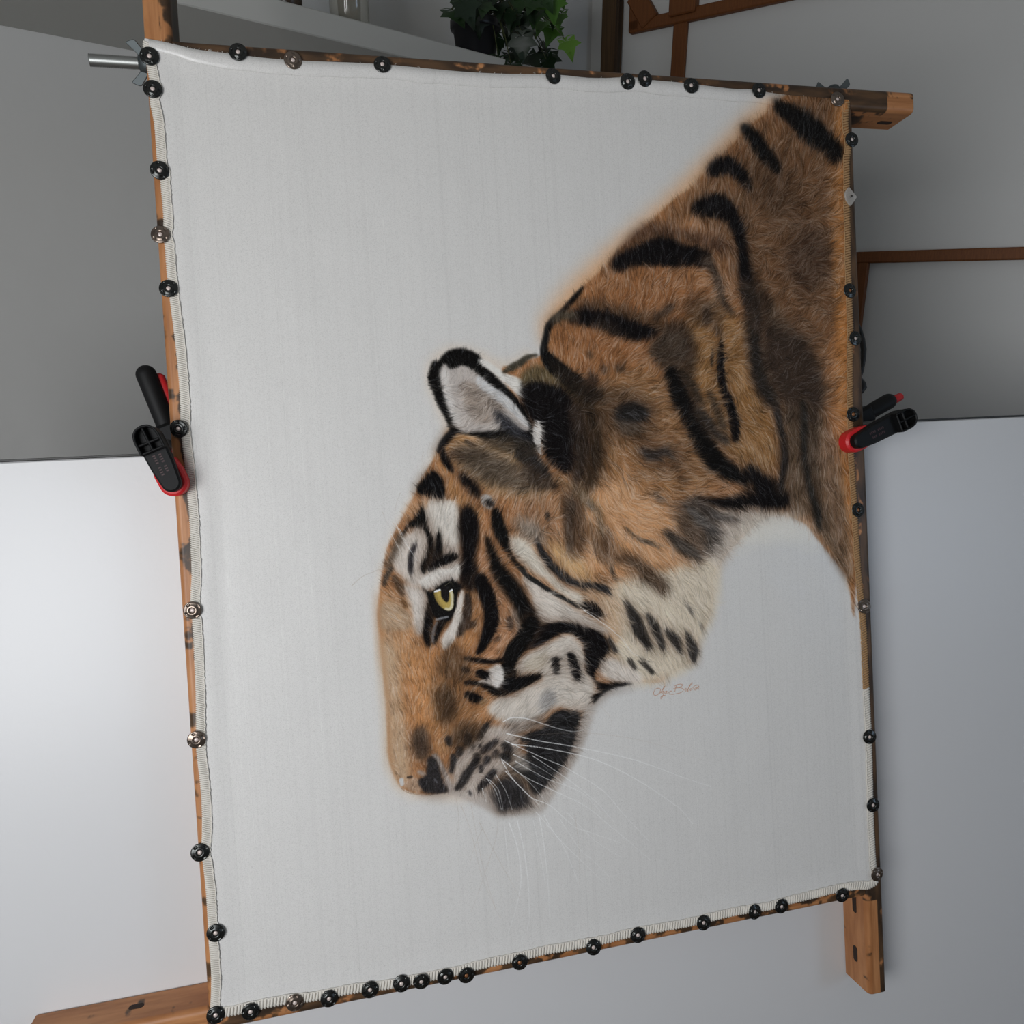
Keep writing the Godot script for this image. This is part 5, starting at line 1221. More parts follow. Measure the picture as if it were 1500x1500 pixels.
# tens of thousands of short strokes laid along the lie of the fur; each takes its colour from the patch in which it starts
func paint_fur() -> void:
	var G := 16
	var gw := TW / G + 1
	var gh := TH / G + 1
	var fx := PackedFloat32Array()
	var fy := PackedFloat32Array()
	var fl := PackedFloat32Array()
	var fb := PackedFloat32Array()
	var fs := PackedFloat32Array()
	for a in [fx, fy, fl, fb, fs]:
		a.resize(gw * gh)
	var S := TW / (2.0 * HALF_W)
	var src := canvas.get_data()
	for gy in gh:
		for gx in gw:
			var X := gx * G / S - HALF_W
			var Y := HALF_H - gy * G / S
			var sx := 0.0
			var sy := 0.0
			var sl := 0.0
			var sb := 0.0
			var ss := 0.0
			var sw := 0.0
			for c in combs:
				var ex: float = X - c[0]
				var ey: float = Y - c[1]
				var d := ex * ex + ey * ey + 30.0
				var w := 1.0 / (d * d)
				sx += c[2] * w
				sy += c[3] * w
				sl += c[4] * w
				sb += c[5] * w
				ss += c[6] * w
				sw += w
			var i := gy * gw + gx
			fx[i] = sx / sw
			fy[i] = -sy / sw
			fl[i] = sl / sw
			fb[i] = sb / sw
			fs[i] = ss / sw
	var clump := FastNoiseLite.new()
	clump.seed = 5
	clump.frequency = 0.02
	clump.fractal_octaves = 2
	var tone := FastNoiseLite.new()
	tone.seed = 9
	tone.frequency = 0.02
	tone.fractal_octaves = 3
	var x_from := int(texel(-215, 0).x)
	var y_from := int(texel(0, 538).y)
	var y_to := int(texel(0, -345).y)
	for layer in 3:
		for n in [70000, 75000, 26000][layer]:
			var x := rng.randf_range(x_from, TW - 24)
			var y := rng.randf_range(y_from, y_to)
			if fur[(int(y) >> 2) * (TW >> 2) + (int(x) >> 2)] < rng.randi_range(30, 255):
				continue
			var o := (int(y) * TW + int(x)) * 4
			var rr := float(src[o])
			var gg := float(src[o + 1])
			var bb := float(src[o + 2])
			var gi := int(y / G + 0.5) * gw + int(x / G + 0.5)
			var ang := atan2(fy[gi], fx[gi]) + clump.get_noise_2d(x, y) * 1.7 * fs[gi] + rng.randf_range(-0.09, 0.09)
			var bend := clampf(clump.get_noise_2d(x + 500.0, y) * 0.07 + rng.randf_range(-0.012, 0.012), -0.045, 0.045) * minf(1.0, fs[gi] * 2.5)
			var lum := 0.3 * rr + 0.6 * gg + 0.1 * bb
			var tn := tone.get_noise_2d(x, y)
			var al := 0.5
			var reach := 1.0
			var thick := 1
			if layer == 0:                         # broad undercoat
				var t := rng.randf_range(0.62, 1.12) + tn * 0.6
				if lum > 165.0:
					t = lerpf(t, 0.97, 0.5)
				rr *= t
				gg *= t * 0.985
				bb *= t * 0.97
				al = 0.5 if lum > 50.0 else 0.75
				reach = 1.35
				thick = 2
			elif layer == 1:                       # pale guard hairs
				if lum < 55.0:
					if rng.randf() > 0.16:
						continue
					rr += 62.0
					gg += 64.0
					bb += 68.0
					al = 0.45
				else:
					if rng.randf() > fb[gi] * 1.0 + tn * 0.8:
						continue
					var t := rng.randf_range(0.18, 0.60) * clampf(lum / 120.0, 0.4, 1.0)
					rr = lerpf(rr, 250.0, t)
					gg = lerpf(gg, 238.0, t)
					bb = lerpf(bb, 226.0, t)
					al = rng.randf_range(0.3, 0.8)
				reach = 1.55
				thick = 1 if rng.randf() < 0.6 else 2
			else:                                  # fine deep hairs
				var t := rng.randf_range(0.30, 0.68)
				if lum > 150.0:
					t = rng.randf_range(0.6, 0.85)
				rr *= t
				gg *= t * 0.96
				bb *= t * 0.92
				al = rng.randf_range(0.3, 0.6)
				reach = 1.1
			var steps := int(fl[gi] * S * reach * rng.randf_range(0.7, 1.45))
			var ri := clampi(int(rr), 0, 255)
			var gn := clampi(int(gg), 0, 255)
			var bi := clampi(int(bb), 0, 255)
			var dx := cos(ang)
			var dy := sin(ang)
			x -= dx * steps * 0.35
			y -= dy * steps * 0.35
			for s in steps:
				var t := float(s) / steps
				var ta := al * minf(1.0, t * 5.0) * (1.0 - t * t * 0.85)
				var level := absf(dx) > absf(dy)
				dab(x, y, level, ri, gn, bi, ta)
				if thick == 2 and t < 0.75:
					dab(x + (0.0 if level else 1.1), y + (1.1 if level else 0.0), level, ri, gn, bi, ta * 0.85)
				x += dx
				y += dy
				var ndx := dx - dy * bend
				dy += dx * bend
				dx = ndx

var fur := PackedByteArray()
func paint_silk() -> ImageTexture:
	canvas = Image.create(TW, TH, false, Image.FORMAT_RGBA8)
	canvas.fill(Color8(224, 222, 218))
	paint_under()
	# where there is fur: everything that differs from bare silk, but for the airbrushed edge
	var low := Image.create(TW, TH, false, Image.FORMAT_RGBA8)
	low.copy_from(canvas)
	low.shrink_x2()
	low.shrink_x2()
	var bytes := low.get_data()
	var lw := TW >> 2
	fur.resize(lw * (TH >> 2))
	# the fur's outline once more, as a mask
	var keep := canvas
	canvas = Image.create(TW, TH, false, Image.FORMAT_RGBA8)
	canvas.fill(Color.BLACK)
	area(255, 255, 255, 1, 1.00, [427.0,518.6, 318.4,510.7, 305.0,498.0, 283.0,483.1, 257.7,458.1, 227.8,431.4, 213.0,418.1, 196.2,400.7, 174.3,387.5, 145.5,363.3, 117.2,340.3, 93.8,320.9, 75.0,300.9, 52.0,281.9, 33.7,265.5, 15.3,245.2, 1.8,233.1, -3.3,219.3, -6.9,200.7, -17.5,193.6, -32.0,190.6, -47.4,184.5, -60.2,177.5, -43.2,116.5, -93.6,102.4, -122.4,108.4, -129.9,103.2, -141.3,87.0, -150.1,74.8, -164.9,53.5, -171.3,39.6, -180.1,23.6, -189.6,10.1, -197.4,-2.7, -206.3,-19.4, -212.3,-40.9, -216.4,-56.3, -220.2,-79.5, -223.0,-98.9, -221.9,-118.7, -221.6,-138.4, -221.3,-156.6, -220.3,-178.1, -219.8,-205.9, -221.0,-237.5, -221.5,-257.4, -218.7,-273.7, -214.1,-287.9, -207.0,-300.2, -195.6,-306.7, -176.0,-311.3, -155.9,-311.1, -142.3,-313.2, -128.3,-325.1, -110.2,-326.2, -95.4,-341.7, -71.5,-348.8, -46.1,-349.4, -35.2,-339.4, -23.0,-322.8, -6.0,-300.0, 5.4,-284.7, 12.4,-268.8, 18.6,-254.4, 26.6,-236.8, 30.6,-228.9, 40.2,-217.4, 53.9,-210.5, 85.4,-209.1, 117.1,-213.7, 136.2,-202.9, 150.5,-196.7, 166.8,-189.0, 173.0,-163.5, 186.2,-147.4, 197.3,-118.0, 197.5,-96.2, 202.1,-83.5, 212.4,-68.6, 226.7,-53.2, 244.8,-38.7, 267.1,-22.7, 290.1,-16.3, 312.7,-19.6, 334.3,-30.0, 351.4,-51.0, 370.6,-75.0, 392.0,-101.2, 403.7,-116.8])
	area(255, 255, 255, 1, 1.00, [-125.4,111.7, -130.9,126.2, -138.7,142.3, -143.3,157.4, -148.0,170.1, -145.7,181.9, -141.1,192.0, -134.7,191.9, -128.7,198.8, -121.2,204.2, -109.8,206.4, -98.7,204.6, -88.4,199.7, -83.1,193.2, -75.6,181.9, -66.4,172.1, -55.5,159.7, -43.8,147.3, -36.9,137.3, -29.4,122.5, -24.5,106.0, -19.2,81.3, -28.2,87.4, -93.6,102.4, -119.2,108.3])
	canvas.shrink_x2()
	canvas.shrink_x2()
	var mb := canvas.get_data()
	for i in fur.size():
		fur[i] = mb[i * 4]
	canvas = keep
	comb_fur()
	px = canvas.get_data()
	paint_fur()
	canvas = Image.create_from_data(TW, TH, false, Image.FORMAT_RGBA8, px)
	paint_over_areas()
	px = canvas.get_data()
	paint_over()
	silk_threads()
	canvas = Image.create_from_data(TW, TH, false, Image.FORMAT_RGBA8, px)
	weave()
	canvas.convert(Image.FORMAT_RGB8)
	return ImageTexture.create_from_image(canvas)

func paint_over_areas() -> void:
	area(21, 20, 19, 1, 1.00, [-164.2,-73.5, -159.5,-75.5, -148.7,-68.5, -142.1,-65.0, -136.4,-64.7, -130.2,-67.7, -125.6,-72.1, -130.0,-78.1, -131.4,-87.7, -132.8,-97.2, -137.3,-104.8, -142.5,-109.9, -150.3,-106.8, -157.2,-102.1, -160.4,-89.8, -163.7,-78.3])
	stripe(115, 114, 115, 1, 0.70, [-155.4,-111.1,1.20, -160.0,-121.0,1.75, -161.6,-132.9,1.44])
	stripe(155, 156, 159, 1, 0.80, [-156.0,-107.8,0.96, -150.3,-106.8,1.28, -142.2,-105.9,1.12])
	area(186, 161, 87, 1, 1.00, [-155.9,-75.0, -155.2,-82.3, -152.6,-88.5, -148.5,-94.1, -143.4,-97.6, -138.9,-98.1, -135.3,-94.5, -134.5,-87.4, -134.5,-76.9, -138.3,-75.0, -149.0,-73.2])
	stripe(141, 116, 62, 1, 0.55, [-155.2,-75.9,1.59, -154.0,-82.4,1.75, -151.6,-88.2,1.60, -147.8,-92.6,1.20])
	stripe(226, 220, 191, 1, 0.85, [-144.0,-96.1,1.44, -139.2,-96.6,1.77, -136.6,-92.8,1.61, -135.7,-84.9,1.61, -136.0,-77.6,1.60])
	area(26, 24, 24, 1, 1.00, [-148.1,-71.7, -148.5,-79.7, -145.9,-85.5, -142.3,-88.7, -139.7,-86.1, -139.0,-80.6, -139.3,-72.5, -141.9,-68.3, -146.3,-67.9])
	stripe(245, 245, 245, 0, 1.00, [-155.3,-74.8,0.96, -152.3,-74.1,1.20, -149.3,-73.4,0.96])
	stripe(245, 245, 245, 0, 1.00, [-138.1,-76.0,0.96, -135.2,-74.6,0.96])
	stripe(181, 179, 177, 2, 0.60, [-187.0,-283.1,2.39, -182.4,-286.2,2.40])
	stripe(213, 214, 213, 1, 0.90, [-207.9,-289.7,2.77, -207.5,-294.5,2.37])
	stripe(74, 61, 51, 1, 1.00, [-200.7,-287.5,1.19, -196.0,-287.4,1.59])
	stripe(104, 103, 108, 1, 0.80, [-169.3,-294.5,0.80, -167.2,-298.1,0.96])

# the weave: uneven warp threads running down, and grain
func weave() -> void:
	var strip := Image.create(TW, 1, false, Image.FORMAT_RGBA8)
	var run := 0.0
	for i in TW:
		run = run * 0.6 + rng.randfn(0.0, 1.0) * 0.8
		var a := clampf(absf(run) * 0.012, 0.0, 0.06)
		strip.set_pixel(i, 0, Color(1, 1, 0.98, a) if run > 0 else Color(0.30, 0.29, 0.28, a))
	strip.resize(TW, TH, Image.INTERPOLATE_NEAREST)
	canvas.blend_rect(strip, Rect2i(0, 0, TW, TH), Vector2i.ZERO)
	var tile := Image.create(257, 263, false, Image.FORMAT_RGBA8)
	for y in 263:
		for x in 257:
			var g := rng.randfn(0.0, 1.0)
			tile.set_pixel(x, y, Color(1, 1, 1, minf(0.2, g * 0.055)) if g > 0 else Color(0.2, 0.19, 0.18, minf(0.2, -g * 0.05)))
	for j in range(0, TH, 263):
		for i in range(0, TW, 257):
			canvas.blend_rect(tile, Rect2i(0, 0, 257, 263), Vector2i(i, j))

# slubs: single thick threads of the weave, lighter or darker for part of their length
func silk_threads() -> void:
	for i in 620:
		var x := rng.randf_range(4, TW - 5)
		var y := rng.randf_range(-200, TH - 40)
		var n := int(rng.randf_range(40, 700) * rng.randf())
		var light := rng.randf() < 0.62
		var al := rng.randf_range(0.08, 0.3) * (1.0 if light else 0.6)
		if i < 16:
			al = 0.5
			n = int(rng.randf_range(200, 1100))
			light = true
		var v := 246 if light else 150
		for s in n:
			if y + s > 1.0 and y + s < TH - 1 and fur[(int(y + s) >> 2) * (TW >> 2) + (int(x) >> 2)] < 100:
				dab(x, y + s, false, v, v, v - 6, al * (0.6 + 0.4 * sin(s * 0.13 + i)))
	for i in 420:        # specks
		dab(rng.randf_range(4, TW - 5), rng.randf_range(4, TH - 5), false, 120, 112, 105, rng.randf_range(0.2, 0.55))

# ---------------------------------------------------------------- the silk
func edge_curve(flat: Array) -> PackedVector2Array:
	var p := PackedVector2Array()
	for i in range(0, flat.size(), 2):
		p.append(Vector2(flat[i], flat[i + 1]))
	return p

func edge_at(e: PackedVector2Array, axis: int, v: float) -> Vector2:
	var n := e.size()
	for i in n - 1:
		var a := e[i][axis]
		var b := e[i + 1][axis]
		if (v >= a and v <= b) or (v <= a and v >= b) or i == n - 2:
			return e[i].cubic_interpolate(e[i + 1], e[maxi(i - 1, 0)], e[mini(i + 2, n - 1)], clampf((v - a) / (b - a), 0, 1))
	return e[n - 1]

func build_silk() -> void:
	var left_edge := edge_curve([-425.0,536.8, -426.2,528.9, -425.1,516.9, -423.7,507.8, -422.0,493.7, -420.6,484.5, -423.4,473.6, -420.6,446.7, -420.5,408.7, -418.5,398.0, -418.8,385.1, -418.5,349.1, -420.4,331.8, -419.2,320.2, -419.1,291.3, -418.3,274.7, -417.9,260.1, -415.7,215.7, -414.9,174.8, -415.5,145.5, -416.9,125.0, -416.4,112.5, -415.4,86.7, -415.1,57.2, -414.6,31.3, -415.3,-2.0, -416.3,-31.6, -418.9,-53.7, -420.1,-71.5, -419.5,-83.5, -419.6,-105.9, -420.3,-135.7, -421.3,-165.6, -423.3,-195.4, -424.2,-212.6, -424.6,-229.1, -423.4,-263.2, -423.7,-293.4, -425.5,-319.7, -427.8,-336.8, -426.5,-349.9, -425.6,-376.7, -425.8,-411.0, -426.2,-427.0, -426.5,-441.5, -426.2,-468.4, -427.7,-491.1, -429.9,-512.2, -429.8,-521.5])
	var right_edge := edge_curve([427.1,521.2, 425.5,509.7, 423.9,499.0, 423.3,487.5, 424.4,478.7, 426.1,461.1, 422.5,441.5, 421.7,416.6, 420.1,385.5, 419.1,345.5, 417.5,293.7, 417.5,260.7, 417.0,224.8, 415.5,200.6, 412.8,153.0, 411.5,117.0, 410.1,58.3, 410.5,26.6, 411.2,-9.8, 411.5,-45.3, 412.8,-101.2, 415.8,-145.4, 417.0,-184.2, 416.9,-248.8, 417.3,-304.4, 417.0,-341.6, 415.7,-397.3, 414.9,-434.5, 415.1,-473.0, 415.8,-500.3, 419.0,-522.5])
	var top_edge := edge_curve([-425.0,536.8, -409.7,535.1, -401.1,533.6, -389.7,531.5, -379.6,529.4, -365.9,528.2, -342.4,527.0, -322.2,525.5, -295.9,524.4, -275.0,524.3, -263.4,524.4, -222.7,525.6, -188.8,526.4, -164.4,526.2, -131.1,525.3, -83.6,524.2, -34.8,525.0, 11.1,527.5, 36.5,528.0, 66.5,527.0, 92.7,528.3, 106.0,529.9, 128.2,531.4, 150.5,529.5, 191.4,528.7, 228.4,526.8, 261.4,525.4, 285.3,526.4, 314.2,523.4, 348.5,522.0, 393.5,521.9, 427.1,521.2])
	var bottom_edge := edge_curve([-429.8,-521.5, -416.3,-522.5, -399.9,-522.6, -378.8,-521.8, -351.8,-522.2, -330.6,-524.4, -315.6,-525.3, -293.9,-525.1, -269.8,-526.0, -247.7,-528.2, -234.2,-529.0, -211.6,-529.3, -184.1,-529.3, -159.8,-529.5, -137.6,-527.9, -116.0,-527.3, -90.8,-527.4, -68.7,-526.9, -48.1,-526.0, -22.1,-526.9, 0.7,-527.2, 25.5,-527.8, 39.9,-527.2, 58.0,-526.4, 82.6,-526.4, 106.6,-527.1, 144.0,-527.9, 169.8,-526.9, 197.8,-525.9, 224.1,-526.4, 255.6,-527.8, 282.8,-525.5, 313.2,-524.7, 334.9,-523.6, 352.5,-523.1, 371.3,-523.3, 390.1,-524.8, 404.9,-526.8, 419.0,-522.5])
	var silk := thing("painted_silk", FR, "pale silk cloth painted with a tiger's head and neck, pinned on the stretcher", "painting")
	var NX := 110
	var NY := 140
	var wob := FastNoiseLite.new()
	wob.seed = 4
	wob.frequency = 0.009
	var v := PackedVector3Array()
	var uv := PackedVector2Array()
	var idx := PackedInt32Array()
	var c00 := left_edge[left_edge.size() - 1]
	var c10 := right_edge[right_edge.size() - 1]
	var c01 := left_edge[0]
	var c11 := right_edge[0]
	for j in NY + 1:
		var t := float(j) / NY
		t = t + 0.06 * sin(TAU * t) / TAU * -1.0
		var l := edge_at(left_edge, 1, lerpf(c00.y, c01.y, t))
		var r := edge_at(right_edge, 1, lerpf(c10.y, c11.y, t))
		for i in NX + 1:
			var s := float(i) / NX
			s = s - 0.06 * sin(TAU * s) / TAU
			var b := edge_at(bottom_edge, 0, lerpf(c00.x, c10.x, s))
			var u := edge_at(top_edge, 0, lerpf(c01.x, c11.x, s))
			var p := l.lerp(r, s) + b.lerp(u, t) - c00.lerp(c10, s).lerp(c01.lerp(c11, s), t)
			var d := minf(minf(p.distance_to(l), p.distance_to(r)), minf(p.distance_to(b), p.distance_to(u)))
			var z := 0.9 - 1.6 * smoothstep(14.0, 30.0, d) + 0.9 * smoothstep(25.0, 130.0, d) * wob.get_noise_2d(p.x, p.y)
			z += 0.5 * wob.get_noise_2d(p.x * 3.0, p.y * 3.0) * (1.0 - smoothstep(10.0, 60.0, d))
			var du := p.distance_to(u)
			z += 0.9 * exp(-pow((du - 15.0) / 5.0, 2.0)) * (0.5 + 0.5 * wob.get_noise_2d(p.x * 1.5, 50.0))
			v.append(Vector3(p.x, p.y, z) * 0.001)
			uv.append(Vector2((p.x + HALF_W) / (2.0 * HALF_W), (HALF_H - p.y) / (2.0 * HALF_H)))
	for j in NY:
		for i in NX:
			var a := j * (NX + 1) + i
			idx.append_array([a, a + NX + 1, a + 1, a + 1, a + NX + 1, a + NX + 2])
	var arr := []
	arr.resize(Mesh.ARRAY_MAX)
	arr[Mesh.ARRAY_VERTEX] = v
	arr[Mesh.ARRAY_TEX_UV] = uv
	arr[Mesh.ARRAY_INDEX] = idx
	var am := ArrayMesh.new()
	am.add_surface_from_arrays(Mesh.PRIMITIVE_TRIANGLES, arr)
	var st := SurfaceTool.new()
	st.create_from(am, 0)
	st.generate_normals()
	var m := plain(Color.WHITE, 1.0, 0.0, 0.12)
	m.albedo_texture = paint_silk()
	# bare silk is sleek, the painted fur is matt dye
	var matt := Image.create(TW >> 2, TH >> 2, false, Image.FORMAT_L8)
	for y in TH >> 2:
		for x in TW >> 2:
			matt.set_pixel(x, y, Color.WHITE * (1.0 - fur[y * (TW >> 2) + x] / 255.0))
	m.clearcoat_enabled = true
	m.clearcoat = 0.85
	m.clearcoat_roughness = 0.31
	m.clearcoat_texture = ImageTexture.create_from_image(matt)
	m.cull_mode = BaseMaterial3D.CULL_DISABLED
	m.texture_repeat = false
	part("fabric", st.commit(), m, silk)
	# the top edge is folded over once: a second layer of silk
	v = PackedVector3Array()
	uv = PackedVector2Array()
	idx = PackedInt32Array()
	var NH := 160
	for i in NH + 1:
		var x := lerpf(c01.x + 4.0, c11.x - 4.0, float(i) / NH)
		var e := edge_at(top_edge, 0, x)
		var deep := 16.5 + 2.0 * wob.get_noise_2d(x * 1.2, 10.0) - 5.0 * smoothstep(-330.0, -410.0, x)
		for k in 5:
			var y: float = e.y - [0.2, 0.5, deep * 0.5, deep - 0.4, deep][k]
			v.append(Vector3(x, y, [1.0, 2.1, 2.5 + 0.4 * wob.get_noise_2d(x * 4.0, 70.0), 2.3, 1.2][k]) * 0.001)
			uv.append(Vector2((x + HALF_W) / (2.0 * HALF_W), (HALF_H - y) / (2.0 * HALF_H)))
	for i in NH:
		for k in 4:
			var a := i * 5 + k
			idx.append_array([a, a + 5, a + 1, a + 1, a + 5, a + 6])
	arr[Mesh.ARRAY_VERTEX] = v
	arr[Mesh.ARRAY_TEX_UV] = uv
	arr[Mesh.ARRAY_INDEX] = idx
	var hm := ArrayMesh.new()
	hm.add_surface_from_arrays(Mesh.PRIMITIVE_TRIANGLES, arr)
	st = SurfaceTool.new()
	st.create_from(hm, 0)
	st.generate_normals()
	part("hem", st.commit(), m, silk)
	# overlocked edges: thread loops over the raw edge and a needle line inside it
	var cream := plain(Color(0.86, 0.84, 0.80), 0.75)
	var tan := plain(Color(0.66, 0.52, 0.36), 0.75)
	overlock(silk, left_edge, 1.0, 8.6, 2.3, 1.3, cream, 1e9, cream)
	overlock(silk, right_edge, -1.0, 8.4, 3.3, 1.0, cream, -255.0, tan)
	overlock(silk, bottom_edge, 1.0, 10.0, 3.5, 0.5, cream, 1e9, cream)
	# raw top edge with a few loose threads
	st = begin()
	for i in 34:
		var x := rng.randf_range(-410, 410) if i > 16 else rng.randf_range(-410, -280)
		var p := edge_at(top_edge, 0, x)
		var k := rng.randf_range(0.6, 2.0)
		tube(st, PackedVector3Array([Vector3(p.x, p.y - 1.0, 1.2) * 0.001, Vector3(p.x + rng.randf_range(-1, 1), p.y + k * 0.5, 1.9) * 0.001, Vector3(p.x + rng.randf_range(-2, 2), p.y + k, 1.6) * 0.001]), PackedFloat32Array([0.0003, 0.00022, 0.00012]), 4)
	var fray := part("loose_threads", finish(st), cream, silk)
	fray.set_meta("kind", "stuff")

func overlock(parent: Node3D, e: PackedVector2Array, side: float, wide: float, pitch: float, slant: float, mat: Material, split_y: float, mat2: Material) -> void:
	var curve := Curve2D.new()
	for i in e.size():
		var t := (e[mini(i + 1, e.size() - 1)] - e[maxi(i - 1, 0)]) / 6.0
		curve.add_point(e[i], -t, t)
	curve.bake_interval = 1.0
	var total := curve.get_baked_length()
	var sts := [begin(), begin()]
	var s := 3.0
	var line := [PackedVector3Array(), PackedVector3Array()]
	while s < total - 3.0:
		var p := curve.sample_baked(s)
		var dir := (curve.sample_baked(s + 1.0) - curve.sample_baked(s - 1.0)).normalized()
		var inn := Vector2(-dir.y, dir.x) * side
		var k := 1 if p.y > split_y else 0
		if split_y > 1e8:
			k = 0
		var w := wide * rng.randf_range(0.94, 1.05)
		var a := p - inn * 0.9
		var b := p + inn * w + dir * slant * pitch
		var pts := PackedVector3Array()
		for q in [[0.0, -0.9], [0.04, 0.1], [0.3, 0.7], [0.72, 0.7], [1.0, 0.1]]:
			var m := a.lerp(b, q[0])
			pts.append(Vector3(m.x, m.y, q[1] + 0.5) * 0.001)
		var r := pitch * 0.00046
		tube(sts[k], pts, PackedFloat32Array([r * 0.7, r, r, r, r * 0.8]), 6, false)
		line[k].append(Vector3(b.x, b.y, 1.9) * 0.001)
		s += pitch
	for k in 2:
		if line[k].size() > 2:
			var radii := PackedFloat32Array()
			for i in line[k].size():
				radii.append(0.00055 if i % 2 == 0 else 0.0008)
			tube(sts[k], line[k], radii, 6)
			var o := part("overlock_stitching", finish(sts[k]), [mat, mat2][k], parent)
			o.set_meta("kind", "stuff")

# ---------------------------------------------------------------- pins: sew-on snaps used as washers under push pins
func snap_mesh() -> ArrayMesh:
	var rs := [2.5, 2.6, 3.2, 4.2, 5.2, 6.2, 6.9, 7.6, 8.4, 9.1, 9.5, 9.6, 9.3, 2.5]
	var zs := [0.3, 1.5, 2.3, 2.5, 2.3, 1.9, 1.7, 1.55, 1.35, 1.15, 0.8, 0.4, 0.0, 0.0]
	var N := 64
	var st := SurfaceTool.new()
	st.begin(Mesh.PRIMITIVE_TRIANGLES)
	st.set_smooth_group(0)
	for i in rs.size() - 1:
		for k in N:
			var q := []
			for c in [[i, k], [i, k + 1], [i + 1, k + 1], [i + 1, k]]:
				var t: float = TAU * c[1] / N
				var r: float = rs[c[0]]
				var z: float = zs[c[0]]
				var near := absf(fposmod(t + PI / 4.0, PI / 2.0) - PI / 4.0)
				if c[0] >= 5 and c[0] <= 8 and near < 0.24:
					z -= 1.0 if (c[0] == 6 or c[0] == 7) else 0.15
				q.append(Vector3(r * cos(t), r * sin(t), z) * 0.001)
			var mid: float = (rs[i] + rs[i + 1]) * 0.5
			var tm := TAU * (k + 0.5) / N
			var o := Vector3(cos(tm) * clampf(mid, 3.2, 8.8), sin(tm) * clampf(mid, 3.2, 8.8), 0.45) * 0.001
			quad(st, q[0], q[1], q[2], q[3], o)
	st.generate_normals()
	return st.commit()

var snap_parts := []
func pin(X: float, Y: float, tone: int, tilt_x: float, tilt_y: float, label: String) -> void:
	if snap_parts.is_empty():
		var st := begin()
		lathe(st, Transform3D(Basis(Vector3.RIGHT, Vector3.BACK, Vector3.DOWN), Vector3.ZERO), PackedVector2Array([Vector2(0.0007, -0.007), Vector2(0.0007, 0.0002), Vector2(0.0023, 0.0004), Vector2(0.0024, 0.0009), Vector2(0.0018, 0.0014), Vector2(0.0008, 0.0017), Vector2(0.0, 0.0018)]), 16)
		snap_parts = [snap_mesh(), finish(st), plain(Color(0.24, 0.245, 0.24), 0.26, 0.85), plain(Color(0.50, 0.45, 0.41), 0.30, 0.9), plain(Color(0.86, 0.80, 0.77), 0.4, 0.2), plain(Color(0.62, 0.42, 0.28), 0.4, 0.5)]
	var at := Transform3D(Basis.from_euler(Vector3(tilt_x, tilt_y, X * 0.37 + Y * 0.11)), Vector3(X, Y, 3.1) * 0.001)
	at.basis = Basis.from_euler(Vector3(tilt_x, tilt_y, 0)) * Basis.from_euler(Vector3(0, 0, X * 0.37 + Y * 0.11))
	var o := thing("snap_disc", FR * at, label, "snap disc", "metal snap discs pinning the silk to the stretcher")
	part("disc", snap_parts[0], snap_parts[3 if tone == 1 else 2], o)
	part("pin_head", snap_parts[1], snap_parts[5 if tone == 2 else 4], o)

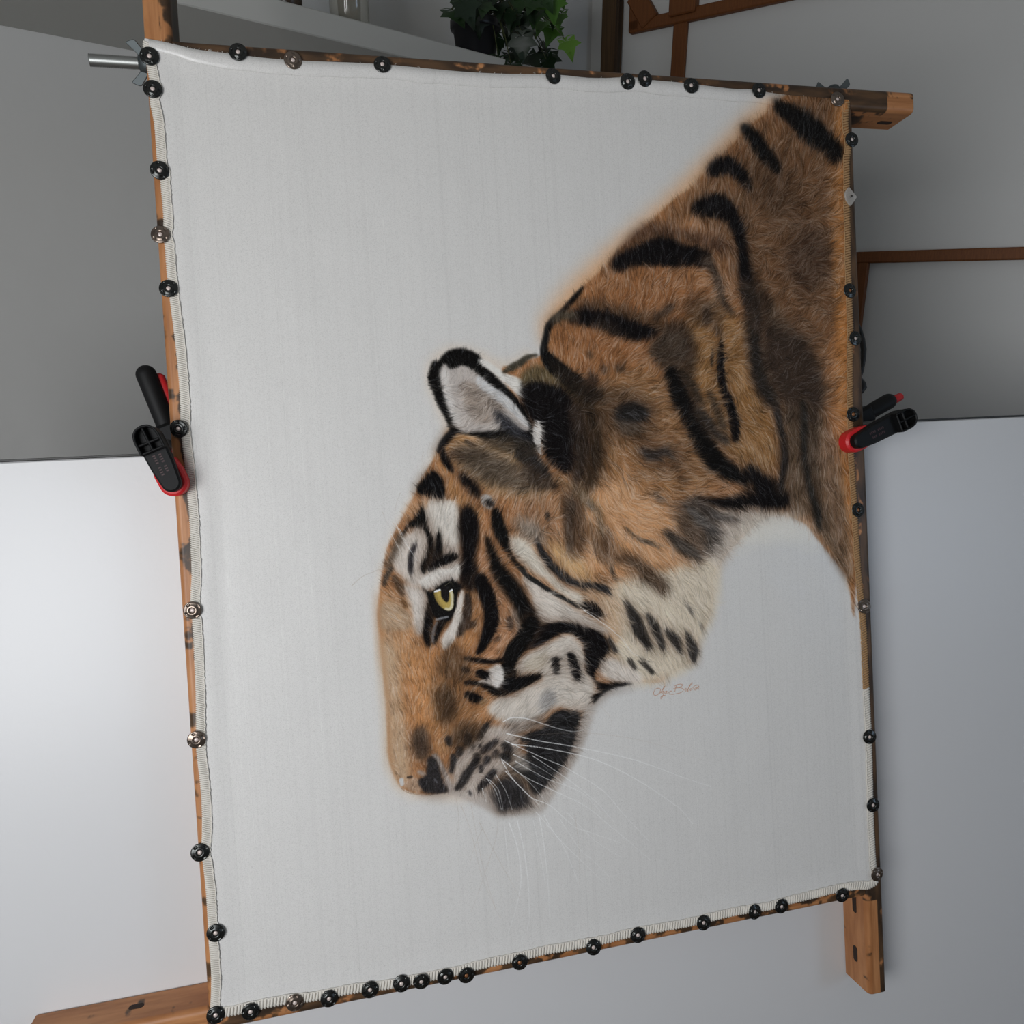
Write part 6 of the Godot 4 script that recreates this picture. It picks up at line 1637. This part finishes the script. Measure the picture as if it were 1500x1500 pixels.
func build_pins() -> void:
	pin(-421.1, 517.2, 0, 0.01, 0.05, "dark snap disc at the silk's top left corner, beside the wing nut")
	pin(-420.2, 483.2, 0, -0.05, 0.00, "dark snap disc just below the top left corner, beside the nut's lower wing")
	pin(-419.3, 398.4, 0, 0.10, 0.10, "dark snap disc on the silk's left edge, third from the top")
	pin(-423.3, 330.9, 1, -0.10, -0.08, "brownish snap disc on the silk's left edge, fourth from the top")
	pin(-419.1, 274.0, 0, -0.12, -0.02, "dark snap disc on the silk's left edge, fifth from the top")
	pin(-419.2, 124.9, 0, 0.20, -0.25, "glossy dark snap disc on the left edge, just above the red clamp jaw")
	pin(-418.9, -71.2, 1, 0.04, -0.06, "brownish snap disc on the silk's left edge, seventh from the top")
	pin(-424.4, -211.8, 1, 0.05, 0.02, "brownish snap disc on the silk's left edge, eighth from the top")
	pin(-429.3, -335.4, 0, -0.12, 0.02, "dark snap disc on the silk's left edge, ninth from the top")
	pin(-419.4, -426.9, 0, -0.06, -0.02, "dark snap disc on the silk's left edge, tenth from the top")
	pin(-425.6, -517.6, 0, -0.06, 0.05, "dark snap disc at the silk's bottom left corner")
	pin(-331.6, 527.8, 0, -0.02, -0.09, "dark snap disc on the silk's top edge, first from the left")
	pin(-274.9, 522.9, 1, 0.01, 0.07, "brownish snap disc on the silk's top edge, second from the left")
	pin(-177.6, 525.0, 0, -0.05, -0.07, "dark snap disc on the silk's top edge, third from the left")
	pin(22.8, 524.9, 0, -0.03, 0.11, "dark snap disc on the silk's top edge, fourth from the left")
	pin(117.0, 524.4, 0, 0.12, 0.04, "dark snap disc on the top edge, left of the close pair below the plank")
	pin(139.5, 529.1, 0, 0.10, 0.09, "dark snap disc on the top edge, right of the close pair below the plank")
	pin(201.0, 524.6, 0, -0.03, -0.11, "dark snap disc on the silk's top edge, seventh from the left")
	pin(294.3, 524.3, 0, 0.04, 0.02, "dark snap disc on the silk's top edge, eighth from the left")
	pin(407.8, 519.7, 1, -0.04, -0.07, "worn snap disc at the silk's top right corner, below the small wing nut")
	pin(426.6, 468.8, 0, -0.02, -0.01, "black snap disc on the right edge, directly below the end of the top bar")
	pin(413.5, 272.5, 2, -0.06, 0.05, "dark snap disc on the silk's right edge, second from the top")
	pin(418.5, 209.9, 0, -0.01, 0.09, "dark snap disc on the silk's right edge, third from the top")
	pin(410.3, 110.5, 2, 0.02, -0.06, "dark snap disc on the right edge, just above the clamp jaw")
	pin(411.1, -16.1, 2, -0.06, 0.05, "dark snap disc on the silk's right edge, fifth from the top")
	pin(413.9, -144.9, 1, -0.08, -0.08, "brownish snap disc on the silk's right edge, sixth from the top")
	pin(413.4, -320.8, 0, 0.00, -0.11, "dark snap disc on the silk's right edge, seventh from the top")
	pin(414.0, -413.7, 0, -0.00, -0.04, "dark snap disc on the silk's right edge, eighth from the top")
	pin(415.5, -508.4, 1, 0.05, 0.06, "worn snap disc at the silk's bottom right corner")
	pin(-389.4, -521.7, 0, 0.05, 0.05, "dark snap disc on the silk's bottom edge, first  from the left, corner aside")
	pin(-342.0, -521.8, 1, -0.03, 0.04, "brownish snap disc on the silk's bottom edge, second  from the left, corner aside")
	pin(-304.8, -525.1, 0, -0.04, 0.02, "dark snap disc on the silk's bottom edge, third  from the left, corner aside")
	pin(-259.0, -524.5, 0, -0.05, -0.01, "dark snap disc on the silk's bottom edge, fourth  from the left, corner aside")
	pin(-223.1, -524.9, 0, -0.11, -0.07, "dark snap disc on the silk's bottom edge, fifth  from the left, corner aside")
	pin(-200.3, -527.2, 0, 0.12, -0.07, "dark snap disc on the silk's bottom edge, sixth  from the left, corner aside")
	pin(-172.2, -527.4, 0, 0.05, 0.04, "dark snap disc on the silk's bottom edge, seventh  from the left, corner aside")
	pin(-147.2, -530.9, 2, 0.06, -0.01, "dark snap disc on the silk's bottom edge, eighth  from the left, corner aside")
	pin(-82.2, -528.5, 2, 0.03, -0.11, "dark snap disc on the silk's bottom edge, ninth  from the left, corner aside")
	pin(11.2, -528.6, 0, -0.11, -0.08, "dark snap disc on the silk's bottom edge, tenth  from the left, corner aside")
	pin(69.8, -524.7, 0, -0.09, -0.10, "dark snap disc on the silk's bottom edge, eleventh  from the left, corner aside")
	pin(159.0, -526.1, 0, -0.10, 0.01, "dark snap disc on the silk's bottom edge, twelfth  from the left, corner aside")
	pin(231.4, -525.5, 0, -0.08, 0.12, "dark snap disc on the silk's bottom edge, thirteenth  from the left, corner aside")
	pin(270.1, -525.5, 0, 0.05, 0.01, "dark snap disc on the silk's bottom edge, fourteenth  from the left, corner aside")
	pin(360.8, -527.5, 0, 0.05, -0.06, "dark snap disc on the silk's bottom edge, fifteenth  from the left, corner aside")
	var clear := plain(Color(0.85, 0.83, 0.80, 0.42), 0.15)
	clear.transparency = BaseMaterial3D.TRANSPARENCY_ALPHA
	var p := thing("plastic_corner", FR * Transform3D(Basis(), Vector3(419.0, 395.3, 2.2) * 0.001), "small clear plastic diamond pinned on the silk's right edge near the top", "plastic piece")
	var st := begin()
	plate(st, Transform3D(Basis.from_euler(Vector3(0, 0.25, 0))), round_poly(PackedVector2Array([Vector2(-0.0095, 0.003), Vector2(-0.001, 0.0125), Vector2(0.0145, 0.0005), Vector2(0.001, -0.0135), Vector2(-0.0075, -0.006)]), 0.003), 0.0, 0.0022, 0.0006)
	part("plate", finish(st), clear, p)
	st = begin()
	lathe(st, Transform3D(Basis(Vector3.RIGHT, Vector3.BACK, Vector3.DOWN), Vector3(0.003, 0.0, 0.0018)), PackedVector2Array([Vector2(0.0012, -0.004), Vector2(0.0014, 0.0008), Vector2(0.0, 0.0014)]), 10)
	part("pin_head", finish(st), plain(Color(0.3, 0.28, 0.26), 0.3, 0.7), p)

# ---------------------------------------------------------------- clamps
func build_clamps() -> void:
	bar_clamp("one handed bar clamp with a bright red trigger, gripping the stretcher's left bar", Vector2(-442.7, 110.6), Vector2(-425.7, 66.9), Vector2(-449.6, 129.2), Vector2(-472.9, 208.3), Vector2(-448.6, 149.5), Vector2(-457.5, 199.1))
	bar_clamp("one handed bar clamp with red jaw pad, gripping the stretcher's right bar", Vector2(461.4, 98.3), Vector2(400.1, 74.2), Vector2(508.1, 115.5), Vector2(558.9, 138.3), Vector2(513.2, 123.1), Vector2(581.1, 143.5))

# hub and tip: the front jaw (mm, stretcher axes); h0 - h1: the grip behind the board; t0 - t1: its trigger
func bar_clamp(label: String, hub: Vector2, tip: Vector2, h0: Vector2, h1: Vector2, t0: Vector2, t1: Vector2) -> void:
	var o := thing("bar_clamp", FR * Transform3D(Basis(), Vector3(tip.x, tip.y, 1.6) * 0.001), label, "clamp", "")
	var black := plain(Color(0.05, 0.052, 0.055), 0.55, 0.0, 0.35)
	var soft := plain(Color(0.05, 0.052, 0.056), 0.6, 0.0, 0.4)
	var red := plain(Color(0.80, 0.13, 0.15), 0.45)
	var steel := plain(Color(0.5, 0.5, 0.5), 0.3, 0.9)
	var ax := (tip - hub) * 0.001
	var L := ax.length()
	ax = ax.normalized()
	# local axes: y runs from the tip back to the hub
	var turn := Transform3D(Basis(Vector3(-ax.y, ax.x, 0), Vector3(-ax.x, -ax.y, 0), Vector3(0, 0, 1)), Vector3.ZERO)
	var arm := PackedVector2Array()
	for k in 13:
		var a := PI + PI * k / 12.0
		arm.append(Vector2(cos(a) * 0.0098, sin(a) * 0.0098))
	arm.append_array(PackedVector2Array([Vector2(0.0118, 0.018), Vector2(0.0128, L - 0.006), Vector2(0.0128, L + 0.004), Vector2(0.0112, L + 0.0105), Vector2(0.0065, L + 0.015), Vector2(0.0, L + 0.0165), Vector2(-0.0065, L + 0.015), Vector2(-0.0112, L + 0.0105), Vector2(-0.0128, L + 0.004), Vector2(-0.0128, L - 0.006), Vector2(-0.0118, 0.018)]))
	var st := begin()
	plate(st, turn, arm, 0.013, 0.030, 0.002)
	part("jaw_arm", finish(st), black, o)
	# hollow hub: a rim and ribs that stand up from the arm
	st = begin()
	var rim := [Vector2(-0.0118, L - 0.0115), Vector2(-0.0118, L + 0.003), Vector2(-0.0102, L + 0.0096), Vector2(-0.006, L + 0.0138), Vector2(0.0, L + 0.0152), Vector2(0.006, L + 0.0138), Vector2(0.0102, L + 0.0096), Vector2(0.0118, L + 0.003), Vector2(0.0118, L - 0.0115)]
	for i in rim.size() - 1:
		var p: Vector2 = rim[i]
		var q: Vector2 = rim[i + 1]
		var e := (q - p).normalized() * 0.0007
		beam(st, turn * Vector3(p.x - e.x, p.y - e.y, 0.0335), turn * Vector3(q.x + e.x, q.y + e.y, 0.0335), 0.0026, 0.0115, turn.basis * Vector3(-e.y, e.x, 0), 0.0009)
	for y: float in [-0.011, -0.002]:
		box(st, turn * Transform3D(Basis(), Vector3(0, L + y, 0.033)), Vector3(0.0224, 0.0026, 0.010), 0.0009)
	box(st, turn * Transform3D(Basis(), Vector3(0, L + 0.001, 0.033)), Vector3(0.0026, 0.026, 0.010), 0.0009)
	part("hub_rib", finish(st), black, o)
	var pad := PackedVector2Array()
	for k in 15:
		var a := PI + PI * k / 14.0
		pad.append(Vector2(cos(a) * 0.0142, sin(a) * 0.0142))
	pad.append_array(PackedVector2Array([Vector2(0.0145, 0.012), Vector2(0.0125, 0.024), Vector2(-0.0125, 0.024), Vector2(-0.0145, 0.012)]))
	st = begin()
	plate(st, turn, pad, 0.0, 0.019, 0.0025)
	part("jaw_pad", finish(st), red, o)
	# faint dark red maker's lines stamped along the arm, too small to read
	st = begin()
	for row in 2:
		for k in 9:
			if (k + row) % 5 == 4:
				continue
			box(st, turn * Transform3D(Basis(), Vector3(-0.003 + row * 0.006, L * 0.22 + k * 0.0026 + row * 0.002, 0.0301)), Vector3(0.0030, 0.0016, 0.0003), 0.0001)
	part("stamped_lettering", finish(st), plain(Color(0.19, 0.06, 0.065), 0.5), o)
	# steel bar through the hub, past the top of the board
	var hb := turn * Vector3(0, L, 0)
	st = begin()
	box(st, turn * Transform3D(Basis(), Vector3(0, L + 0.003, -0.045)), Vector3(0.005, 0.013, 0.15), 0.0008)
	part("slide_bar", finish(st), steel, o)
	# housing, grip and trigger behind
	var z := -0.105
	var rel := func(p: Vector2) -> Vector3: return Vector3((p.x - tip.x) * 0.001, (p.y - tip.y) * 0.001, z)
	var g0: Vector3 = rel.call(h0)
	var g1: Vector3 = rel.call(h1)
	st = begin()
	beam(st, Vector3(hb.x, hb.y, z) + (Vector3(hb.x, hb.y, z) - g0).normalized() * 0.013, g0 + (g0 - Vector3(hb.x, hb.y, z)).normalized() * 0.012, 0.03, 0.026, Vector3(0, 0, 1), 0.004)
	part("housing", finish(st), black, o)
	var gp := PackedVector3Array()
	var gr := PackedFloat32Array()
	var R := 0.0118
	for k in 5:
		gp.append(g0.lerp(g1, k / 4.0 * 0.9))
		gr.append(R * (0.93 + 0.07 * k / 4.0))
	var dir := (g1 - g0).normalized()
	for k in range(1, 7):
		var a := PI / 2 * k / 6.0
		gp.append(gp[4] + dir * R * sin(a))
		gr.append(maxf(R * cos(a), 0.0002))
	st = begin()
	tube(st, gp, gr, 20)
	part("grip", finish(st), soft, o)
	var q0: Vector3 = rel.call(t0)
	var q1: Vector3 = rel.call(t1)
	q0.z -= 0.006
	q1.z -= 0.006
	var bow := (q0 + q1) * 0.5 + (q1 - q0).cross(Vector3(0, 0, 1)).normalized() * 0.003
	st = begin()
	tube(st, PackedVector3Array([q0, q0.lerp(bow, 0.5), bow, bow.lerp(q1, 0.5), q1, q1 + (q1 - bow).normalized() * 0.004]), PackedFloat32Array([0.007, 0.0068, 0.0065, 0.0065, 0.006, 0.002]), 12)
	part("trigger", finish(st), red, o)
	# fixed rear jaw against the back of the board
	st = begin()
	box(st, Transform3D(Basis(), Vector3(hb.x * 0.4, -0.012 if hb.y > 0.02 else -0.045, -0.083)), Vector3(0.022, 0.05, 0.022), 0.004)
	beam(st, Vector3(hb.x * 0.4, 0.0 if hb.y > 0.02 else -0.03, -0.086), Vector3(hb.x, hb.y, -0.098), 0.02, 0.018, Vector3(0, 0, 1), 0.003)
	part("rear_jaw", finish(st), red, o)

# ---------------------------------------------------------------- the corner behind
func build_background() -> void:
	var wallw := plain(Color(0.72, 0.72, 0.70), 0.55, 0.0, 0.4)
	# shelf on the left wall
	var sb := Basis(-WL, Vector3.UP, -WL.cross(Vector3.UP))
	var shelf := thing("wall_shelf", Transform3D(sb, Vector3(-0.42909, 1.95310, -1.61609)), "thick white shelf on the left wall, carrying the ivy pot", "shelf")
	part("plank", box_mesh(Vector3(1.960, 0.042, 0.300), 0.002), wallw, shelf)
	# pot of ivy
	var pot := thing("potted_ivy", Transform3D(Basis(), Vector3(-0.07803, 1.97423, -1.83880)), "trailing green ivy in a dark plastic pot on the white shelf", "plant")
	var st := begin()
	var s: float = 0.753
	lathe(st, Transform3D(Basis().scaled(Vector3.ONE * s)), PackedVector2Array([Vector2(0, 0.0), Vector2(0.048, 0.0), Vector2(0.052, 0.004), Vector2(0.064, 0.088), Vector2(0.071, 0.090), Vector2(0.073, 0.096), Vector2(0.073, 0.112), Vector2(0.070, 0.115), Vector2(0.064, 0.113), Vector2(0.060, 0.095)]), 36)
	part("pot", finish(st), plain(Color(0.10, 0.10, 0.115), 0.35), pot)
	st = begin()
	lathe(st, Transform3D(Basis().scaled(Vector3.ONE * s)), PackedVector2Array([Vector2(0.061, 0.098), Vector2(0.03, 0.102), Vector2(0, 0.104)]), 20)
	part("soil", finish(st), plain(Color(0.13, 0.10, 0.08), 0.95), pot)
	var greens := []
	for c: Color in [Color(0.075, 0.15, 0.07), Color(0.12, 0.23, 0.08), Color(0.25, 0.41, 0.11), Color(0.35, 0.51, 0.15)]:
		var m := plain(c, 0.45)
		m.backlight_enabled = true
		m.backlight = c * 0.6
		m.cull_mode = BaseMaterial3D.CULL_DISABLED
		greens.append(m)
	var leaves := [leaf_mesh(1), leaf_mesh(2), leaf_mesh(3)]
	var stems := begin()
	var inv := pot.transform.affine_inverse()
	var root := Vector3(0, 0.105 * s, 0)
	var spots := []
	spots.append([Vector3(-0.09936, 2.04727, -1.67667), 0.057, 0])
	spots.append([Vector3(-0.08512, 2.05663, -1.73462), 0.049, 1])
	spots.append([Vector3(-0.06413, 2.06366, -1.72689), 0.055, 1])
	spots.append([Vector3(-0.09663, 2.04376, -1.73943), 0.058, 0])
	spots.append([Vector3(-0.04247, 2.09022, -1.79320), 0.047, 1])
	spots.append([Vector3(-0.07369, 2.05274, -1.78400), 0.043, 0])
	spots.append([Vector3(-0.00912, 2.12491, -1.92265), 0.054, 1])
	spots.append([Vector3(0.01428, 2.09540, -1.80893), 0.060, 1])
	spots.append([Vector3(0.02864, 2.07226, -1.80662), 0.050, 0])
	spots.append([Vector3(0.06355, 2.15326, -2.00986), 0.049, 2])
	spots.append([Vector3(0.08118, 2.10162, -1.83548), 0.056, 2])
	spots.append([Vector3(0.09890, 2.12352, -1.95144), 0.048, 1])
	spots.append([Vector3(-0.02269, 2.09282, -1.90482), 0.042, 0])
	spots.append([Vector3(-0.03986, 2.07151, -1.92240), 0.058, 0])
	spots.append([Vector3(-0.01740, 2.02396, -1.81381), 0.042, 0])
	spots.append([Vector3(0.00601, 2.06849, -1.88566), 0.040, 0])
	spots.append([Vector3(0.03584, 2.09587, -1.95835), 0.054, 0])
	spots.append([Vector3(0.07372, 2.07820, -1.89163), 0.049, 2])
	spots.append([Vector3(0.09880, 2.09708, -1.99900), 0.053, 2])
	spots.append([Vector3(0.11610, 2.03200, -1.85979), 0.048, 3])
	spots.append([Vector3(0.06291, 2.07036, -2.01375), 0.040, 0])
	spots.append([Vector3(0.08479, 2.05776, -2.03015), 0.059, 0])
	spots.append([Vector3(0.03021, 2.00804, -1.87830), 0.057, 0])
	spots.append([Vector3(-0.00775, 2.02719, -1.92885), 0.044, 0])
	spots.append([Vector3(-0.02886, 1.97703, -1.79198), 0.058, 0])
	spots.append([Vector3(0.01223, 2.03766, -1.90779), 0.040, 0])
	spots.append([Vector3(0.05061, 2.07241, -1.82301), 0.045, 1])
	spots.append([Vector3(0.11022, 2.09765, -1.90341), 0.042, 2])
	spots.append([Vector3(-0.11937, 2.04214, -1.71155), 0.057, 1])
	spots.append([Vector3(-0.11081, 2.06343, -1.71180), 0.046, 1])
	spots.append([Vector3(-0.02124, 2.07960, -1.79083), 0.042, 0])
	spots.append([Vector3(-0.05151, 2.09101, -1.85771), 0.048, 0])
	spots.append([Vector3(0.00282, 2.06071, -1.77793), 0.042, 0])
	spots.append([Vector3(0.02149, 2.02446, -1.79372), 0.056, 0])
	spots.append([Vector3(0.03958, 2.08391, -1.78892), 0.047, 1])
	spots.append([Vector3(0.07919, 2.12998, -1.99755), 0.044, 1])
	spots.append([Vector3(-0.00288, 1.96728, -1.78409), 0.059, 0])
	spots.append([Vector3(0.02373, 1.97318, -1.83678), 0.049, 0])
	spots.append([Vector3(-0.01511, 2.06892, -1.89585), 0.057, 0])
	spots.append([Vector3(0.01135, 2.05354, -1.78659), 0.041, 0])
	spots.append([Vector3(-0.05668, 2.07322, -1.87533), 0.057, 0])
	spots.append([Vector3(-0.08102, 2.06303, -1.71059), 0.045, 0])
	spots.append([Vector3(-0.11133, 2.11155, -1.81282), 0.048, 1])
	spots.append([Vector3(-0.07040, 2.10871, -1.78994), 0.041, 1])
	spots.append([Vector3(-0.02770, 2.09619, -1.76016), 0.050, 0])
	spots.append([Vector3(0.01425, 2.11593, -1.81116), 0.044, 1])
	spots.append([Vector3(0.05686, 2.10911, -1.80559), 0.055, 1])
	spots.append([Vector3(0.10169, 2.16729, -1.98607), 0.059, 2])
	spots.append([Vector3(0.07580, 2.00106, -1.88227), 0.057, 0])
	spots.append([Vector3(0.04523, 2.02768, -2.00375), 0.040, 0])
	var k := 0
	for q in spots:
		var p: Vector3 = inv * (q[0] as Vector3)
		var away := (p - root)
		away.y = 0.0
		var mid := root + Vector3(away.x * 0.55, maxf(0.09, p.y - root.y + 0.04), away.z * 0.55)
		var pts := PackedVector3Array()
		for j in 7:
			var t := j / 6.0
			pts.append(root.lerp(mid, t).lerp(mid.lerp(p, t), t))
		tube(stems, pts, PackedFloat32Array([0.0016, 0.0015, 0.0014, 0.0013, 0.0012, 0.0011, 0.001]), 5)
		var size: float = q[1]
		var b := Basis.from_euler(Vector3(rng.randf_range(-0.9, 0.2), rng.randf_range(-0.9, 0.9), rng.randf_range(-0.6, 0.6) + PI)).scaled(Vector3.ONE * size)
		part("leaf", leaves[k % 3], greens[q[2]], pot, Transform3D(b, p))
		k += 1
	part("stem", finish(stems), plain(Color(0.25, 0.27, 0.14), 0.6), pot)
	# bottles at the top of the picture
	var gl := plain(Color(0.75, 0.74, 0.68, 0.35), 0.08)
	gl.transparency = BaseMaterial3D.TRANSPARENCY_ALPHA
	bottle(Vector3(-0.30134, 1.97423, -1.59538), 0.036, 0.22, gl, "tall clear bottle with dark contents standing on the white shelf left of the ivy")
	bottle(Vector3(-0.39173, 1.97423, -1.50239), 0.026, 0.15, plain(Color(0.22, 0.16, 0.10), 0.3), "brown bottle leftmost on the white shelf, only its foot in view")
	# board standing in the corner
	var pk := thing("wooden_plank", Transform3D(Basis(WR, Vector3.UP, WR.cross(Vector3.UP)), Vector3(0.27200, 0.00000, -2.32818)), "dark weathered wooden plank standing upright in the room corner", "plank")
	part("board", box_mesh(Vector3(0.0554, 2.3, 0.022), 0.003, Transform3D(Basis(), Vector3(0, 1.15, 0))), wood(Color(0.36, 0.27, 0.17), Color(0.22, 0.16, 0.10), 31, 0.7), pk)
	st = begin()
	box(st, Transform3D(Basis(), Vector3(0.0554 * 0.5 - 0.004, 1.15, 0.008)), Vector3(0.010, 2.3, 0.018), 0.002)
	part("edge_batten", finish(st), wood(Color(0.26, 0.19, 0.12), Color(0.16, 0.12, 0.08), 32, 0.7), pk)
	# bare stretchers on the right wall
	var orange := wood(Color(0.47, 0.28, 0.13), Color(0.35, 0.20, 0.09), 41, 0.6)
	var rb := Basis(WR, Vector3.UP, WR.cross(Vector3.UP))
	var big := thing("bare_stretcher", Transform3D(rb, Vector3(0.31651, 2.17933, -2.31785)), "orange wooden stretcher with corner brace hanging on the right wall above the silk", "stretcher")
	st = begin()
	rail(st, Vector2(0.0091, 0.0070), Vector2(0.8960, 0.0038), 0.0298, 0.020)
	part("rail", finish(st), orange, big)
	st = begin()
	rail(st, Vector2(0.0240, -0.0052), Vector2(0.0240, 0.8948), 0.0311, 0.020)
	part("stile", finish(st), orange, big)
	st = begin()
	rail(st, Vector2(0.0714, 0.0087), Vector2(0.0237, 0.0805), 0.0500, 0.026)
	part("corner_brace", finish(st), orange, big)
	st = begin()
	rail(st, Vector2(0.1479, -0.5958), Vector2(0.1679, 0.9000), 0.0388, 0.014)
	part("centre_strut", finish(st), orange, big)
	st = begin()
	rail(st, Vector2(0.1643, 0.0070), Vector2(0.1643, 0.9000), 0.0717, 0.030)
	part("strut_gusset", finish(st), orange, big)
	var low := thing("bare_stretcher", Transform3D(rb, Vector3(0.87850, 1.58390, -1.90543)), "second bare wooden stretcher on the right wall, lower, seen beside the right bar", "stretcher")
	st = begin()
	rail(st, Vector2(-0.0438, 0.0000), Vector2(0.7062, 0.0000), 0.0263, 0.020)
	part("rail", finish(st), orange, low)
	st = begin()
	rail(st, Vector2(-0.0338, 0.0132), Vector2(-0.0338, -0.5000), 0.0400, 0.018)
	part("stile", finish(st), orange, low)
	st = begin()
	rail(st, Vector2(0.6862, 0.0132), Vector2(0.6862, -0.5000), 0.0400, 0.018)
	part("stile", finish(st), orange, low)
	st = begin()
	rail(st, Vector2(-0.0438, -0.5000), Vector2(0.7062, -0.5000), 0.0263, 0.020)
	part("rail", finish(st), orange, low)
	# black strap behind the right bar
	var strap := thing("black_strap", FR * Transform3D(Basis(), Vector3(482.3, 201.6, -75) * 0.001), "thin black strap bowing out behind the stretcher's right bar", "strap")
	st = begin()
	tube(st, PackedVector3Array([Vector3(-0.0020, 0.0488, 0), Vector3(0.0042, 0.0371, 0), Vector3(0.0090, 0.0214, 0), Vector3(0.0106, 0.0076, 0), Vector3(0.0086, -0.0080, 0), Vector3(0.0044, -0.0246, 0), Vector3(0.0017, -0.0324, 0), Vector3(0.0047, -0.0413, 0), Vector3(0.0055, -0.0472, 0), Vector3(0.0018, -0.0539, 0)]), PackedFloat32Array([0.0035, 0.004, 0.004, 0.004, 0.004, 0.0035, 0.003, 0.006, 0.0065, 0.004]), 8)
	part("band", finish(st), plain(Color(0.07, 0.075, 0.075), 0.5), strap)

func rail(st: SurfaceTool, o: Vector2, e: Vector2, w: float, d: float) -> void:
	beam(st, Vector3(o.x, o.y, d * 0.5), Vector3(e.x, e.y, d * 0.5), w, d, Vector3(e.y - o.y, o.x - e.x, 0), 0.003)

func bottle(at: Vector3, r: float, h: float, m: Material, label: String) -> void:
	var o := thing("bottle", Transform3D(Basis(), at), label, "bottle")
	var st := begin()
	lathe(st, Transform3D(), PackedVector2Array([Vector2(0, 0.002), Vector2(r * 0.85, 0.0), Vector2(r, 0.006), Vector2(r, h * 0.6), Vector2(r * 0.9, h * 0.68), Vector2(r * 0.4, h * 0.8), Vector2(r * 0.36, h), Vector2(0, h)]), 28)
	part("body", finish(st), m, o)
	st = begin()
	lathe(st, Transform3D(), PackedVector2Array([Vector2(0, 0.006), Vector2(r * 0.55, 0.006), Vector2(r * 0.6, h * 0.2), Vector2(r * 0.35, h * 0.5), Vector2(0, h * 0.52)]), 20)
	part("contents", finish(st), plain(Color(0.16, 0.10, 0.07), 0.25), o)
	st = begin()
	lathe(st, Transform3D(Basis(), Vector3(0, h, 0)), PackedVector2Array([Vector2(r * 0.45, -0.004), Vector2(r * 0.46, 0.02), Vector2(0, 0.021)]), 20)
	part("cap", finish(st), plain(Color(0.12, 0.11, 0.10), 0.4), o)

# a five-lobed ivy leaf in the xy plane, stalk at the origin, tip along +y, folded along its vein
func leaf_mesh(id: int) -> ArrayMesh:
	var half := [Vector2(0.0, 0.0), Vector2(0.20, -0.14), Vector2(0.46, -0.05), Vector2(0.40, 0.17), Vector2(0.62, 0.42), Vector2(0.33, 0.46), Vector2(0.20, 0.66), Vector2(0.0, 1.0)]
	var st := begin()
	st.set_smooth_group(0)
	for s: float in [-1.0, 1.0]:
		for i in range(1, half.size() - 1):
			var a := Vector3(0, 0.08, 0)
			var p: Vector2 = half[i]
			var q: Vector2 = half[i + 1]
			var lift := 0.16 + 0.05 * id
			var v := [a, Vector3(s * p.x, p.y, p.x * lift - 0.22 * p.y * p.y), Vector3(s * q.x, q.y, q.x * lift - 0.22 * q.y * q.y)]
			var m := Vector3(0, (p.y + q.y) * 0.5, -0.22 * pow((p.y + q.y) * 0.5, 2.0))
			tri(st, v[0], v[1], m, Vector3(0, 0.4, -5))
			tri(st, v[1], v[2], m, Vector3(0, 0.4, -5))
			if i == half.size() - 2:
				tri(st, v[2], m, v[0], Vector3(0, 0.4, -5))
	return finish(st)
